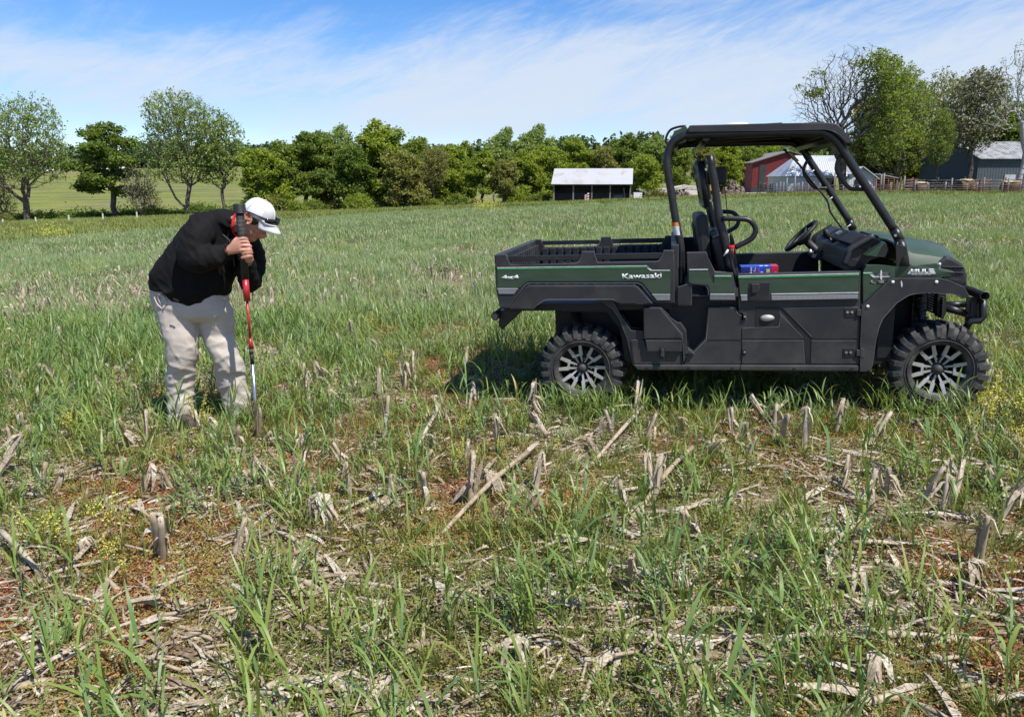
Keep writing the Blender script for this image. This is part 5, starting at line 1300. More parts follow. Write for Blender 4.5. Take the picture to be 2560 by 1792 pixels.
# ---- hood and front
def hood():
    topc = Z('E', [(455, 275), (620, 275), (930, 318), (1250, 395), (1500, 478), (1640, 572), (1750, 655), (1800, 745)], 0.0)
    cr = Z('E', [(455, 305), (560, 335), (640, 375), (820, 400), (960, 467), (1250, 505), (1520, 552), (1600, 600), (1660, 660), (1700, 740)], -0.58)
    topc = sorted(topc); cr = sorted(cr)
    tx = np.array(topc); cx = np.array(cr)
    x0 = max(tx[0, 0], cx[0, 0]) - 0.02; x1 = min(tx[-1, 0], cx[-1, 0])
    xs = np.linspace(x0, x1, 14); rings = []
    lowz = un(2300, 700, -0.74)[1]
    for i, x in enumerate(xs):
        t = i / 13; zt = float(np.interp(x, tx[:, 0], tx[:, 1])); zc = min(float(np.interp(x, cx[:, 0], cx[:, 1])), zt - 0.01)
        w = 0.735 - 0.05 * max(0, t - 0.5) ** 1.5; wc = 0.60 - 0.10 * max(0, t - 0.6)
        lz = zc - 0.10
        half = [(w, lowz + (0.02)), (w, lz), (w - 0.03, (lz + zc) / 2 + 0.02), (wc + 0.03, zc - 0.006), (wc, zc), (wc - 0.12, zc + (zt - zc) * 0.55), (0.30, zt - 0.012), (0.24, zt + 0.004), (0.0, zt)]
        ring = [(x, -a, b) for a, b in half] + [(x, a, b) for a, b in half[::-1][1:]]
        rings.append(ring)
    m = MB(); V = [p for r in rings for p in r]; n = len(rings[0]); F = []
    for i in range(len(rings) - 1):
        for k in range(n - 1): F.append((i * n + k, i * n + k + 1, (i + 1) * n + k + 1, (i + 1) * n + k))
    m.raw(V, F, False)
    o = m.build('hood', GR, veh); sd = o.modifiers.new('thick', 'SOLIDIFY'); sd.thickness = 0.012; sd.offset = -1
    bv = o.modifiers.new('edge', 'BEVEL'); bv.width = 0.008; bv.segments = 2; bv.limit_method = 'ANGLE'; bv.angle_limit = rad(12)
    o.data.polygons.foreach_set('use_smooth', [True] * len(o.data.polygons))
    # raised centre with intake grille
    a = topc[0]; b = topc[2]
    MB().prism([(a[0] + 0.12, a[1] + 0.004), (a[0] + 0.42, float(np.interp(a[0] + 0.42, tx[:, 0], tx[:, 1])) + 0.004), (a[0] + 0.42, a[1] - 0.06), (a[0] + 0.12, a[1] - 0.06)], -0.20, 0.20, 0.006).build('hood_intake', P_, o)
    # nose: black cap wrapping round the front
    prof = Z('E', [(1405, 655), (1545, 575), (1640, 602), (1760, 680), (1805, 760), (1832, 850), (1836, 1015), (1740, 985), (1560, 905), (1436, 884)], -0.735)
    nose = MB().prism(prof, -0.735, 0.735, 0.03).build('nose_cap', P_, veh)
    fx = max(p[0] for p in prof)
    for s in (-1, 1):
        for (v0, v1) in ((735, 765), (815, 842)):
            MB().prism(Z('E', [(1470, v0), (1775, v0 + 8), (1785, v1), (1490, v1 - 6)], -0.737), s * 0.737, s * 0.72, 0.003).build('grille_slot', PD, nose)
            MB().prism(Z('E', [(1460, v0 - 14), (1775, v0 - 6), (1778, v0 + 4), (1468, v0 - 4)], -0.745), s * 0.745, s * 0.73, 0.003).build('grille_rib', P_, nose)
        MB().prism(Z('E', [(1540, 900), (1755, 915), (1760, 985), (1700, 975)], -0.737), s * 0.738, s * 0.72, 0.003).build('grille_slot', PD, nose)
        for (u, v) in ((1430, 692), (1462, 855)):
            p = Z3('E', [(u, v)], -0.74)[0]; m = MB(); m.ellipsoid((p.x, s * 0.738, p.z), (0.010, 0.006, 0.010), sub=2); m.build('push_pin', M['white_paint'], nose)
        MB().box((prof[4][0] - 0.004, s * 0.55, prof[4][1] - 0.03), (0.02, 0.26, 0.07), bev=0.01).build('headlight', M['lens'], nose)
    for k in range(4): MB().box((fx - 0.012, 0, prof[6][1] + 0.02 + 0.04 * k), (0.02, 0.66, 0.018), bev=0.004).build('grille_bar', P_, nose)
    # triangular cheek pod beside the dash
    for s in (-1, 1):
        pod = MB().prism(Z('E', [(365, 572), (640, 372), (665, 392), (690, 490), (650, 600), (530, 588)], -0.72), s * 0.72, s * 0.60, 0.01).build('cowl_pod', GR, veh)
        MB().prism(Z('E', [(530, 582), (640, 385), (662, 398), (686, 490), (650, 592)], -0.723), s * 0.7235, s * 0.715, 0.001).build('pod_painted_shade', PD, pod)  # dark plate paints shade onto the front half of the pod
        MB().prism(Z('E', [(800, 400), (960, 440), (970, 722), (805, 724)], -0.748), s * 0.7472, s * 0.735, 0.003).build('pillar_slot', PD, veh)
hood()
# ---- bumper bar
def bumper():
    e = Z3('E', [(2080, 1150)], -0.50)[0]
    m = MB(); m.tube([(e.x - 0.06, -0.5, e.z), (e.x, -0.5, e.z)] if False else [(e.x, -0.5, e.z), (e.x, 0.5, e.z)], 0.030, 16, cap=False)
    o = m.build('bumper_bar', CG, veh); sd = o.modifiers.new('t', 'SOLIDIFY'); sd.thickness = 0.005
    for s in (-1, 1):
        y = s * 0.44
        P = Z3('E', [(2045, 1190), (2055, 1440), (2000, 1505), (1870, 1505), (1800, 1620)], -0.44)
        MB().tube([(p.x, y, p.z) for p in P], 0.024, 12).build('bumper_hoop', CG, o)
        MB().prism(Z('E', [(1820, 1160), (2040, 1170), (2040, 1500), (1930, 1510), (1810, 1640), (1800, 1560)], -0.40), s * 0.40, s * 0.385, 0.002).build('bumper_plate', CG, o)
        MB().prism(Z('E', [(1885, 1240), (1950, 1165), (1962, 1170), (1955, 1420), (1925, 1436), (1868, 1425)], -0.41), s * 0.412, s * 0.402, 0.002).build('tie_plate', P_, o)
        A = Z3('E', [(1480, 1270), (1830, 1270)], -0.35); MB().tube([(p.x, s * 0.35, p.z) for p in A], 0.022, 10).build('bumper_stay', CG, o)
        A = Z3('E', [(1500, 1310), (1810, 1400)], -0.38); MB().tube([(p.x, s * 0.38, p.z) for p in A], 0.026, 10).build('bumper_stay', CG, o)
bumper()
# ---- front bay under the fenders
m = MB(); a = Z('E', [(1180, 1110), (1255, 1110), (1240, 1440), (1165, 1430)], -0.42); m.prism(a, -0.42, -0.36, 0.004); m.build('frame_upright', P_, veh)
def radiator():
    p = Z('E', [(1250, 1140), (1390, 1140), (1380, 1430), (1245, 1400)], -0.3)
    xm = (p[0][0] + p[1][0]) / 2 + 0.03; z0, z1 = p[3][1], p[0][1]
    m = MB()
    for k in range(6): m.tube([(xm, -0.42 + 0.15 * k, z0), (xm, -0.42 + 0.15 * k, z1)], 0.008, 5)
    for k in range(8): m.tube([(xm, -0.45, z0 + (z1 - z0) * k / 7), (xm, 0.45, z0 + (z1 - z0) * k / 7)], 0.007, 5)
    m.build('radiator_guard', CG, veh)
radiator()
MB().box((2.02, 0, 0.70), (0.10, 1.30, 0.62), bev=0.01).build('firewall', PD, veh)
MB().prism(Z('E', [(1395, 1110), (1520, 1110), (1520, 1380), (1480, 1480), (1385, 1440)], -0.40), -0.41, -0.35, 0.004).build('radiator_side', PD, veh)
MB().box((2.16, -0.25, 0.66), (0.30, 0.02, 0.50)).build('inner_arch_plate', PD, veh)
MB().box((2.16, 0.25, 0.66), (0.30, 0.02, 0.50)).build('inner_arch_plate', PD, veh)
MB().box((2.34, 0, 0.40), (0.5, 0.42, 0.22), bev=0.03).build('front_diff', PD, veh)
MB().box((2.20, 0, 0.84), (0.40, 0.5, 0.14), bev=0.02).build('front_deck', PD, veh)
for s in (-1, 1):
    MB().box((2.30, s * 0.30, 0.62), (0.08, 0.08, 0.56), bev=0.01).build('frame_upright', CG, veh)
    MB().tube([(2.345, s * 0.1, 0.36), (2.345, s * 0.60, 0.33)], 0.026, 8).build('front_half_shaft', CG, veh)
    MB().tube([(2.20, s * 0.22, 0.33), (2.345, s * 0.60, 0.26)], 0.022, 8).build('lower_arm', CG, veh)
    MB().tube([(2.50, s * 0.22, 0.33), (2.345, s * 0.60, 0.26)], 0.022, 8).build('lower_arm', CG, veh)
    MB().tube([(2.24, s * 0.25, 0.50), (2.345, s * 0.58, 0.44)], 0.018, 8).build('upper_arm', CG, veh)
    sh = MB().tube([(2.27, s * 0.38, 0.86), (2.33, s * 0.50, 0.34)], 0.020, 8).build('front_shock', CG, veh)
    m = MB(); A, B = Vector((2.275, s * 0.39, 0.80)), Vector((2.325, s * 0.49, 0.42)); pts = []
    ax = (B - A).normalized(); u = ax.orthogonal().normalized(); w = ax.cross(u)
    for k in range(97):
        t = k / 96; ang = t * 2 * math.pi * 8; pts.append(A.lerp(B, t) + (u * math.cos(ang) + w * math.sin(ang)) * 0.038)
    m.tube(pts, 0.006, 6); m.build('spring', CG, sh)

# ---- cage, roof
YC = 0.66
def cage(s):
    P = Z3('D', [(212, 1445), (216, 1300), (216, 1160), (205, 1070), (170, 900), (128, 640), (95, 430), (98, 330), (140, 235), (210, 185), (300, 162), (700, 150), (1100, 140), (1380, 138), (1465, 158), (1545, 220), (1600, 300)], -YC)
    Q = Z3('C', [(1060, 400), (1250, 690), (1430, 970)], -YC)
    pts = [(p.x, s * YC, p.z) for p in P + Q]
    m = MB(); m.tube(pts, 0.0265, 14, smooth=4); o = m.build('cage_tube', CG, veh)
    R = Z3('C', [(1425, 960), (1478, 1058)], -YC - 0.005); MB().tube([(p.x, s * (YC + 0.005), p.z) for p in R], 0.030, 14).build('clamp_sleeve', CG, o)
    R = Z3('C', [(1470, 1045), (1488, 1100), (1490, 1258)], -YC - 0.02); MB().tube([(R[0].x, s * YC, R[0].z), (R[1].x, s * (YC + 0.03), R[1].z), (R[2].x, s * (YC + 0.085), R[2].z)], 0.030, 14).build('lower_post', CG, o)
    p = Z3('C', [(1425, 1010)], -YC)[0]; m = MB()
    for dz in (0, -0.05): m.tube([(p.x + 0.0 - dz * 0.4, s * YC, p.z + dz), (p.x - dz * 0.4, s * (YC + 0.04), p.z + dz)], 0.008, 8)
    m.build('clamp_bolt', M['steel'], o)
    m = MB(); m.lathe([(0.030, -0.004), (0.033, -0.004), (0.033, 0.004), (0.030, 0.004)], Z3('A', [(1645, 500)], -YC)[0] * 1.0, 'z', 18, True)
    for v in m.bm.verts: v.co.y = v.co.y if s < 0 else -v.co.y
    m.build('socket_ring', P_, o)
    # B pillar with screen brackets
    B = Z3('G', [(575, -60), (640, 330), (668, 560), (700, 760), (760, 1000), (830, 1410)], -0.64)
    bp = MB().tube([(p.x, s * 0.64, p.z) for p in B], [0.024, 0.026, 0.027, 0.030, 0.030, 0.030], 14, smooth=3).build('middle_pillar', CG, veh)
    for (u, v) in ((530, 120), (590, 510)):
        MB().prism(Z('G', [(u - 20, v - 5), (u + 85, v - 50), (u + 95, v + 60)], -0.60), s * 0.60, s * 0.59, 0.001).build('screen_bracket', CG, bp)
        p = Z3('G', [(u, v)], -0.61)[0]; MB().tube([(p.x, s * 0.60, p.z), (p.x, s * 0.612, p.z)], 0.009, 8).build('bolt', M['steel'], bp)
    # hip hoop
    Hh = Z3('G', [(735, 735), (900, 738), (1040, 748), (1110, 790), (1150, 860), (1140, 930), (1100, 985), (1030, 1030), (890, 1100)], -0.68)
    MB().tube([(p.x, s * 0.68, p.z) for p in Hh], 0.0175, 12, smooth=4).build('hip_hoop', CG, veh)
    # grab handle on the front pillar
    G = Z3('C', [(1015, 330), (975, 385), (958, 440), (965, 500), (1040, 605), (1090, 632), (1195, 634)], -YC + 0.02)
    MB().tube([(p.x, s * (YC - 0.02), p.z) for p in G], 0.013, 10, smooth=4).build('grab_handle', CG, veh)
both(cage)
def roof():
    top = Z('D', [(278, 92), (292, 80), (900, 66), (1480, 56), (1545, 68), (1600, 118), (1650, 180), (1692, 232)], -0.70)
    bot = Z('D', [(1650, 236), (1620, 232), (1570, 165), (1530, 128), (1450, 116), (900, 128), (278, 142)], -0.70)
    # shell: side bands with a thin crowned top sheet between them
    for s in (-1, 1):
        MB().prism(top + bot, s * 0.70, s * 0.66, 0.010).build('roof_side', P_, rf_root)
    n = len(top); W = 13; V = []; F = []
    for j in range(W):
        t = -1 + 2 * j / (W - 1); y = t * 0.662
        for (x, z) in top: V.append((x, y, z - 0.006 + 0.022 * (1 - t * t)))
    for j in range(W - 1):
        for i in range(n - 1): F.append((j * n + i, (j + 1) * n + i, (j + 1) * n + i + 1, j * n + i + 1))
    m = MB(); m.raw(V, F, True); o = m.build('roof_sheet', P_, rf_root); sd = o.modifiers.new('t', 'SOLIDIFY'); sd.thickness = 0.018; sd.offset = 1
    # underside liner with shallow ribs
    x0, x1 = bot[6][0] + 0.02, bot[4][0]; z = min(bot[5][1], bot[6][1]) + 0.01
    MB().box(((x0 + x1) / 2, 0, z + 0.02), (x1 - x0, 1.30, 0.015)).build('roof_liner', M['dark_siding'], rf_root)
    for k in range(3): MB().box(((x0 + x1) / 2, -0.4 + 0.4 * k, z + 0.0), (x1 - x0 - 0.1, 0.05, 0.03), bev=0.005).build('liner_rib', PD, rf_root)
    # rear lip
    MB().prism(Z('D', [(95, 240), (160, 130), (250, 88), (262, 92), (285, 150), (230, 160), (150, 190)], -0.62), -0.62, 0.62, 0.01).build('roof_lip', GR, rf_root)
rf_root = link('roof', MB().box((1.2, 0, 1.955), (0.3, 0.9, 0.012)).mesh('roof', PD), veh)
roof()
# cross tubes
rp = Z3('D', [(165, 200), (1500, 180), (430, 175)], -YC)
for p in rp:
    MB().tube([(p.x, -YC, p.z - 0.01), (p.x, YC, p.z - 0.01)], 0.024, 12).build('cross_tube', CG, veh)
p = Z3('D', [(100, 400)], -YC)[0]
# satellite receiver puck on the roof
p = un(1640 + 685 * 0.2925, 290 + 60 * 0.2925, -0.40)
gp = MB().lathe([(0.0, 0.028), (0.06, 0.027), (0.08, 0.02), (0.085, 0.0), (0, 0.0)], (p[0], -0.40, p[1] - 0.028), 'z', 28).build('roof_receiver', M['white_paint'], veh)
# wire loop at the rear of the roof
W = Z3('D', [(255, 88), (190, 95), (125, 120), (92, 170), (85, 220), (100, 248)], -0.60)
MB().tube(W, 0.008, 8, smooth=4).build('cable_loop', CG, veh)
# cable along the far front pillar with white ties
F0 = Z3('C', [(520, 310), (650, 440), (740, 560), (870, 720), (900, 820), (1000, 960)], YC)
MB().tube([(p.x, YC - 0.03, p.z) for p in F0], 0.008, 8, smooth=3).build('cable', PD, veh)
for (u, v) in ((740, 492), (890, 712), (1040, 935)):
    p = Z3('C', [(u, v)], YC)[0]; m = MB(); m.lathe([(0.031, -0.004), (0.034, -0.004), (0.034, 0.004), (0.031, 0.004)], (0, 0, 0), 'z', 16, True)
    bmesh.ops.rotate(m.bm, verts=m.bm.verts, cent=(0, 0, 0), matrix=Matrix.Rotation(rad(-32), 3, 'Y')); bmesh.ops.translate(m.bm, verts=m.bm.verts, vec=(p.x + 0.005, YC, p.z))
    m.build('cable_tie', M['white_paint'], veh)
MB().prism(Z('C', [(560, 340), (585, 335), (650, 400), (630, 412)], YC - 0.06), YC - 0.06, YC - 0.05, 0.001).build('warning_label', M['straw_top'], veh)
# orange and grey warning sticker on the rear bar
a = Z3('G', [(118, 822), (200, 808), (212, 895), (128, 905)], -0.69)
def sticker():
    c0 = Z3('G', [(160, 860)], -YC)[0]; m = MB(); V = []; F = []
    ax = (Z3('G', [(130, 700)], -YC)[0] - Z3('G', [(190, 1000)], -YC)[0]).normalized()
    for mat, z0, z1 in (('orange', 0.018, 0.042), ('white_decal', -0.045, 0.017)):
        m = MB(); V = []; F = []
        for j in range(9):
            a_ = rad(-80 + 20 * j); r = 0.0285
            side = Vector((math.sin(a_), -math.cos(a_), 0))
            for zz in (z0, z1): V.append(c0 + ax * zz + side * r + Vector((0, 0, 0)))
        for j in range(8): F.append((2 * j, 2 * j + 2, 2 * j + 3, 2 * j + 1))
        m.raw(V, F, True); m.build('warning_label', M[mat], veh)
sticker()

# ---- cab interior
def interior():
    x0 = un(1840, 660, -0.5)[0]
    # bench: cushion and back
    MB().box((1.12, 0, 0.70), (0.52, 1.30, 0.30), bev=0.04).build('seat_base', M['vinyl'], veh)
    MB().box((1.16, 0, 0.83), (0.50, 1.28, 0.10), bev=0.04).build('seat_cushion', M['vinyl'], veh)
    for y, w in ((-0.33, 0.60), (0.33, 0.60)):
        b = MB().box((0.98, y, 1.03), (0.10, w, 0.42), (0, rad(-10), 0), bev=0.045).build('seat_back', M['vinyl'], veh)
    MB().prism(Z('G', [(930, 1430), (905, 1200), (880, 1000), (850, 930), (835, 960), (850, 1200), (850, 1430)], -0.60), -0.62, -0.50, 0.02).build('seat_bolster', M['vinyl'], veh)
    # moulded panel behind the seats and slatted screen above it
    s1 = Z('G', [(388, 690), (470, 655), (600, 720), (590, 1150), (480, 1150), (440, 1000), (385, 930)], 0.0)
    xb = un(1752, 560, 0.1)[0]
    sb = MB().box((0.855, 0.0, 1.15), (0.09, 0.92, 0.44), (0, rad(-6), 0), bev=0.03).build('rear_shell', P_, veh)
    for y in (-0.2, 0.05, 0.3): MB().box((0.808, y, 1.16), (0.02, 0.10, 0.26), (0, rad(-6), 0), bev=0.01).build('shell_slot', PD, sb)
    # rear screen
    A = un(1660 + 362 * .1991, 400 + 75 * .1991, 0.52); Bt = un(1660 + 465 * .1991, 400 + 5 * .1991, -0.50)
    C_ = un(1660 + 425 * .1991, 400 + 545 * .1991, 0.52); D_ = un(1660 + 600 * .1991, 400 + 600 * .1991, -0.50)
    xt = (A[0] + Bt[0]) / 2; zt = (A[1] + Bt[1]) / 2; xl = (C_[0] + D_[0]) / 2; zl = (C_[1] + D_[1]) / 2
    sc_ = MB()
    for y in (-0.50, 0.50): sc_.tube([(xt, y, zt), (xl, y, zl)], 0.018, 8)
    for (x, z) in ((xt, zt), (xl, zl)): sc_.tube([(x, -0.5, z), (x, 0.5, z)], 0.018, 8)
    scr = sc_.build('rear_screen', CG, veh)
    n = 11
    for k in range(n):
        y = -0.44 + 0.88 * k / (n - 1); m = MB(); m.box(((xt + xl) / 2, y, (zt + zl) / 2), (0.014, 0.052, abs(zt - zl)), (0, -math.atan2(xt - xl, zt - zl) * -1, 0), bev=0.003); m.build('screen_slat', CG, scr)
    for t in (0.30, 0.62, 0.9):
        x, z = xt + (xl - xt) * t, zt + (zl - zt) * t; MB().box((x - 0.012, 0, z), (0.008, 0.98, 0.03)).build('screen_crossbar', P_, scr)
    # floor tunnel, inner door faces come from the far flank
    MB().box((1.45, 0, 0.50), (0.85, 1.34, 0.06), bev=0.01).build('cab_floor', PD, veh)
    MB().box((1.55, 0.05, 0.60), (0.35, 0.22, 0.22), bev=0.03).build('centre_console', PD, veh)
    # dash
    prof = Z('E', [(470, 288), (640, 372), (700, 420), (700, 560), (420, 600), (335, 760), (200, 800), (60, 788), (95, 640), (120, 500), (180, 480)], -0.62)
    dash = MB().prism(prof, -0.62, 0.62, 0.015).build('dashboard', P_, veh)
    MB().prism(Z('E', [(265, 452), (462, 325), (600, 380), (400, 498)], -0.625), -0.627, -0.60, 0.004).build('side_pocket', PD, dash)  # dark plates, here and below, paint shade into the pockets
    MB().prism(Z('E', [(120, 590), (300, 640), (310, 760), (110, 720)], -0.625), -0.627, -0.60, 0.004).build('lower_pocket', PD, dash)
    # cowl frame rail
    R = Z3('E', [(480, 285), (330, 370), (150, 480), (110, 560), (60, 700)], -0.64)
    for s in (-1, 1): MB().tube([(p.x, s * 0.64, p.z) for p in R], 0.022, 10, smooth=3).build('dash_rail', P_, dash)
    # rear faces of the dash: dark plates paint the shade of pockets facing the seat
    fx = Z('E', [(120, 500)], -0.62)[0]; tp = Z('E', [(470, 288)], -0.62)[0]
    d = Vector((tp[0] - fx[0], 0, tp[1] - fx[1])); nrm = Vector((-d.z, 0, d.x)).normalized(); ang = -math.atan2(d.z, d.x)
    mid = Vector((fx[0], 0, fx[1])) + d * 0.55
    for y, w, nm in ((-0.33, 0.40, 'glove_pocket'), (0.08, 0.26, 'switch_panel'), (0.40, 0.22, 'instrument_hood')):
        MB().box(mid + nrm * 0.010 + Vector((0, y, 0)), (d.length * 0.62, w, 0.03), (0, ang, 0), bev=0.008).build(nm, PD if nm != 'instrument_hood' else P_, dash)
    MB().box(mid + nrm * 0.03 + Vector((0, 0.02, 0)), (0.04, 0.05, 0.02), (0, ang, 0), bev=0.004).build('key_switch', M['steel'], dash)
    # steering wheel
    c = Vector((un(2003, 590, 0.33)[0], 0.33, un(2003, 590, 0.33)[1])); a_ = Vector((un(1964, 627, 0.33)[0], 0, un(1964, 627, 0.33)[1])); b_ = Vector((un(2042, 553, 0.33)[0], 0, un(2042, 553, 0.33)[1]))
    u = (b_ - a_).normalized(); R0 = (b_ - a_).length / 2 - 0.012; v = Vector((0, 1, 0)); nn = u.cross(v).normalized()
    if nn.x > 0: nn = -nn
    pts = [c + (u * math.cos(t) + v * math.sin(t)) * R0 for t in np.linspace(0, 2 * math.pi, 41)]
    m = MB(); m.tube(pts, 0.016, 12, cap=False); sw = m.build('steering_wheel', PD, veh)
    m = MB(); m.ellipsoid((0, 0, 0), (0.07, 0.075, 0.035), sub=2)
    MX = Matrix((u, v, nn)).transposed().to_4x4(); bmesh.ops.transform(m.bm, matrix=Matrix.Translation(c - nn * 0.03) @ MX, verts=m.bm.verts); m.build('wheel_hub', P_, sw)
    for t in (0.0, 2.2, -2.2):
        e = c + (u * math.cos(t + math.pi) + v * math.sin(t + math.pi)) * R0; MB().tube([c - nn * 0.03, e], [0.022, 0.013], 8).build('spoke', P_, sw)
    e = c - nn * 0.30 ; MB().tube([c - nn * 0.04, e], 0.03, 12).build('steering_column', P_, veh)
    k = Z('H', [(1010, 790), (1110, 640), (1250, 600), (1320, 635), (1160, 855), (1020, 800)], 0.30)
    MB().prism(k, 0.22, 0.42, 0.012).build('column_shroud', P_, veh)
    g = Z3('H', [(930, 650), (960, 700), (1010, 720)], 0.25); MB().tube(g, 0.02, 8).build('stalk_switch', M['steel'], veh)
    # shift lever
    A = un(1900 + 1275 * .1307, 540 + 360 * .1307, 0.02); Bq = un(1900 + 1510 * .1307, 540 + 640 * .1307, 0.02)
    lv = MB().tube([(A[0], 0.02, A[1]), (Bq[0], 0.02, Bq[1])], 0.008, 8).build('shift_lever', CG, veh)
    m = MB(); m.ellipsoid((A[0], 0.02, A[1] + 0.005), (0.024, 0.028, 0.042), (0, rad(-25), 0), 3); m.build('shift_knob', PD, lv)
    # seat belts
    Bt = Z3('G', [(705, 190), (735, 200), (790, 660), (840, 950), (870, 1080)], -0.42)
    for y in (-0.45, 0.45):
        m = MB(); pts2 = [Vector((p.x, y, p.z)) for p in Bt[1:]]
        for a1, b1 in zip(pts2[:-1], pts2[1:]):
            m.raw([a1 + Vector((0, -0.024, 0)), a1 + Vector((0, 0.024, 0)), b1 + Vector((0, 0.024, 0)), b1 + Vector((0, -0.024, 0))], [(0, 1, 2, 3)])
        o = m.build('seat_belt', PD, veh); o.modifiers.new('t', 'SOLIDIFY').thickness = 0.003
        h = MB(); h.box((Bt[1].x - 0.02, y, Bt[1].z), (0.09, 0.08, 0.12), bev=0.02); h.build('belt_reel', PD, veh)
    # short strap hanging over the near hoop, with red and white cords
    A = Z3('G', [(850, 1110), (835, 1200), (850, 1300), (880, 1400), (930, 1600)], -0.73)
    m = MB(); m.tube(A, 0.012, 6); m.build('door_strap', PD, veh)
    A = Z3('G', [(872, 1120), (868, 1170), (874, 1210)], -0.745); MB().tube(A, 0.0035, 6).build('red_cord', M['red_paint'], veh)
    A = Z3('G', [(815, 1105), (885, 1100)], -0.70); MB().tube(A, 0.017, 8).build('red_wrap', M['red_cloth'], veh)
    A = Z3('G', [(810, 1130), (775, 1175), (745, 1205)], -0.72); MB().tube(A, [0.010, 0.007, 0.003], 7).build('white_tie', M['white_paint'], veh)
interior()

# ---- wheels
def tyre_mesh():
    m = MB(); R0, W = 0.292, 0.225
    prof = [(0.172, -W * 0.40), (0.185, -W * 0.47), (0.235, -W * 0.52), (0.270, -W * 0.49), (R0 - 0.004, -W * 0.40), (R0, -W * 0.2), (R0 + 0.003, 0), (R0, W * 0.2), (R0 - 0.004, W * 0.40), (0.270, W * 0.49), (0.235, W * 0.52), (0.185, W * 0.47), (0.172, W * 0.40)]
    m.lathe([(r * 0.975, y) for r, y in prof], axis='y', seg=64, cap=False)
    n = 24
    for k in range(n):
        for s in (-1, 1):
            a0 = 2 * math.pi * (k + (0.25 if s > 0 else 0)) / n
            # chevron lug: from the centre line out over the shoulder
            def pt(r, y, a): return (r * math.cos(a), y, r * math.sin(a))
            st = [(-0.004 * s, 0.0, R0 - 0.014, 0.313, 0.046), (W * 0.20 * s, 0.055, R0 - 0.014, 0.312, 0.058), (W * 0.42 * s, 0.085, R0 - 0.022, 0.306, 0.068), (W * 0.535 * s, 0.092, 0.252, 0.288, 0.076), (W * 0.545 * s, 0.090, 0.226, 0.238, 0.072)]
            V = []; F = []
            for (y, da, rb, rt, wd) in st:
                for (r, dd) in ((rb, -wd), (rt, -wd * 0.80), (rt, wd * 0.80), (rb, wd)):
                    V.append(pt(r, y, a0 + da + dd))
            for i in range(len(st) - 1):
                for j in range(4): F.append((4 * i + j, 4 * i + (j + 1) % 4, 4 * i + 4 + (j + 1) % 4, 4 * i + 4 + j))
            F.append((3, 2, 1, 0)); e = 4 * (len(st) - 1); F.append((e, e + 1, e + 2, e + 3))
            bm = bmesh.new(); vs = [bm.verts.new(v) for v in V]
            for f in F: bm.faces.new([vs[i] for i in f])
            bmesh.ops.recalc_face_normals(bm, faces=bm.faces)
            bmesh.ops.bevel(bm, geom=list(bm.edges), offset=0.003, segments=1, affect='EDGES', clamp_overlap=True)
            m.merge(bm)
    # raised rings on the sidewall
    for s in (-1, 1):
        for r in (0.196, 0.214): m.lathe([(r, s * W * 0.505), (r + 0.004, s * W * 0.53), (r + 0.008, s * W * 0.505)], axis='y', seg=48, closed=True)
    return m.mesh('tyre', M['rubber'])
def rim_mesh():
    m = MB()
    m.lathe([(0.178, -0.10), (0.182, -0.095), (0.176, -0.088), (0.160, -0.080), (0.156, -0.03), (0.156, 0.09), (0.176, 0.10)], axis='y', seg=48, cap=False)
    m.lathe([(0.0, -0.045), (0.05, -0.045), (0.055, -0.028), (0.156, -0.012), (0.156, 0.0), (0.0, 0.0)], axis='y', seg=40)
    return m.mesh('rim', M['alloy_black'])
def spoke_mesh():
    m = MB()
    def bar(a, b, wa, wb, ya, yb, t=0.014):
        a = Vector(a); b = Vector(b); d = (b - a).normalized(); n = Vector((-d.y, d.x))
        V = []
        for p, w, y in ((a, wa, ya), (b, wb, yb)):
            for sgn, dy in ((-1, 0), (1, 0), (1, t), (-1, t)):
                q = p + n * w * sgn; V.append((q.x, y + dy, q.y))
        m.raw(V, [(0, 1, 2, 3), (7, 6, 5, 4), (0, 4, 5, 1), (1, 5, 6, 2), (2, 6, 7, 3), (3, 7, 4, 0)])
    for s in (-1, 1):
        bar((0.040, s * 0.014), (0.098, s * 0.023), 0.0045, 0.008, -0.060, -0.078)
        bar((0.092, s * 0.024), (0.163, s * 0.042), 0.013, 0.0105, -0.0775, -0.092)
    bar((0.098, -0.022), (0.098, 0.022), 0.008, 0.008, -0.0782, -0.0782)
    return m.mesh('spoke', M['alloy'])
def wheels():
    tm, rm, sm = tyre_mesh(), rim_mesh(), spoke_mesh()
    cap = MB().lathe([(0.0, -0.088), (0.024, -0.088), (0.026, -0.084), (0.028, -0.058), (0.046, -0.052), (0.050, -0.042), (0.0, -0.04)], axis='y', seg=24).mesh('centre_cap', M['plastic'])
    nut = MB().lathe([(0.0, -0.036), (0.008, -0.036), (0.009, -0.012), (0, -0.012)], axis='y', seg=8).mesh('lug_nut', M['steel'])
    for i, (x, s) in enumerate(((0.0, -1), (2.345, -1), (0.0, 1), (2.345, 1))):
        w = empty('wheel', (x, s * 0.612, 0.33)); w.parent = veh
        w.rotation_euler = (0, rad([12, 0, 33, 70][i]), math.pi if s > 0 else 0)
        link('tyre', tm, w); link('rim', rm, w)
        for k in range(6):
            o = link('spoke', sm, w); o.rotation_euler = (0, 2 * math.pi * k / 6, 0)
        for k in range(4):
            a = 2 * math.pi * (k + 0.5) / 4 + 0.8; o = link('lug_nut', nut, w); o.location = (0.062 * math.cos(a), -0.008, 0.062 * math.sin(a))
        link('centre_cap', cap, w)
wheels()

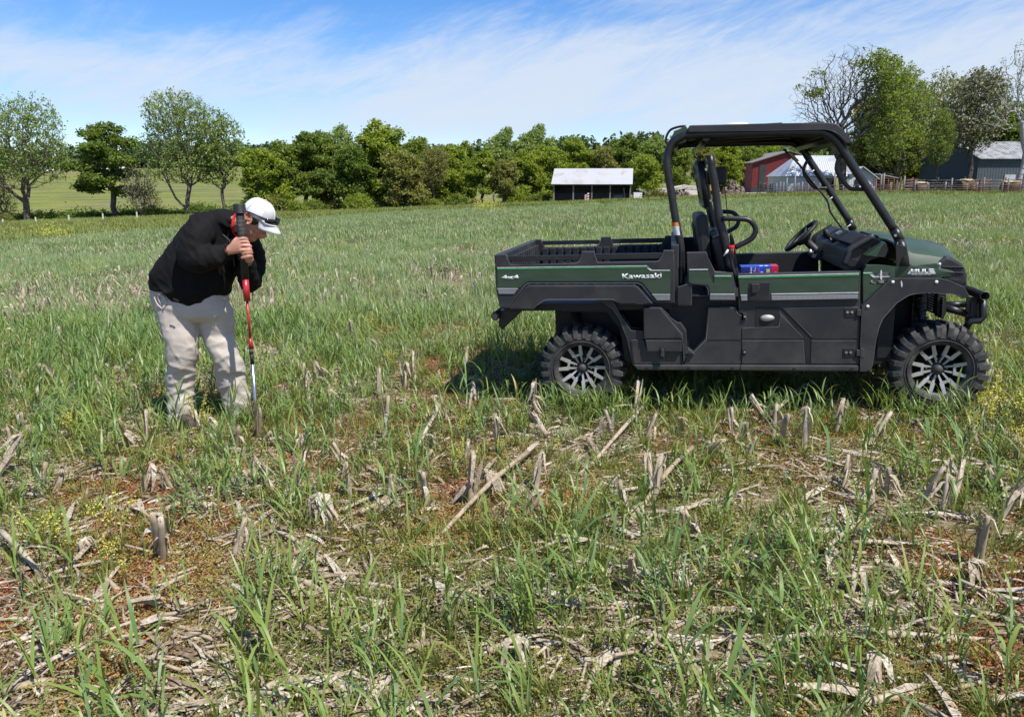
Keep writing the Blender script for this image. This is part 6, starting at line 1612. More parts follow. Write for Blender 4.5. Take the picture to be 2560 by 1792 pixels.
# ---- box of food bags lying on the seat
def snack_box():
    q = Z('G', [(970, 1345), (1438, 1330), (1438, 1500), (970, 1500)], -0.55)
    x0, z1, x1 = q[0][0], (q[0][1] + q[1][1]) / 2, q[1][0]
    z0 = z1 - 0.10; r = empty('carton', V0, rot=RV.to_euler()); tag(r, 'bright blue and red printed carton lying on the seat behind the door', 'box')
    y = -0.55
    MB().box(((x0 + x1) / 2, y + 0.07, (z0 + z1) / 2), (x1 - x0, 0.14, z1 - z0), bev=0.002).build('body', M['card_blue'], r)
    L = x1 - x0; X = lambda u: x0 + L * (u - 970) / 468.0
    def lab(nm, u0, u1, t0, t1, mat, sk=0.0, yy=0.0015):
        MB().prism([(X(u0), z1 - 0.1 * t1), (X(u1), z1 - 0.1 * t1), (X(u1) + sk, z1 - 0.1 * t0), (X(u0) + sk, z1 - 0.1 * t0)], y - yy, y + 0.0002).build(nm, M[mat], r)
    lab('navy_end', 971, 1075, 0.02, 0.98, 'card_navy')
    lab('red_end', 1352, 1437, 0.02, 0.98, 'card_red')
    lab('magenta_band', 1176, 1196, 0.1, 0.98, 'card_pink', 0.004)
    lab('pale_picture', 1215, 1245, 0.35, 0.98, 'white_decal')
    lab('yellow_picture', 1288, 1330, 0.18, 0.95, 'card_yellow')
    lab('white_tag', 1362, 1385, 0.45, 0.8, 'card_white', yy=0.002); lab('white_tag', 1398, 1412, 0.4, 0.8, 'card_white', yy=0.002)
    text_on_side('Ziploc', X(1078), X(1112), z0 + 0.004, z1 - 0.004, y - 0.002, M['card_white'], r, rot90=True, bold=0.02)
    text_on_side('SL', X(1122), X(1150), z0 + 0.03, z1 - 0.006, y - 0.002, M['card_yellow'], r, rot90=True, bold=0.03)
    t = MB(); t.box(((X(1352) + x1) / 2, y + 0.07, z1 + 0.001), (L * 0.18, 0.138, 0.002)); t.build('red_top', M['card_red'], r)
    for u in (1225, 1290): t = MB(); t.box((X(u), y + 0.03, z1 + 0.001), (0.02, 0.03, 0.002)); t.build('white_tag', M['card_white'], r)
snack_box()
# ------------------------------------------------------------------ the man with the soil probe
PY = 5.22                                        # distance of his body
def K4(u, v, Y): return at(340 + u * 400 / 2143, 470 + v * 400 / 2143, Y)
def K5(u, v, Y): return at(340 + u * 400 / 1568, 700 + v * 400 / 1568, Y)
def KH(u, v, Y): return at(560 + u * 160 / 1428, 480 + v * 160 / 1428, Y)
def remeshed(mb, name, mat, parent, voxel, smooth=2, wrinkle=None, sub=0):
    me = mb.mesh(name + '_raw'); o = bpy.data.objects.new(name + '_raw', me); COL.objects.link(o)
    r = o.modifiers.new('r', 'REMESH'); r.mode = 'VOXEL'; r.voxel_size = voxel; r.use_smooth_shade = True
    if smooth:
        sm = o.modifiers.new('s', 'SMOOTH'); sm.factor = 0.5; sm.iterations = smooth
    dg = bpy.context.evaluated_depsgraph_get(); dg.update()
    out = bpy.data.meshes.new_from_object(o.evaluated_get(dg)); out.name = name
    bpy.data.objects.remove(o); bpy.data.meshes.remove(me)
    n = len(out.vertices); co = np.zeros(n * 3, np.float32); out.vertices.foreach_get('co', co); co = co.reshape(-1, 3)
    if wrinkle is not None:
        no = np.zeros(n * 3, np.float32); out.vertices.foreach_get('normal', no); no = no.reshape(-1, 3)
        d = wrinkle(co.astype(float), no.astype(float)); co = co + no * d[:, None].astype(np.float32)
        out.vertices.foreach_set('co', co.ravel())
    out.polygons.foreach_set('use_smooth', np.ones(len(out.polygons), bool)); out.materials.clear(); out.materials.append(mat); out.update()
    return link(name, out, parent)
def ringp(c, a, b, n=20, e=2.3):
    c, a, b = Vector(c), Vector(a), Vector(b); R = []
    for k in range(n):
        t = 2 * math.pi * k / n; ct, st = math.cos(t), math.sin(t)
        R.append(c + a * math.copysign(abs(ct) ** (2 / e), ct) + b * math.copysign(abs(st) ** (2 / e), st))
    return R
def loft_lr(mb, rows, fn, depth_dir=(0, 1, 0)):
    """rows: (uL, vL, uR, vR, Y, half depth)"""
    R = []
    for (a, b, c, d, Y, h) in rows:
        L, Rr = fn(a, b, Y), fn(c, d, Y); R.append(ringp((L + Rr) / 2, (Rr - L) / 2, Vector(depth_dir) * h))
    mb.loft(R)
man = empty('person', (gx(500, PY), PY, float(gz(gx(500, PY), PY))))
tag(man, 'man in black jacket, pale trousers and white cap stooping over a soil probe', 'person')
MI = Matrix.Translation(-man.location)
def finish(mb):
    bmesh.ops.transform(mb.bm, matrix=MI, verts=mb.bm.verts); return mb
def folds(dirs, amp, freq, seed, mask=None):
    def f(co, no):
        d = np.zeros(len(co))
        for i, (dx, dy, dz) in enumerate(dirs):
            u = co[:, 0] * dx + co[:, 1] * dy + co[:, 2] * dz
            v = co[:, 0] * dz - co[:, 2] * dx + co[:, 1] * 0.5
            w = vnoise(u, v * 0.28, freq * (1 + 0.45 * i), seed + i * 3.3)
            ridge = 1 - np.abs(2 * w - 1); d += amp * (ridge ** 2 - 0.35) / (1 + 0.3 * i)
        if mask is not None: d *= mask(co)
        return d
    return f
def trousers():
    m = MB()
    # seat and hips
    loft_lr(m, [(160, 40, 890, 40, PY + .03, .165), (158, 150, 890, 130, PY + .03, .17), (180, 250, 910, 230, PY + .02, .17), (220, 340, 935, 330, PY + .01, .145), (250, 400, 940, 385, PY + .02, .11)], K5)
    # his right leg (left in the picture)
    loft_lr(m, [(200, 270, 630, 290, PY, .135), (250, 420, 605, 430, PY - .02, .122), (278, 540, 600, 540, PY - .04, .110), (308, 640, 598, 640, PY - .05, .098), (314, 720, 594, 715, PY - .05, .094), (320, 830, 580, 830, PY - .03, .088), (310, 960, 566, 960, PY, .086), (302, 1080, 558, 1080, PY + .01, .086), (307, 1180, 552, 1180, PY + .01, .086), (330, 1290, 552, 1290, PY, .085), (335, 1400, 570, 1400, PY, .09)], K5)
    # his left leg
    loft_lr(m, [(600, 270, 935, 290, PY + .03, .135), (622, 420, 952, 410, PY + .05, .12), (650, 520, 945, 520, PY + .06, .108), (698, 640, 948, 620, PY + .04, .098), (752, 730, 975, 710, PY + .03, .094), (788, 820, 1028, 790, PY + .05, .092), (800, 920, 1050, 900, PY + .08, .088), (815, 1030, 1073, 1020, PY + .10, .086), (850, 1130, 1090, 1110, PY + .11, .084), (875, 1230, 1112, 1200, PY + .12, .095), (925, 1330, 1110, 1300, PY + .12, .088)], K5)
    finish(m)
    def mask(co):
        z = co[:, 2]; return 0.22 + 0.9 * sst(0.9 - z, 0.1, 0.5)
    o = remeshed(m, 'trousers', M['khaki'], man, 0.010, 2, folds([(0.35, 0.2, 1.0), (-0.5, 0.1, 1.0), (0.9, 0, 0.5), (0.3, 0.3, 1.0)], 0.012, 11, 2.0, mask))
    # slanted pocket with open edge, and seams
    m = MB(); P = [K5(u, v, PY - .13) for u, v in ((178, 165), (196, 215), (225, 255), (262, 285), (276, 315))]; m.tube(P, 0.005, 6, smooth=3)
    P = [K5(u, v, PY - .14) for u, v in ((225, 140), (262, 160), (292, 195), (292, 228), (268, 270))]; m.tube(P, 0.008, 6, smooth=3)
    P = [K5(u, v, PY - .13) for u, v in ((222, 145), (222, 185), (240, 225), (268, 268))]; m.tube(P, 0.006, 6, smooth=3)
    finish(m).build('pocket_edge', M['khaki'], o)
    m = MB()
    for P in ([(600, 440, -.06), (600, 560, -.08), (594, 640, -.10)],):
        m.tube([K5(u, v, PY + d) for u, v, d in P], 0.0022, 5, smooth=3)
    finish(m).build('knee_seam', M['khaki'], o)
trousers()
def jacket():
    m = MB()
    loft_lr(m, [(262, 1330, 1225, 1425, PY + .02, .20), (225, 1240, 1260, 1330, PY + .02, .19), (255, 1120, 1300, 1220, PY + .02, .195), (342, 980, 1320, 1100, PY + .02, .195), (442, 840, 1325, 980, PY + .02, .19), (532, 710, 1330, 850, PY + .02, .19), (612, 580, 1340, 730, PY + .03, .185), (695, 500, 1345, 630, PY + .03, .175), (800, 405, 1350, 550, PY + .03, .165), (960, 335, 1350, 485, PY + .02, .14), (1160, 298, 1370, 440, PY + .01, .11)], K4, (0.12, 1, 0))
    # sagging hem at the front
    loft_lr(m, [(330, 1250, 1180, 1350, PY - .01, .17), (420, 1420, 1080, 1450, PY - .01, .16), (560, 1530, 960, 1530, PY - .01, .13), (680, 1580, 860, 1575, PY - .01, .09)], K4)
    # near arm
    def limb(P, R, e=1.0):
        pts = [K4(u, v, Y) for u, v, Y in P]; m.tube(pts, R, 14, smooth=3)
        m.ellipsoid(pts[0], (R[0],) * 3, sub=2); m.ellipsoid(pts[-1], (R[-1],) * 3, sub=2)
    limb([(890, 545, PY - .10), (830, 640, PY - .17), (770, 780, PY - .21), (730, 900, PY - .22), (760, 960, PY - .22)], [0.100, 0.100, 0.094, 0.090, 0.085])
    limb([(745, 950, PY - .22), (880, 950, PY - .235), (1030, 925, PY - .235), (1195, 868, PY - .222)], [0.088, 0.083, 0.074, 0.056])
    m.ellipsoid(K4(910, 530, PY - .08), (0.105, 0.11, 0.10), sub=3)
    # far arm: shoulder, elbow sticking out right, forearm back up to the grip
    limb([(1390, 620, PY + .06), (1500, 760, PY + .10), (1545, 900, PY + .10), (1555, 1080, PY + .08), (1530, 1230, PY + .04)], [0.09, 0.088, 0.085, 0.082, 0.078])
    limb([(1535, 1235, PY + .04), (1500, 1180, PY - .02), (1490, 1080, PY - .08), (1478, 1010, PY - .12)], [0.082, 0.072, 0.062, 0.052])
    # collar standing off the neck
    loft_lr(m, [(1090, 330, 1340, 560, PY + .0, .12), (1180, 330, 1345, 610, PY - .01, .10)], K4)
    finish(m)
    o = remeshed(m, 'jacket', M['jacket'], man, 0.010, 3, folds([(1.0, 0.2, 0.25), (0.5, 0.2, -0.9), (0.8, 0.1, 0.9), (1.0, 0.3, 0.6)], 0.011, 9, 5.0))
    m = MB(); P = [K4(u, v, Y) for u, v, Y in ((1140, 640, PY - .16), (1170, 622, PY - .175), (1262, 700, PY - .19), (1262, 730, PY - .19), (1225, 715, PY - .18))]
    m.raw(P, [(0, 1, 2, 3, 4)]); fl = finish(m).build('collar_flap', M['plastic'], o); fl.modifiers.new('t', 'SOLIDIFY').thickness = 0.006
    m = MB()
    for P, r in (([(1210, 905), (1218, 880), (1222, 850), (1205, 800), (1190, 770)], .006), ):
        m.tube([K4(u, v, PY - .285) for u, v in P], r, 6, smooth=3)
    finish(m).build('cuff_hem', M['jacket'], o)
    m = MB(); P = [K4(u, v, PY - .225) for u, v in ((500, 1470), (580, 1500), (575, 1530), (505, 1500))]; m.raw(P, [(0, 1, 2, 3)])
    o2 = finish(m).build('hem_tab', M['plastic_dark'], o); o2.modifiers.new('t', 'SOLIDIFY').thickness = 0.004
jacket()
HY = PY - 0.06
def head_and_hands():
    m = MB()
    c = KH(760, 560, HY); rr = Vector((0.075, 0.075, 0.1))
    # skull, jaw, face pointing down and to the right
    m.ellipsoid(KH(800, 480, HY), (0.092, 0.078, 0.094), (0, rad(38), 0), 3)
    m.ellipsoid(KH(640, 780, HY), (0.062, 0.060, 0.085), (0, rad(20), 0), 3)
    m.ellipsoid(KH(690, 850, HY), (0.052, 0.050, 0.068), (0, rad(30), 0), 3)
    m.ellipsoid(KH(770, 780, HY), (0.060, 0.058, 0.075), (0, rad(30), 0), 3)
    m.ellipsoid(KH(625, 1010, HY), (0.034, 0.036, 0.034), sub=2)            # chin
    m.ellipsoid(KH(800, 940, HY - .004), (0.030, 0.030, 0.032), sub=2)       # mouth
    m.ellipsoid(KH(850, 850, HY), (0.026, 0.020, 0.040), (0, rad(40), 0), 2)
    m.tube([KH(850, 780, HY), KH(890, 900, HY), KH(900, 1000, HY)], [0.010, 0.014, 0.017], 10)  # nose
    m.ellipsoid(KH(880, 1000, HY), (0.018, 0.018, 0.013), sub=2)
    m.ellipsoid(KH(725, 830, HY - .045), (0.030, 0.016, 0.028), sub=2)       # cheek
    m.ellipsoid(KH(840, 760, HY - .03), (0.020, 0.014, 0.012), (0, rad(40), 0), 2)  # brow
    # neck into the collar
    m.tube([KH(640, 640, HY + .01), KH(480, 700, HY + .02), KH(330, 720, HY + .05), KH(200, 730, HY + .07)], [0.066, 0.064, 0.060, 0.056], 16, smooth=2)
    # wrists join sleeve and hand; the body is one continuous surface under the clothes
    PR = PROBE_Y
    def seg(a, b, ra, rb): m.tube([a, b], [ra, rb], 12); m.ellipsoid(a, (ra,) * 3, sub=2); m.ellipsoid(b, (rb,) * 3, sub=2)
    # trunk and arms inside the clothes
    pel = K5(520, 200, PY + .02); che = K4(1000, 640, PY + .03); neck = KH(250, 790, HY + .06)
    seg(pel, che, 0.13, 0.12); seg(che, neck, 0.09, 0.048)
    sh1 = K4(900, 520, PY - .08); el1 = K4(750, 945, PY - .22); wr1 = K4(1185, 875, PY - .215)
    seg(che, sh1, 0.08, 0.07); seg(sh1, el1, 0.055, 0.045); seg(el1, wr1, 0.042, 0.030)
    sh2 = K4(1400, 640, PY + .06); el2 = K4(1530, 1220, PY + .04); wr2 = K4(1478, 1010, PY - .13)
    seg(che, sh2, 0.08, 0.06); seg(sh2, el2, 0.05, 0.042); seg(el2, wr2, 0.04, 0.028)
    for hip, knee, ank in ((K5(420, 330, PY), K5(455, 680, PY - .05), K5(450, 1420, PY)), (K5(790, 330, PY + .06), K5(860, 720, PY + .04), K5(1020, 1330, PY + .12))):
        seg(pel, hip, 0.10, 0.085); seg(hip, knee, 0.075, 0.055); seg(knee, ank, 0.05, 0.035)
    # near hand: back of the hand towards us, fingers closing round the tube
    palm = [KH(60, 1320, PR - .045), KH(190, 1220, PR - .05), KH(330, 1150, PR - .052)]
    seg(wr1, KH(120, 1290, PR - .035), 0.026, 0.026)
    m.loft([ringp(KH(80, 1310, PR - .035), (KH(80, 1200, PR) - KH(80, 1400, PR)) * 0.5, (0, 0.021, 0), 14), ringp(KH(210, 1240, PR - .04), (KH(200, 1100, PR) - KH(230, 1400, PR)) * 0.5, (0, 0.022, 0), 14),
            ringp(KH(340, 1185, PR - .045), (KH(320, 1020, PR) - KH(350, 1370, PR)) * 0.5, (0, 0.019, 0), 14), ringp(KH(390, 1180, PR - .045), (KH(380, 1040, PR) - KH(400, 1345, PR)) * 0.5, (0, 0.014, 0), 14)])
    def finger(pts, r):
        m.tube(pts, [r, r * 0.97, r * 0.95, r * 0.9, r * 0.8], 10, smooth=2)
        for p, q in ((pts[0], r), (pts[2], r * 1.04), (pts[-1], r * 0.8)): m.ellipsoid(p, (q,) * 3, sub=2)
    for (v0, v1, v2, r, L) in ((1045, 1035, 1075, 0.0105, 525), (1120, 1110, 1150, 0.0110, 555), (1200, 1195, 1225, 0.0112, 600), (1300, 1290, 1310, 0.0105, 600)):
        finger([KH(350, v0 + 8, PR - .050), KH(430, v1, PR - .048), KH(L - 30, v1 + 10, PR - .030), KH(L - 8, v2, PR - .004), KH(L - 70, v2 + 12, PR + .022)], r)
    finger([KH(200, 1130, PR - .035), KH(260, 1060, PR - .01), KH(330, 1030, PR + .02), KH(400, 1045, PR + .032), KH(450, 1060, PR + .03)], 0.012)   # thumb behind the tube
    # far hand under it
    seg(wr2, KH(560, 1500, PR - .005), 0.028, 0.028)
    m.loft([ringp(KH(570, 1530, PR - .005), (0.026, 0, 0), (0, 0.02, 0), 12), ringp(KH(520, 1430, PR - .030), (0.030, 0, 0.005), (0, 0.018, 0), 12), ringp(KH(470, 1340, PR - .034), (0.028, 0, 0.005), (0, 0.015, 0), 12)])
    for (v, r, L) in ((1290, 0.0105, 618), (1350, 0.0108, 628), (1430, 0.0105, 632)):
        finger([KH(430, v + 30, PR - .042), KH(500, v + 12, PR - .050), KH(570, v, PR - .044), KH(L - 8, v + 14, PR - .015), KH(L - 40, v + 24, PR + .018)], r)
    finger([KH(620, 1500, PR + .0), KH(600, 1420, PR + .02), KH(540, 1370, PR + .034), KH(470, 1350, PR + .036), KH(420, 1345, PR + .03)], 0.012)
    finger([KH(400, 1470, PR - .036), KH(460, 1468, PR - .048), KH(540, 1462, PR - .046), KH(590, 1470, PR - .02), KH(560, 1480, PR + .01)], 0.0098)
    # ear
    m.lathe([(0.0, 0), (0.001, 0), (0.001, 0.001)], (0, 0, 0), 'y', 4) if False else None
    e = KH(530, 590, HY - .082)
    bm = MB(); pts = [e + Vector((0.026 * math.cos(t) * (1.0 if math.cos(t) > 0 else 0.8), -0.004, 0.036 * math.sin(t))) for t in np.linspace(-2.1, 3.4, 16)]
    m.tube([p for p in pts], 0.0062, 8); m.ellipsoid(e + Vector((0.004, 0.008, 0)), (0.021, 0.010, 0.032), (0, rad(8), 0), 3)
    m.ellipsoid(e + Vector((0.012, 0.0, -0.010)), (0.008, 0.008, 0.010), sub=2); m.ellipsoid(e + Vector((-0.004, 0.0, -0.036)), (0.010, 0.007, 0.010), sub=2)
    finish(m)
    o = remeshed(m, 'body', M['skin'], man, 0.0042, 1)
    # eye just visible under the brim
    ey = MB(); ey.ellipsoid(KH(835, 835, HY - .048), (0.010, 0.006, 0.005), (0, rad(50), 0), 2); finish(ey).build('eye', M['plastic_dark'], man)
    br = MB(); br.tube([KH(800, 740, HY - .062), KH(850, 790, HY - .05), KH(875, 850, HY - .03)], [0.004, 0.005, 0.003], 6); finish(br).build('eyebrow', M['hair'], man)
    # short hair: sideburn and back of the head
    h = MB(); h.ellipsoid(KH(690, 620, HY - .012), (0.052, 0.074, 0.036), (0, rad(35), 0), 3); h.ellipsoid(KH(700, 500, HY), (0.088, 0.080, 0.070), (0, rad(38), 0), 3)
    h.ellipsoid(KH(540, 470, HY + .0), (0.050, 0.072, 0.045), sub=3); finish(h); remeshed(h, 'hair', M['hair'], man, 0.006, 1, lambda co, no: 0.0035 * (vnoise(co[:, 0], co[:, 2], 160) - 0.5))
    # red collar of the shirt
    rc = MB(); R = []
    for (u0, v0, u1, v1) in ((172, 600, 290, 1020), (232, 470, 300, 1000)):
        a, b = KH(u0, v0, HY), KH(u1, v1, HY); R.append(ringp((a + b) / 2 + Vector((0, 0.03, 0)), (b - a) / 2, Vector((0.0, 0.088, 0)), 24, 2.0))
    rc.loft(R, cap=False); so = finish(rc).build('shirt_collar', M['red_cloth'], man); so.modifiers.new('t', 'SOLIDIFY').thickness = 0.010
    # boots
    for (c, rz) in ((K5(455, 1420, PY - .02), rad(-50)), (K5(1030, 1350, PY + .10), rad(-25))):
        z = float(gz(c.x, c.y)); b = MB(); b.ellipsoid((0.06, 0, 0.05), (0.16, 0.055, 0.055), sub=3); b.ellipsoid((-0.03, 0, 0.10), (0.07, 0.055, 0.10), sub=3); b.box((0.05, 0, 0.012), (0.31, 0.10, 0.03), bev=0.012)
        bmesh.ops.transform(b.bm, matrix=Matrix.Translation((c.x, c.y, z)) @ Matrix.Rotation(rz, 4, 'Z'), verts=b.bm.verts); finish(b); remeshed(b, 'boot', M['boot'], man, 0.008, 1)
PROBE_Y = PY - 0.235
head_and_hands()
def cap_():
    # frame of the cap: up axis leans forward because the head is bowed
    c = KH(800, 500, HY); up = (KH(985, 250, HY) - KH(800, 500, HY)).normalized(); up = Vector((0.52, -0.05, 0.85)).normalized()
    fwd = Vector((up.z, 0, -up.x)).normalized(); fwd = (fwd + Vector((0, -0.10, 0))).normalized(); side = up.cross(fwd).normalized(); fwd = side.cross(up).normalized()
    B = Matrix((fwd, side, up)).transposed().to_4x4(); T = MI @ Matrix.Translation(KH(790, 480, HY)) @ B
    def dome(t0, t1, mat, name, par):
        V = []; F = []; nu, nv = 10, 8
        for i in range(nu + 1):
            a = t0 + (t1 - t0) * i / nu
            for j in range(nv + 1):
                e = math.pi / 2 * j / nv; r = math.cos(e) ** 0.75; hgt = math.sin(e) ** 0.95
                rx = 0.111 if math.cos(a) < 0 else 0.106
                bulge = 1 + 0.012 * math.sin(math.pi * i / nu)
                V.append((rx * r * math.cos(a) * bulge, 0.088 * r * math.sin(a) * bulge, 0.113 * hgt * bulge - 0.022 + 0.012 * (1 - hgt) * math.cos(a)))
        for i in range(nu):
            for j in range(nv): F.append((i * (nv + 1) + j, (i + 1) * (nv + 1) + j, (i + 1) * (nv + 1) + j + 1, i * (nv + 1) + j + 1))
        m = MB(); m.raw(V, F, True); bmesh.ops.remove_doubles(m.bm, verts=m.bm.verts, dist=1e-5); bmesh.ops.transform(m.bm, matrix=T, verts=m.bm.verts)
        o = m.build(name, mat, par); o.modifiers.new('t', 'SOLIDIFY').thickness = 0.003; return o
    crown = dome(-math.pi / 3, 0, M['cap_panel'], 'cap', man); tag(crown, None)
    dome(0, math.pi / 3, M['cap_panel'], 'panel', crown)
    for k in range(1, 5): dome(math.pi / 3 * k, math.pi / 3 * (k + 1), M['cap_mesh'], 'panel', crown)
    # raised white seams between the panels, button and sweat band
    for k in range(6):
        a = math.pi / 3 * k; P = []
        for j in range(9):
            e = math.pi / 2 * j / 8; r = math.cos(e) ** 0.75 * 1.01; P.append(((0.111 if math.cos(a) < 0 else 0.106) * r * math.cos(a), 0.088 * r * math.sin(a), 0.113 * math.sin(e) ** 0.95 * 1.012 - 0.022 + 0.012 * (1 - math.sin(e) ** 0.95) * math.cos(a)))
        m = MB(); m.tube(P, 0.0042, 6); bmesh.ops.transform(m.bm, matrix=T, verts=m.bm.verts); m.build('seam', M['white_paint'], crown)
    m = MB(); m.ellipsoid((0, 0, 0.098), (0.008, 0.008, 0.004), sub=2); bmesh.ops.transform(m.bm, matrix=T, verts=m.bm.verts); m.build('button', M['white_paint'], crown)
    # brim
    V = []; F = []; nu, nv = 14, 6
    for i in range(nu + 1):
        a = -1.15 + 2.3 * i / nu
        for j in range(nv + 1):
            t = j / nv; rx = 0.106 + 0.082 * t * math.cos(a * 0.72) ** 0.7; ry = 0.088 + 0.004 * t
            V.append((rx * math.cos(a) * (1 if t == 0 else 1.0), ry * math.sin(a), -0.012 - 0.030 * t * t * 0.6 - 0.028 * (math.sin(a) ** 2) * t - 0.018 * t))
    for i in range(nu):
        for j in range(nv): F.append((i * (nv + 1) + j, (i + 1) * (nv + 1) + j, (i + 1) * (nv + 1) + j + 1, i * (nv + 1) + j + 1))
    m = MB(); m.raw(V, F, True); bmesh.ops.transform(m.bm, matrix=T, verts=m.bm.verts); o = m.build('brim', M['cap_panel'], crown); o.modifiers.new('t', 'SOLIDIFY').thickness = 0.004
    # sunglasses resting on the brim (a thing of their own)
    g = empty('sunglasses', man.location); tag(g, 'black wraparound sunglasses resting on the brim of the white cap', 'sunglasses')
    V = []; F = []
    for i in range(17):
        a = -0.95 + 1.9 * i / 16; z0 = -0.008 + 0.004 * math.cos(a * 3); h = 0.042 * (0.55 + 0.45 * abs(math.cos(a * 1.3)) - 0.5 * math.exp(-(a / 0.13) ** 2))
        for zz, rr in ((z0, 1.17), (z0 + h, 1.13)): V.append((0.111 * rr * math.cos(a) + 0.012, 0.092 * rr * math.sin(a), zz))
    for i in range(16): F.append((2 * i, 2 * i + 2, 2 * i + 3, 2 * i + 1))
    m = MB(); m.raw(V, F, True); bmesh.ops.transform(m.bm, matrix=T, verts=m.bm.verts); o = m.build('lens', M['lens'], g); o.modifiers.new('t', 'SOLIDIFY').thickness = 0.003
    for s in (-1, 1):
        P = [(0.111 * 1.13 * math.cos(0.95) + 0.012, s * 0.092 * 1.15 * math.sin(0.95), 0.010), (0.0, s * 0.097, 0.000), (-0.06, s * 0.092, -0.012)]
        m = MB(); m.tube(P, [0.007, 0.005, 0.003], 8, smooth=3); bmesh.ops.transform(m.bm, matrix=T, verts=m.bm.verts); m.build('temple_arm', M['plastic_dark'], g)
cap_()
def probe():
    Y0 = PROBE_Y; top = K4(1383, 235, Y0 + .03); foot = K5(1192, 1530, Y0 - .10); gp = ground_at(340 + 1200 * 400 / 1568, 700 + 1545 * 400 / 1568)
    foot = gp + Vector((0, 0, -0.03))
    def on(py):
        # point of the straight shaft at a height fraction given by photograph row
        t = (py - 514) / (1092 - 514); lo, hi = 0, 1
        return top.lerp(foot, t)
    def q(py):
        lo, hi = -0.05, 1.05
        for _ in range(30):
            m_ = (lo + hi) / 2; p = top.lerp(foot, m_); c = (CP * p.y - SP * (p.z - CAM_H)); row = 896 + FPX * (-(SP * p.y + CP * (p.z - CAM_H))) / c
            if row < py: lo = m_
            else: hi = m_
        return top.lerp(foot, lo)
    o = empty('soil_probe', foot); tag(o, 'red and black slide hammer soil probe with steel rod pushed into the ground', 'soil probe')
    I = Matrix.Translation(-foot)
    def piece(name, y0, y1, r, mat, seg=20, rings=None):
        a, b = q(y0), q(y1); m = MB()
        if rings:
            n = 40; pts = [a.lerp(b, i / n) for i in range(n + 1)]; m.tube(pts, [r * (1 + (0.05 if (i // 2) % 2 else -0.02)) for i in range(n + 1)], seg)
        else: m.tube([a, b], r if isinstance(r, (list, tuple)) else [r, r], seg)
        bmesh.ops.transform(m.bm, matrix=I, verts=m.bm.verts); return m.build(name, mat, o)
    piece('end_cap', 511, 534, 0.0375, M['plastic'], 22, True)
    piece('hammer_tube', 533, 697, 0.0245, M['plastic'])
    piece('grip_sleeve', 538, 640, 0.0258, M['rubber'], 22, True)
    piece('red_housing', 696, 753, 0.0205, M['red_paint'])
    piece('red_rod', 752, 846, 0.0085, M['red_paint'], 12)
    piece('coupler', 845, 872, [0.010, 0.0155], M['red_paint'], 14)
    piece('knurled_ring', 872, 884, 0.014, M['rubber'], 14)
    piece('scale_label', 884, 910, 0.0125, M['plastic_dark'], 14)
    piece('steel_tube', 908, 1096, 0.0112, M['steel'], 14)
probe()
# ------------------------------------------------------------------ field plants
def blades(base, az, lean, length, width, curl, tint, segs=4, droop=0.0, twist=None):
    """grass blades as bent tapering strips; all arguments are arrays over the blades"""
    n = len(az); t = np.linspace(0, 1, segs + 1)
    dirh = np.stack([np.cos(az), np.sin(az), np.zeros(n)], 1)
    side = np.stack([-np.sin(az), np.cos(az), np.zeros(n)], 1)
    if twist is not None: side = side * np.cos(twist)[:, None] + dirh * np.sin(twist)[:, None]
    P = np.zeros((n, segs + 1, 3)); P[:, 0] = base
    for i in range(segs):
        ang = lean + curl * ((i + 0.5) / segs) ** 1.5        # from vertical
        step = (dirh * np.sin(ang)[:, None] + np.array([0, 0, 1.0]) * np.cos(ang)[:, None]) * (length / segs)[:, None]
        P[:, i + 1] = P[:, i] + step
    w = np.array([0.55, 1.0, 0.9, 0.62, 0.06]) if segs == 4 else (np.array([0.8, 1, 0.1]) if segs == 2 else np.interp(t, [0, .3, .7, 1], [0.6, 1, .8, .05]))
    off = side[:, None, :] * (width[:, None] * w[None, :] * 0.5)[:, :, None]
    V = np.stack([P - off, P + off], 2).reshape(n, -1, 3)      # per blade 2*(segs+1)
    k = 2 * (segs + 1); b = (np.arange(n) * k)[:, None]
    q = np.concatenate([np.stack([b[:, 0] + 2 * i, b[:, 0] + 2 * i + 1, b[:, 0] + 2 * i + 3, b[:, 0] + 2 * i + 2], 1) for i in range(segs)], 0)
    return V.reshape(-1, 3), q, np.repeat(tint, k)
def join_blades(name, parts, mat, smooth=True):
    V, Q, T = [], [], []; o = 0
    for v, q, t in parts:
        V.append(v); Q.append(q + o); T.append(t); o += len(v)
    me = mesh_np(name, np.concatenate(V), np.concatenate(Q), smooth)
    a = me.attributes.new('tint', 'FLOAT', 'POINT'); a.data.foreach_set('value', np.clip(np.concatenate(T), 0, 1).astype(np.float32))
    me.materials.append(mat); return me
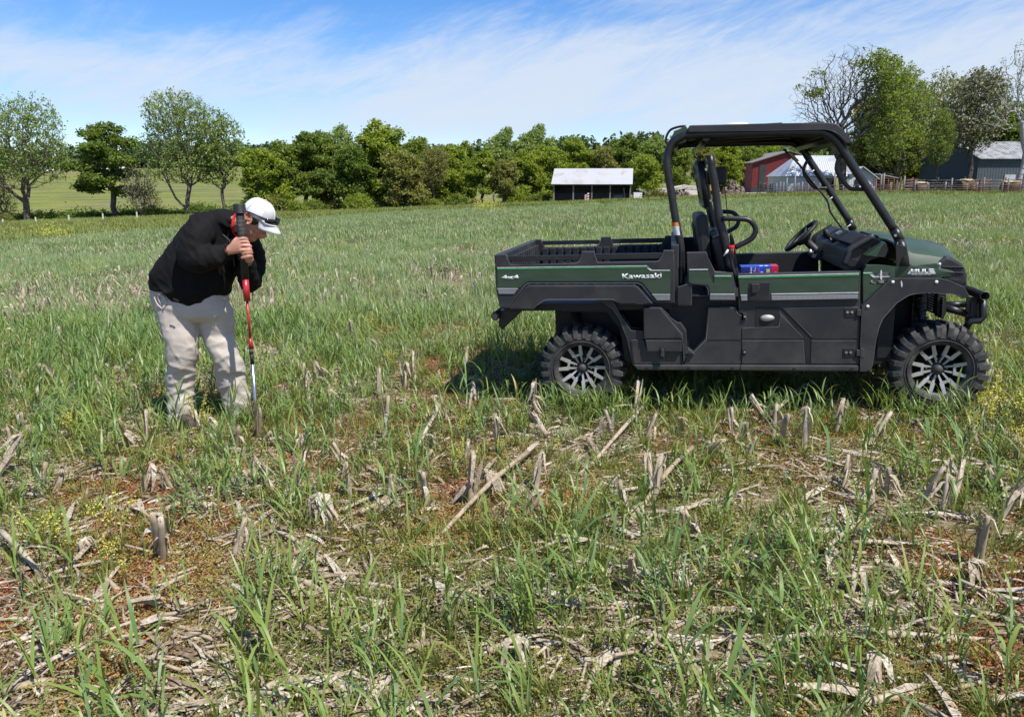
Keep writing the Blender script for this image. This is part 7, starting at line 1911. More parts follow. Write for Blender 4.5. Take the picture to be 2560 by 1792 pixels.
def rye_tuft(seed, stems=7, R=0.05, h=0.30, bw=0.0115, warm=0.0):
    rs = np.random.RandomState(seed); parts = []
    for s in range(stems):
        a = rs.uniform(0, 6.28); r = R * math.sqrt(rs.uniform(0, 1)); b = np.array([r * math.cos(a), r * math.sin(a), 0])
        hh = h * rs.uniform(0.55, 1.15); lean = rs.uniform(0.0, 0.28); la = rs.normal(math.pi, 1.1)       # the wind leans them to the left
        tint = np.clip(rs.normal(0.42 + warm, 0.16), 0, 1)
        # stem
        v, q, t = blades(b[None], np.array([la]), np.array([lean]), np.array([hh]), np.array([0.0045]), np.array([0.15]), np.array([tint]), 3); parts.append((v, q, t))
        top = lambda f: b + np.array([math.cos(la) * math.sin(lean), math.sin(la) * math.sin(lean), math.cos(lean)]) * hh * f
        nb = rs.randint(3, 6)
        for k in range(nb):
            f = 0.12 + 0.85 * (k + rs.uniform(0, 0.6)) / nb
            az = la + rs.normal(0, 1.2) if rs.rand() < 0.6 else rs.uniform(0, 6.28)
            v, q, t = blades(top(f)[None], np.array([az]), np.array([rs.uniform(0.15, 0.7)]), np.array([rs.uniform(0.11, 0.24) * (h / 0.3)]), np.array([bw * rs.uniform(0.7, 1.35)]), np.array([rs.uniform(0.3, 1.9)]), np.array([np.clip(tint + rs.normal(0, .1), 0, 1)]), 4, twist=np.array([rs.uniform(-0.5, 0.5)]))
            parts.append((v, q, t))
    return join_blades('rye_tuft', parts, M['rye'])
def base_tuft(seed, n=16, h=0.16, bw=0.006, mat=None, warm=0.15):
    rs = np.random.RandomState(seed)
    az = rs.uniform(0, 6.28, n); r = 0.03 * np.sqrt(rs.uniform(0, 1, n)); b = np.stack([r * np.cos(az), r * np.sin(az), np.zeros(n)], 1)
    return join_blades('leaf_tuft', [blades(b, az, rs.uniform(0.05, 0.7, n), h * rs.uniform(0.5, 1.2, n), bw * rs.uniform(0.6, 1.2, n), rs.uniform(0.1, 1.4, n), np.clip(rs.normal(0.5 + warm, 0.2, n), 0, 1), 4)], mat or M['rye'])
def sward(seed, size, n, h, bw, mat, segs=3, dry=0.06):
    """a square metre or so of standing crop for the middle distance"""
    rs = np.random.RandomState(seed)
    b = np.stack([rs.uniform(-size / 2, size / 2, n), rs.uniform(-size / 2, size / 2, n), rs.uniform(0, 0.5, n) ** 2 * h], 1)
    az = np.where(rs.rand(n) < 0.5, rs.normal(math.pi, 0.9, n), rs.uniform(0, 6.28, n))
    t = np.clip(rs.normal(0.42, 0.2, n), 0, 0.93); t = np.where(rs.rand(n) < dry, 1.0, t)
    return join_blades('sward', [blades(b, az, rs.uniform(0.0, 0.6, n), h * rs.uniform(0.45, 1.05, n), bw * rs.uniform(0.6, 1.3, n), rs.uniform(0.2, 1.5, n), t, segs)], mat)
def strips(seed, n, R, lmin, lmax, wmin, wmax, mat, up=0.25, name='husk', arch_s=0.18):
    """curled dry leaves and shreds lying about"""
    rs = np.random.RandomState(seed); k = 5
    c = np.stack([rs.uniform(-R, R, n), rs.uniform(-R, R, n), rs.uniform(0.002, 0.02, n)], 1)
    az = rs.uniform(0, 6.28, n); L = rs.uniform(lmin, lmax, n); w = rs.uniform(wmin, wmax, n); tilt = rs.normal(0, up, n); curl = rs.normal(0, 0.45, n); arch = np.abs(rs.normal(0, arch_s, n))
    roll = rs.normal(0, 0.6, n); P = np.zeros((n, k, 3)); S = np.zeros((n, k, 3))
    for i in range(k):
        u = i / (k - 1) - 0.5; a = az + curl * u
        P[:, i, 0] = c[:, 0] + L * u * np.cos(a); P[:, i, 1] = c[:, 1] + L * u * np.sin(a)
        P[:, i, 2] = c[:, 2] + np.abs(L * np.sin(tilt)) * (u + 0.5) + L * arch * (0.25 - u * u) * 2
        ww = w * (0.5 + 0.5 * math.cos(u * 2.6)); r = roll + u * 1.5 * np.sign(roll)
        S[:, i, 0] = -np.sin(a) * np.cos(r) * ww / 2; S[:, i, 1] = np.cos(a) * np.cos(r) * ww / 2; S[:, i, 2] = np.sin(r) * ww / 2
    V = np.stack([P - S, P + S], 2).reshape(-1, 3); b = np.arange(n) * 2 * k
    Q = np.concatenate([np.stack([b + 2 * i, b + 2 * i + 1, b + 2 * i + 3, b + 2 * i + 2], 1) for i in range(k - 1)])
    V[:, 2] = np.maximum(V[:, 2], 0.001)
    me = mesh_np(name, V, Q, True); a = me.attributes.new('tint', 'FLOAT', 'POINT')
    a.data.foreach_set('value', np.repeat(rs.uniform(0, 1, n), 2 * k).astype(np.float32)); me.materials.append(mat); return me
def stalk_bits(seed, n=7):
    rs = random.Random(seed); m = MB()
    for k in range(n):
        a = rs.uniform(0, 6.28); L = rs.uniform(0.03, 0.14); t = rs.gauss(0, 0.25); d = Vector((math.cos(a) * math.cos(t), math.sin(a) * math.cos(t), abs(math.sin(t)))); p = Vector((rs.uniform(-.16, .16), rs.uniform(-.16, .16), 0.008))
        r = rs.uniform(0.0025, 0.0075); m.tube([p, p + d * L * .5 + Vector((0, 0, .002)), p + d * L], [r, r * .9, r * .8], 6)
    return m.mesh('stalk_bits', M['stalk'])
def weed_patch(seed, n, R, h, leaf, mat, t0, t1):
    rs = np.random.RandomState(seed); ns = n // 5
    cx = rs.uniform(-R, R, ns); cy = rs.uniform(-R, R, ns); i = rs.randint(0, ns, n)
    hz = np.abs(rs.normal(0.5, 0.3, n)) * h
    c = np.stack([cx[i] + rs.normal(0, 0.010, n), cy[i] + rs.normal(0, 0.010, n), hz], 1)
    return_ = leaf_mesh('weed_patch', c, leaf, np.clip(rs.uniform(t0, t1, ns)[i] + rs.normal(0, 0.06, n), 0, 1), 1.2, rs)
    return_.materials.append(mat); return return_
def scatter(name, label, cat, meshes, X, Y, S, idx, tilt=0.12, rs=None, sz=None):
    """plants nobody could count: one object whose points carry copies of the given meshes"""
    rs = rs or NR; n = len(X)
    col = bpy.data.collections.new(name + '_kinds')
    for i, me in enumerate(meshes):
        o = bpy.data.objects.new('%s_%02d' % (name, i), me); col.objects.link(o)
    V = np.stack([X, Y, gz(X, Y)], 1).astype(np.float32)
    me = bpy.data.meshes.new(name); me.vertices.add(n); me.vertices.foreach_set('co', V.ravel())
    def attr(nm, ty, key, data):
        a = me.attributes.new(nm, ty, 'POINT'); a.data.foreach_set(key, np.ascontiguousarray(data).ravel())
    attr('idx', 'INT', 'value', idx.astype(np.int32))
    rot = np.stack([rs.normal(0, tilt, n), rs.normal(0, tilt, n), rs.uniform(-0.9, 0.9, n) if tilt != 0.0 else rs.uniform(0, 6.28, n)], 1)
    attr('rot', 'FLOAT_VECTOR', 'vector', rot.astype(np.float32))
    SS = np.stack([S, S, S if sz is None else sz], 1); attr('scl', 'FLOAT_VECTOR', 'vector', SS.astype(np.float32))
    ob = bpy.data.objects.new(name, me); COL.objects.link(ob)
    ng = bpy.data.node_groups.new(name + '_nodes', 'GeometryNodeTree')
    ng.interface.new_socket('Geometry', in_out='INPUT', socket_type='NodeSocketGeometry'); ng.interface.new_socket('Geometry', in_out='OUTPUT', socket_type='NodeSocketGeometry')
    N, L = ng.nodes, ng.links; gi = N.new('NodeGroupInput'); go = N.new('NodeGroupOutput')
    ci = N.new('GeometryNodeCollectionInfo'); ci.inputs['Collection'].default_value = col; ci.inputs['Separate Children'].default_value = True; ci.inputs['Reset Children'].default_value = True
    ip = N.new('GeometryNodeInstanceOnPoints'); ip.inputs['Pick Instance'].default_value = True
    def na(nm, ty):
        a = N.new('GeometryNodeInputNamedAttribute'); a.data_type = ty; a.inputs['Name'].default_value = nm; return a.outputs['Attribute']
    L.new(gi.outputs[0], ip.inputs['Points']); L.new(ci.outputs[0], ip.inputs['Instance']); L.new(na('idx', 'INT'), ip.inputs['Instance Index'])
    er = N.new('FunctionNodeEulerToRotation'); L.new(na('rot', 'FLOAT_VECTOR'), er.inputs[0]); L.new(er.outputs[0], ip.inputs['Rotation'])
    L.new(na('scl', 'FLOAT_VECTOR'), ip.inputs['Scale']); L.new(ip.outputs[0], go.inputs[0])
    md = ob.modifiers.new('plants', 'NODES'); md.node_group = ng
    tag(ob, label, cat, kind='stuff'); return ob

# where things stand: kept free or thin
WH = [V0 + RV @ Vector((x, y, 0)) for x in (0, 2.345) for y in (-0.61, 0.61)]
FOOT = [K5(455, 1420, PY - .02), K5(1030, 1350, PY + .10)]
def clear_of(X, Y, foot=0.09, wheel=0.15):
    k = np.ones(len(X), bool)
    for w in WH:
        dx = (X - w.x) * math.cos(VYAW) + (Y - w.y) * math.sin(VYAW); dy = -(X - w.x) * math.sin(VYAW) + (Y - w.y) * math.cos(VYAW)
        k &= ~((np.abs(dx) < wheel) & (np.abs(dy) < 0.13))
    for f in FOOT: k &= (X - f.x) ** 2 + (Y - f.y) ** 2 > foot ** 2
    return k
def under_vehicle(X, Y):
    dx = (X - V0.x) * math.cos(VYAW) + (Y - V0.y) * math.sin(VYAW); dy = -(X - V0.x) * math.sin(VYAW) + (Y - V0.y) * math.cos(VYAW)
    return (dx > -0.5) & (dx < 2.6) & (np.abs(dy) < 0.72)
def spread(n, y0, y1, rs, power=1.0, margin=0.8):
    """points over the visible wedge of ground"""
    ext = 1.7 if y1 < 45 else 4.0; hw = 0.35 * (y0 + y1); n = int(n * (hw + margin + ext) / (hw + margin)); margin += ext     # goes on past the edges of the view
    Y = y0 + (y1 - y0) * rs.uniform(0, 1, n * 4) ** power; X = rs.uniform(-1, 1, n * 4) * (0.70 * y1 + margin)
    k = np.abs(X) < 0.70 * Y + margin; return X[k][:n], Y[k][:n]
def density(X, Y):
    """how thickly the rye stands: patchy, thin in the foreground, thick beyond the vehicle"""
    d = fbm(X, Y, 0.55, 2.0, 3); base = np.interp(Y, [1.5, 3.6, 4.6, 5.4, 7, 12], [0.47, 0.43, 0.34, 0.40, 0.44, 0.50])
    base = base + 0.22 * sst(-X, 0.6, 1.8) * sst(Y, 3.8, 4.8) + 0.18 * sst(X, 2.2, 3.2) * (1 - sst(Y, 4.5, 6))
    base -= 0.35 * np.exp(-((X - 0.9) ** 2 / 0.9 + (Y - 4.0) ** 2 / 0.35))       # thin, weedy ground in front of the vehicle
    return np.clip(base + (d - 0.5) * 1.1, 0.10, 1)
STALK_SPOTS = [(ground_at(540, 760), 1.4, 1.3), (ground_at(1850, 600), 2.5, 1.2), (ground_at(2500, 620), 3, 1.2), (ground_at(330, 720), 1.2, .8), (ground_at(820, 720), 1.6, .8), (ground_at(1000, 640), 2.0, 1.0), (ground_at(2300, 570), 3.0, 1.6)]
def stalky(X, Y):
    """patches where the dead corn shows through"""
    d = fbm(X, Y, 0.35, 8.0, 3)
    p = sst(d, 0.50, 0.68)
    for (c, rx, ry) in STALK_SPOTS:
        p = np.maximum(p, np.exp(-((X - c.x) / rx) ** 2 - ((Y - c.y) / ry) ** 2) * 1.3)
    return np.clip(p, 0, 1)
def plants():
    rs = np.random.RandomState(77)
    tufts = [rye_tuft(i, rs.randint(3, 7), 0.15, [0.22, 0.27, 0.31, 0.19][i % 4], 0.0088, [-0.12, 0.05, 0.18, 0.32][i % 4]) for i in range(10)] + [base_tuft(50 + i, 12, 0.19, 0.008, None, [0.05, 0.3][i % 2]) for i in range(4)]
    X, Y = spread(6200, 1.55, 9.5, rs, 0.95, 0.7)
    k = (rs.rand(len(X)) < density(X, Y)) & clear_of(X, Y); X, Y = X[k], Y[k]
    S = rs.uniform(0.65, 1.2, len(X)) * np.interp(Y, [1.5, 4.0, 5.0], [1.2, 1.05, 1.0]); uv = under_vehicle(X, Y); S = np.where(uv, S * 0.6, S)
    S = S * np.where((Y > 4.0) & (Y < 5.4) & (X > 0.0) & (X < 3.2), 0.86, 1.0)
    idx = np.where(rs.rand(len(X)) < 0.78, rs.randint(0, 10, len(X)), rs.randint(10, 14, len(X)))
    for w in (WH[0], WH[2]):                                # rye standing close against the near wheels
        n = 15; lx = rs.uniform(-0.34, 0.34, n); ly = -rs.uniform(0.16, 0.40, n)
        X = np.append(X, w.x + lx * math.cos(VYAW) - ly * math.sin(VYAW)); Y = np.append(Y, w.y + lx * math.sin(VYAW) + ly * math.cos(VYAW)); S = np.append(S, rs.uniform(0.6, 0.95, n)); idx = np.append(idx, rs.randint(0, 10, n))
    scatter('rye_grass', 'green rye plants growing through the corn residue', 'grass', tufts, X, Y, S, idx, 0.10, rs)
    # standing crop of the middle distance and beyond
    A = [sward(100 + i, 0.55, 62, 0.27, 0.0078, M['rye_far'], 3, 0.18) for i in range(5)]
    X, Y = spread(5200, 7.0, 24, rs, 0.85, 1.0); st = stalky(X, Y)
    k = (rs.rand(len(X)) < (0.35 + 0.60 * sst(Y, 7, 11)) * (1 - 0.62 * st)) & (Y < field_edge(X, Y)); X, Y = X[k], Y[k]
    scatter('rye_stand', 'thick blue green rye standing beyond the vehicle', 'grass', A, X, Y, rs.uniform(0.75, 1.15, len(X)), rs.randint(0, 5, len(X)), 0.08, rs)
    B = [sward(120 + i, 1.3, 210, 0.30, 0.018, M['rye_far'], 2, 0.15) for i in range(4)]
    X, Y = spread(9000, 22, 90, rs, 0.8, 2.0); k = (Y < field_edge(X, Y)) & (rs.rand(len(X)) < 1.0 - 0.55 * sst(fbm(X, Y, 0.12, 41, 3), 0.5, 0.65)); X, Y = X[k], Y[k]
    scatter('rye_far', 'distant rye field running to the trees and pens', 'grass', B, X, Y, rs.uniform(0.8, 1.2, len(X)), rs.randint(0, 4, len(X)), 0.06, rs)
    C = [sward(140 + i, 1.5, 160, 0.42, 0.035, M['verge'], 2, 0.10) for i in range(4)]
    X, Y = spread(8500, 32, 112, rs, 0.75, 2.0); k = (Y > field_edge(X, Y) - 1.0) & ~((X > gx(1700, 100)) & (X < gx(1990, 100)) & (Y > 99)); X, Y = X[k], Y[k]
    scatter('verge_grass', 'uncut olive green grass between the crop and the trees', 'grass', C, X, Y, rs.uniform(0.7, 1.3, len(X)), rs.randint(0, 4, len(X)), 0.06, rs)
    # residue: husks, leaf shreds and bits of stalk
    H = [strips(200 + i, 30, 0.15, 0.03, 0.16, 0.003, 0.013, M['straw'], 0.16, arch_s=0.06) for i in range(5)] + [strips(230 + i, 110, 0.14, 0.010, 0.05, 0.002, 0.007, M['straw'], 0.25, arch_s=0.08) for i in range(4)] + [strips(250, 5, 0.12, 0.12, 0.26, 0.012, 0.026, M['straw'], 0.10, arch_s=0.07)] + [stalk_bits(270 + i) for i in range(3)]
    X, Y = spread(8500, 1.5, 9.5, rs, 0.95, 0.7); n = len(X); wv = fbm(X, Y, 1.4, 4, 2)
    S = rs.uniform(0.7, 1.35, n) * np.interp(Y, [2, 5, 8], [1.15, 0.95, 1.0]); k = (rs.rand(n) < np.clip(0.12 + 1.4 * (wv - 0.2), 0.15, 1.0)) & clear_of(X, Y, 0.10, 0.1); X, Y, S = X[k], Y[k], S[k]
    scatter('corn_residue', 'bleached corn husks and shredded leaves covering the soil', 'residue', H, X, Y, S, rs.randint(0, 13, len(X)), 0.0001, rs)
    H2 = [strips(260 + i, 46, 0.35, 0.05, 0.17, 0.010, 0.024, M['straw'], 0.9, arch_s=0.3) for i in range(5)]
    X, Y = spread(9000, 6.0, 60, rs, 0.75, 1.0); k = (rs.rand(len(X)) < 0.34 + 0.9 * stalky(X, Y) ** 1.2) & (Y < field_edge(X, Y)); X, Y = X[k], Y[k]
    scatter('corn_residue', 'dead corn leaves showing in patches between the distant rye', 'residue', H2, X, Y, rs.uniform(0.6, 1.1, len(X)), rs.randint(0, 5, len(X)), 0.0001, rs, rs.uniform(0.9, 1.7, len(X)))
    YW = [weed_patch(350 + i, 60, 0.12, 0.28, 0.020, M['weed_yellow'], 0, 1) for i in range(3)]
    X, Y = spread(2600, 5.0, 45, rs, 0.75, 1.0); k = (fbm(X, Y, 0.22, 17, 3) > 0.50) & (Y < field_edge(X, Y)) & clear_of(X, Y, 0.3, 0.4) & ~under_vehicle(X, Y); X, Y = X[k], Y[k]
    scatter('yellow_weeds', 'yellow green weeds in bloom mixed through the rye', 'weeds', YW, X, Y, rs.uniform(0.5, 1.1, len(X)), rs.randint(0, 3, len(X)), 0.02, rs)
    # low weeds in reddish, golden and green patches
    W = [weed_patch(300 + i, 230, 0.14, 0.030, 0.012, M['weed'], *[(0.0, 0.3), (0.1, 0.55), (0.35, 0.8), (0.5, 1.0), (0.7, 1.0)][i]) for i in range(5)]
    X, Y = spread(9000, 1.5, 9, rs, 0.85, 0.7); n = len(X); a = fbm(X, Y, 0.8, 12, 2); c = fbm(X, Y, 1.3, 21, 2)
    k = (c > 0.36) & clear_of(X, Y, 0.12, 0.1); X, Y, a = X[k], Y[k], a[k]; n = len(X)
    idx = np.clip(((a - 0.28) / 0.44) * 5 + rs.normal(0, 0.7, n), 0, 4.99).astype(int)
    scatter('low_weeds', 'tiny reddish and golden weeds carpeting the soil', 'weeds', W, X, Y, rs.uniform(0.7, 1.3, n), idx, 0.02, rs)
    # grey-green broadleaf and fine undergrowth
    U = [base_tuft(400 + i, 24, 0.085, 0.0045, M['verge'], 0.1) for i in range(3)]
    X, Y = spread(8000, 1.5, 9.5, rs, 0.85, 0.7); k = (fbm(X, Y, 0.9, 31, 2) > 0.40) & clear_of(X, Y); X, Y = X[k], Y[k]
    scatter('low_grass', 'fine short grass between the residue', 'grass', U, X, Y, rs.uniform(0.6, 1.5, len(X)), rs.randint(0, 3, len(X)), 0.2, rs)
plants()

# ------------------------------------------------------------------ corn stubble: every stump near enough to tell apart is a thing
def husk_strip(rs, p, az, L, w, down=1.0):
    """one torn sheath hanging from a node"""
    k = 6; V = []; d = Vector((math.cos(az), math.sin(az), 0)); s = Vector((-math.sin(az), math.cos(az), 0)); q = Vector(p); ang = rs.uniform(0.3, 0.9) if down > 0.6 else (rs.uniform(0.0, 0.12) if down == 0 else rs.uniform(1.1, 1.4))
    for i in range(k):
        ww = w * [0.55, 1.0, 0.9, 0.75, 0.5, 0.15][i] * rs.uniform(0.8, 1.15); V += [q - s * ww / 2, q + s * ww / 2]
        ang = (rs.uniform(1.5, 2.1) if i == 0 else rs.uniform(2.45, 3.1)) if down > 0.6 else ang + down * rs.uniform(0.1, 0.6) + (rs.uniform(-0.1, 0.1) if down == 0 else 0); q = q + (d * math.sin(ang) + Vector((0, 0, 1)) * math.cos(ang)) * (L / (k - 1))
        s = (s + Vector((rs.uniform(-0.2, 0.2), rs.uniform(-0.2, 0.2), rs.uniform(-0.35, 0.35)))).normalized()
    return V, [(2 * i, 2 * i + 1, 2 * i + 3, 2 * i + 2) for i in range(k - 1)]
def stub_meshes(seed):
    rs = random.Random(seed); h = rs.uniform(0.14, 0.27); lean = Vector((rs.uniform(-0.07, 0.07), rs.uniform(-0.05, 0.05), 0))
    m = MB(); pts = []; R = []
    for i in range(7):
        t = i / 6; pts.append(Vector((0, 0, -0.03)) + lean * t + Vector((0, 0, (h + 0.03) * t)) + Vector((rs.uniform(-1, 1), rs.uniform(-1, 1), 0)) * 0.0015); R.append(0.0115 * (1.25 - 0.35 * t) * (1.18 if i in (2, 4) else 1))
    m.tube(pts, R, 7); top = pts[-1]
    for k in range(4): a = k * 1.6 + rs.uniform(0, 1); m.raw([top + Vector((math.cos(a) * 0.009, math.sin(a) * 0.009, -0.01)), top + Vector((math.cos(a + .9) * 0.009, math.sin(a + .9) * 0.009, -0.01)), top + Vector((math.cos(a + .4) * 0.010, math.sin(a + .4) * 0.010, rs.uniform(0.005, 0.035)))], [(0, 1, 2)])
    stem = m.mesh('stump_stalk', M['stalk'])
    hs = []
    for k in range(rs.randint(3, 5)):
        m = MB(); j = rs.choice([4, 5, 6, 6]); V, F = husk_strip(rs, pts[j] + Vector((0, 0, 0.0)), rs.uniform(0, 6.28), rs.uniform(0.07, 0.17), rs.uniform(0.008, 0.024), 0.9); m.raw(V, F, True)
        me = m.mesh('stump_husk', M['straw'])
        a = me.attributes.new('tint', 'FLOAT', 'POINT'); a.data.foreach_set('value', [rs.uniform(0.45, 0.95)] * len(me.vertices)); hs.append(me)
    for k in range(2):   # sheath wrapped about the stalk
        m = MB(); V, F = husk_strip(rs, pts[1], rs.uniform(0, 6.28), h * 0.95, 0.026, 0.0); m.raw(V, F, True); me = m.mesh('stump_husk', M['straw'])
        a = me.attributes.new('tint', 'FLOAT', 'POINT'); a.data.foreach_set('value', [rs.uniform(0.45, 1.0)] * len(me.vertices)); hs.append(me)
    return stem, hs
def ordinal(n):
    w = ['first', 'second', 'third', 'fourth', 'fifth', 'sixth', 'seventh', 'eighth', 'ninth', 'tenth']
    return w[n - 1] if n <= 10 else '%d%s' % (n, 'th' if 10 < n % 100 < 14 else {1: 'st', 2: 'nd', 3: 'rd'}.get(n % 10, 'th'))
def rank(objs, what, cat, group, rowname, step):
    rows = {}
    for o in objs: rows.setdefault(int(o.location.y / step), []).append(o)
    for r, k in enumerate(sorted(rows)):
        L = sorted(rows[k], key=lambda o: o.location.x)
        for i, o in enumerate(L):
            sz = 'tall' if o.scale[2] > 1.12 else ('low' if o.scale[2] < 0.98 else 'middling')
            if 'piece' in what: sz = 'short' if len(o.children) < 3 else 'bleached'
            tag(o, '%s %s, %s from left in %s %s from camera' % (sz, what, ordinal(i + 1), ordinal(r + 1), rowname), cat, group)
def stubble():
    rs = random.Random(9); kinds = [stub_meshes(500 + i) for i in range(16)]
    # stumps read off the photograph first, then the rows they belong to
    seen = [(1192, 1008), (1170, 1035), (1303, 1020), (1335, 1040), (1486, 1012), (1620, 1006), (1736, 1012), (1900, 1010), (1925, 1000), (2045, 1012), (2072, 992), (2250, 1010), (1352, 1070), (1376, 1100), (1535, 1090), (1612, 1105), (1710, 1085), (1830, 1095), (1860, 1110), (1930, 1100), (1946, 1115),
            (2010, 1130), (2090, 1085), (2170, 1110), (2410, 1120), (1630, 1230), (1636, 1255), (1335, 1240), (1310, 1290), (2110, 1230), (2210, 1240), (2300, 1260), (2380, 1260), (2480, 1240), (2510, 1230), (100, 1230), (352, 1245), (425, 1225), (735, 1240), (690, 1240), (1040, 1190), (1080, 1130), (960, 1100),
            (1160, 1160), (540, 1110), (560, 1130), (360, 1040), (330, 1120), (30, 1120), (60, 1090), (615, 1045), (645, 1100), (500, 1080), (700, 1010), (770, 1000), (830, 980), (880, 1020), (950, 1000), (1040, 960), (2540, 1160), (2560, 1060), (2420, 1060), (2500, 1300), (1180, 1270), (870, 1180), (30, 980), (110, 960), (180, 990), (250, 1000), (400, 1380), (410, 1400), (1750, 1350), (2440, 1420)]
    spots = [(ground_at(px, py), rs.uniform(0.85, 1.15)) for px, py in seen]
    for r in range(60):
        y = 3.0 + 0.72 * r
        if y > 20: break
        n = int((0.7 * y + 1) * 2 / 0.21)
        for k in range(n):
            x = -(0.7 * y + 1) + k * 0.21 + rs.uniform(-0.05, 0.05); yy = y - 0.12 * x + rs.uniform(-0.06, 0.06)
            if abs(x) > 0.69 * yy + 0.4: continue
            p = 0.16 if yy < 4.2 else 0.26
            if yy > 7: p = 0.08 + 0.6 * float(stalky(np.array([x]), np.array([yy]))[0])
            if rs.random() > p: continue
            spots.append((Vector((x, yy, float(gz(x, yy)))), rs.uniform(0.75, 1.15)))
    ok = []
    for p, s in spots:
        a = np.array([p.x]), np.array([p.y])
        if not clear_of(*a, 0.2, 0.3)[0] or under_vehicle(*a)[0]: continue
        ok.append((p, s))
    ok.sort(key=lambda q: q[0].y)
    g = 'broken corn stumps standing in rows through the rye'
    def bare(i):
        stem, hs = kinds[i % 16]; bm = bmesh.new(); bm.from_mesh(stem); n0 = len(bm.faces)
        for h in hs: bm.from_mesh(h)
        for k, f in enumerate(bm.faces): f.material_index = 0 if k < n0 else 1
        me = bpy.data.meshes.new('corn_stump'); bm.to_mesh(me); bm.free(); me.materials.clear(); me.materials.append(M['stalk']); me.materials.append(M['straw']); return me
    joined = [bare(i) for i in range(16)]
    near, far = ok[:296], ok[296:]; made = []
    for i, (p, s) in enumerate(near):
        stem, hs = kinds[i % 16]
        if i < 190:
            o = empty('corn_stump', p); link('stalk', stem, o)
            for h in hs: link('husk', h, o)
        else: o = link('corn_stump', joined[i % 16]); o.location = p
        o.rotation_euler = (rs.gauss(0, 0.27), rs.gauss(0, 0.27), rs.uniform(0, 6.28)); s *= 1.08; o.scale = (s, s, s)
        made.append(o)
    rank(made, 'broken corn stump', 'corn stump', g, 'stubble row', 0.72)
    if far:
        X = np.array([p.x for p, s in far]); Y = np.array([p.y for p, s in far])
        scatter('far_stumps', 'more distant corn stumps too many to count', 'corn stubble', joined, X, Y, np.array([s for p, s in far]) * 1.1, np.array([rs.randrange(16) for _ in far]), 0.15)
stubble()
def lying_stalks():
    L = [((1318, 1178), (1066, 1378), 'long pale corn stalk lying in front of the rear wheel, its upper end raised'), ((1728, 1166), (1575, 1312), 'long pale corn stalk slanting below the storage box'), ((1604, 1060), (1452, 1190), 'broken corn stalk slanting below the rear wheel arch'),
         ((2045, 1600), (2553, 1607), 'long straight corn stalk across the lower right corner area'), ((2105, 1788), (2340, 1726), 'thick grey corn stalk at the bottom edge right of centre'), ((2450, 1790), (2560, 1735), 'thick corn stalk cut by the lower right corner'),
         ((1955, 1300), (2062, 1205), 'curved corn stalk with torn leaf right of centre'), ((10, 1385), (135, 1475), 'corn stalk slanting down at the left edge'), ((240, 1445), (330, 1503), 'short corn stalk lying among rye at the lower left'), ((738, 1455), (842, 1506), 'corn stalk piece left of the bottom centre'),
         ((640, 1765), (712, 1690), 'golden corn stalk piece at the bottom edge left of centre'), ((1330, 1225), (1205, 1290), 'thinner stalk beside the long pale one'), ((870, 1330), (1010, 1310), 'stalk piece just left of the long pale stalk'), ((1790, 1600), (1975, 1625), 'stalk lying flat left of the long straight one'),
         ((2290, 1295), (2440, 1300), 'stalk lying flat on the right under standing stumps'), ((1680, 1790), (1830, 1712), 'pale stalk running into the bottom edge right of centre'), ((1220, 1640), (1345, 1600), 'pale split stalk near the bottom centre'), ((0, 1745), (210, 1690), 'stalk lying at the lower left corner'),
         ((395, 1290), (520, 1240), 'stalk piece between the man and the left edge tufts'), ((1930, 1075), (2020, 950), 'leaning stalk below the door hinge'), ((1090, 1075), (1030, 1145), 'short leaning stalk left of the rear wheel'), ((2200, 1420), (2330, 1470), 'stalk piece amid rye on the right')]
    rs = random.Random(3); extra = []; made = []
    for k in range(78):                                       # the many shorter pieces lying between them
        y = 1.9 + 4.2 * rs.random() ** 0.8; x = rs.uniform(-1, 1) * (0.66 * y + 0.2); a = rs.gauss(0.5, 0.8); Lh = rs.uniform(0.12, 0.5); q = np.array([x]), np.array([y])
        if not clear_of(*q, 0.3, 0.5)[0] or under_vehicle(*q)[0]: continue
        x2, y2 = x + Lh * math.cos(a), y + Lh * math.sin(a); extra.append((Vector((x, y, float(gz(x, y)))), Vector((x2, y2, float(gz(x2, y2)))), None))
    for (a, b, lab) in L + extra:
        A, B = (ground_at(*a), ground_at(*b)) if lab else (a, b)
        up = (0.10 if 'raised' in lab or 'slanting' in lab or 'leaning' in lab else 0.0) if lab else rs.choice([0, 0, 0.02, 0.05])
        # keep the picture length when one end is raised: move that end towards the camera line
        o = empty('corn_stalk', A)
        if lab: tag(o, lab, 'corn stalk', 'fallen corn stalks lying on the ground')
        else: made.append(o)
        D = B - A; n = 9; pts = []; R = []
        side = Vector((-D.y, D.x, 0)).normalized()
        bow = rs.uniform(-0.02, 0.02) * D.length
        for i in range(n):
            t = i / (n - 1); z = 0.016 + up * (1 - t) + 0.01 * math.sin(t * 5)
            pts.append(D * t + side * bow * math.sin(math.pi * t) + Vector((0, 0, z))); R.append((rs.uniform(0.0105, 0.0125) if lab else rs.uniform(0.007, 0.0095)) * (1.18 if i % 3 == 0 else 1.0) * (1.15 - 0.25 * t))
        MB().tube(pts, R, 8).build('stalk', M['stalk'], o)
        for k in range(rs.randint(2, 3)):
            j = rs.choice([0, 3, 6]); m = MB(); V, F = husk_strip(rs, pts[j], math.atan2(D.y, D.x) + rs.uniform(-0.9, 0.9) + (math.pi if rs.random() < .3 else 0), rs.uniform(0.14, 0.30), rs.uniform(0.018, 0.035), rs.uniform(0.2, 0.5))
            V = [Vector((v.x, v.y, max(v.z, 0.004 + 0.01 * rs.random()))) for v in V]
            m.raw(V, F, True); me = m.mesh('husk', M['straw']); at_ = me.attributes.new('tint', 'FLOAT', 'POINT'); at_.data.foreach_set('value', [rs.uniform(0.4, 1.0)] * len(me.vertices)); link('husk', me, o)
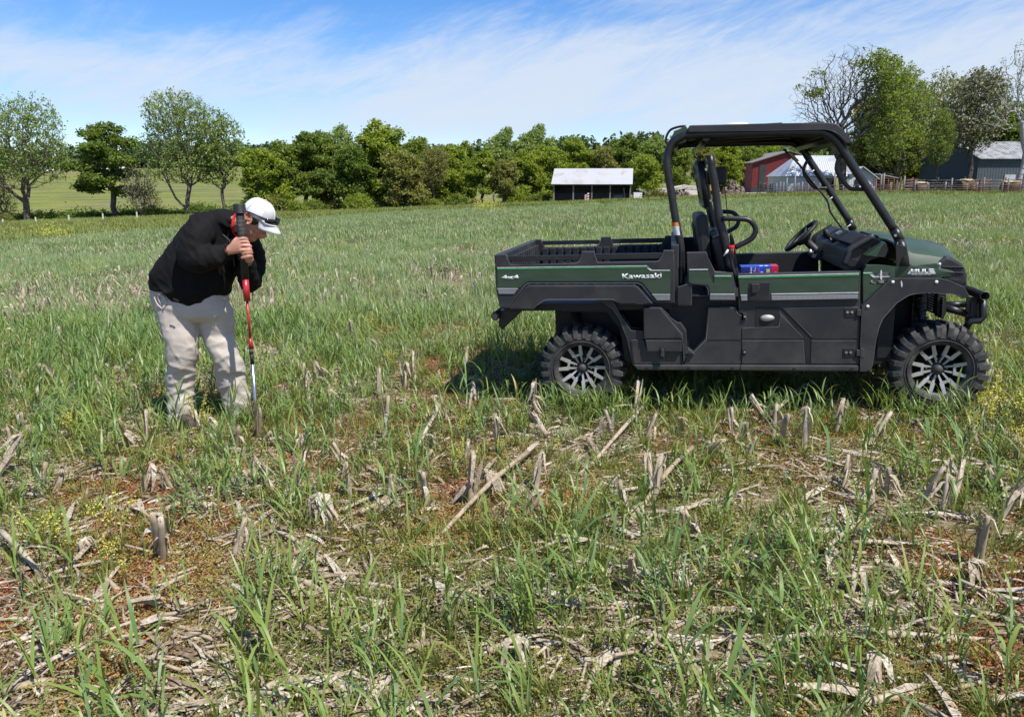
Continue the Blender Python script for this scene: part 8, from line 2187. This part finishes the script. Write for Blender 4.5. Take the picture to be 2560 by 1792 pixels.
    rank(made, 'piece of fallen corn stalk', 'corn stalk', 'fallen corn stalks lying on the ground', 'band', 0.6)
lying_stalks()
def husk_clumps():
    rs = random.Random(21)
    for (px, py, s, lab) in [((800), (1305), 1.5, 'big pale drooping husk bundle left of centre'), (2140, 1480, 1.0, 'grey split husk lying right of the bottom centre'), (2170, 1555, 0.9, 'pale husk bundle with dark hollow near the lower right'), (1290, 1655, 1.0, 'flat pale husk near the bottom centre'), (1690, 1480, 0.9, 'crumpled husk right of centre'),
                             (2425, 1470, 1.2, 'curled husk bundle near the right edge'), (1225, 1230, 1.2, 'dark bent husk beside the long pale stalk'), (215, 1385, 0.8, 'husk bundle among rye at left'), (2180, 1700, 1.0, 'shaggy husk at the lower right')]:
        p = ground_at(px, py); o = empty('corn_husk', p); tag(o, lab, 'corn husk', 'loose husk bundles on the ground')
        for k in range(9):
            m = MB(); V, F = husk_strip(rs, Vector((rs.uniform(-.015, .015), rs.uniform(-.015, .015), 0.10 * s)), rs.uniform(-2.4, 0.3), rs.uniform(0.10, 0.16) * s, rs.uniform(0.016, 0.03) * s, rs.uniform(0.9, 1.15)); m.raw(V, F, True)
            me = m.mesh('husk_leaf', M['straw']); a = me.attributes.new('tint', 'FLOAT', 'POINT'); a.data.foreach_set('value', [rs.uniform(0.5, 1.0)] * len(me.vertices)); link('husk_leaf', me, o)
        MB().tube([Vector((0.05, 0.02, -0.02)), Vector((0.02, 0, 0.06 * s)), Vector((0, 0, 0.105 * s))], 0.010, 7).build('stalk', M['stalk'], o)
husk_clumps()
def yellow_weeds():
    rs = random.Random(31); kinds = []
    for i in range(6):
        m = MB(); h = rs.uniform(0.20, 0.32); C = []; T = []
        for b in range(rs.randint(2, 4)):
            a = rs.uniform(0, 6.28); r = rs.uniform(0.02, 0.09); P = [Vector((0, 0, 0)), Vector((r * .4 * math.cos(a), r * .4 * math.sin(a), h * .5)), Vector((r * math.cos(a), r * math.sin(a), h * rs.uniform(.85, 1.1)))]
            m.tube(P, [0.0022, 0.0018, 0.001], 5)
            for k in range(46):
                t = rs.random() ** 0.7; q = P[1].lerp(P[2], t); C.append((q.x + rs.gauss(0, .009), q.y + rs.gauss(0, .009), q.z + rs.gauss(0, .004))); T.append(rs.random())
        stem = m.mesh('weed_stem', M['stem']); a_ = stem.attributes.new('tint', 'FLOAT', 'POINT'); a_.data.foreach_set('value', [0.5] * len(stem.vertices))
        fl = leaf_mesh('weed_flowers', np.array(C), 0.011, np.array(T), 0.5, np.random.RandomState(i)); fl.materials.append(M['weed_yellow']); kinds.append((stem, fl))
    S = [(1375, 985, 1.1), (1395, 1000, 1.0), (1440, 985, 0.7), (1545, 1010, 1.1), (1560, 1020, .9), (1500, 1030, .6), (2440, 1060, 1.3), (2460, 1090, 1.2), (2480, 1120, 1.3), (2500, 1080, 1.3), (2530, 1110, 1.2), (2420, 1100, .9), (2450, 1150, .9), (170, 1110, 1.0), (195, 1120, .9), (450, 1060, .8), (500, 1090, 1.0), (520, 1085, .8), (390, 1060, .7),
         (150, 1390, 1.1), (100, 1420, 1.0), (180, 1440, 1.0), (300, 1400, 1.1), (270, 1440, .9), (320, 1470, .8), (1160, 1110, .9), (1185, 1120, .8), (1170, 1200, .8), (860, 640, 1.2), (840, 650, 1.2), (890, 650, 1.0), (835, 720, 1.0), (1000, 1130, .7), (1100, 1000, .8), (980, 940, .8), (1250, 1150, .7), (1400, 1145, .7), (700, 780, 1.1), (1060, 870, 1.0), (930, 850, 1.0), (2540, 1180, 1.0)]
    made = []
    for i, (px, py, s) in enumerate(S):
        p = ground_at(px, py); st, fl = kinds[i % 6]; o = empty('yellow_weed', p, rs.uniform(0, 6.28)); o.scale = (s, s, s); link('stem', st, o); link('flower_cluster', fl, o); made.append(o)
    rank(made, 'yellow flowering weed', 'weed', 'yellow flowering weeds in the field', 'weed band', 1.0)
    for (px, py, Y, lab) in [(103, 585, 44, 'yellow flowering bush on the verge at the left'), (140, 592, 42, 'small yellow bush right of the larger yellow one'), (1218, 528, 70, 'yellow flowering clump left of the shed at the crop edge')]:
        x = gx(px, Y); o = empty('yellow_bush', (x, Y, float(gz(x, Y)))); s = 0.9 if Y < 50 else 1.4
        C = np.random.RandomState(px).normal(0, 1, (520, 3)) * np.array([.45, .4, .22]) * s + np.array([0, 0, 0.42 * s]); C = C[C[:, 2] > 0.02]
        fl = leaf_mesh('bush_flowers', C, 0.075 * s, np.random.RandomState(1).rand(len(C)) * 0.6 + 0.2, 0.5, np.random.RandomState(2)); fl.materials.append(M['weed_yellow']); link('foliage', fl, o)
        m = MB()
        for k in range(9): a = k * 0.7; m.tube([(0, 0, 0), (0.3 * s * math.cos(a), 0.3 * s * math.sin(a), 0.5 * s)], 0.01, 4)
        me = m.mesh('bush_stems', M['stem']); link('stem', me, o); tag(o, lab, 'bush')
yellow_weeds()
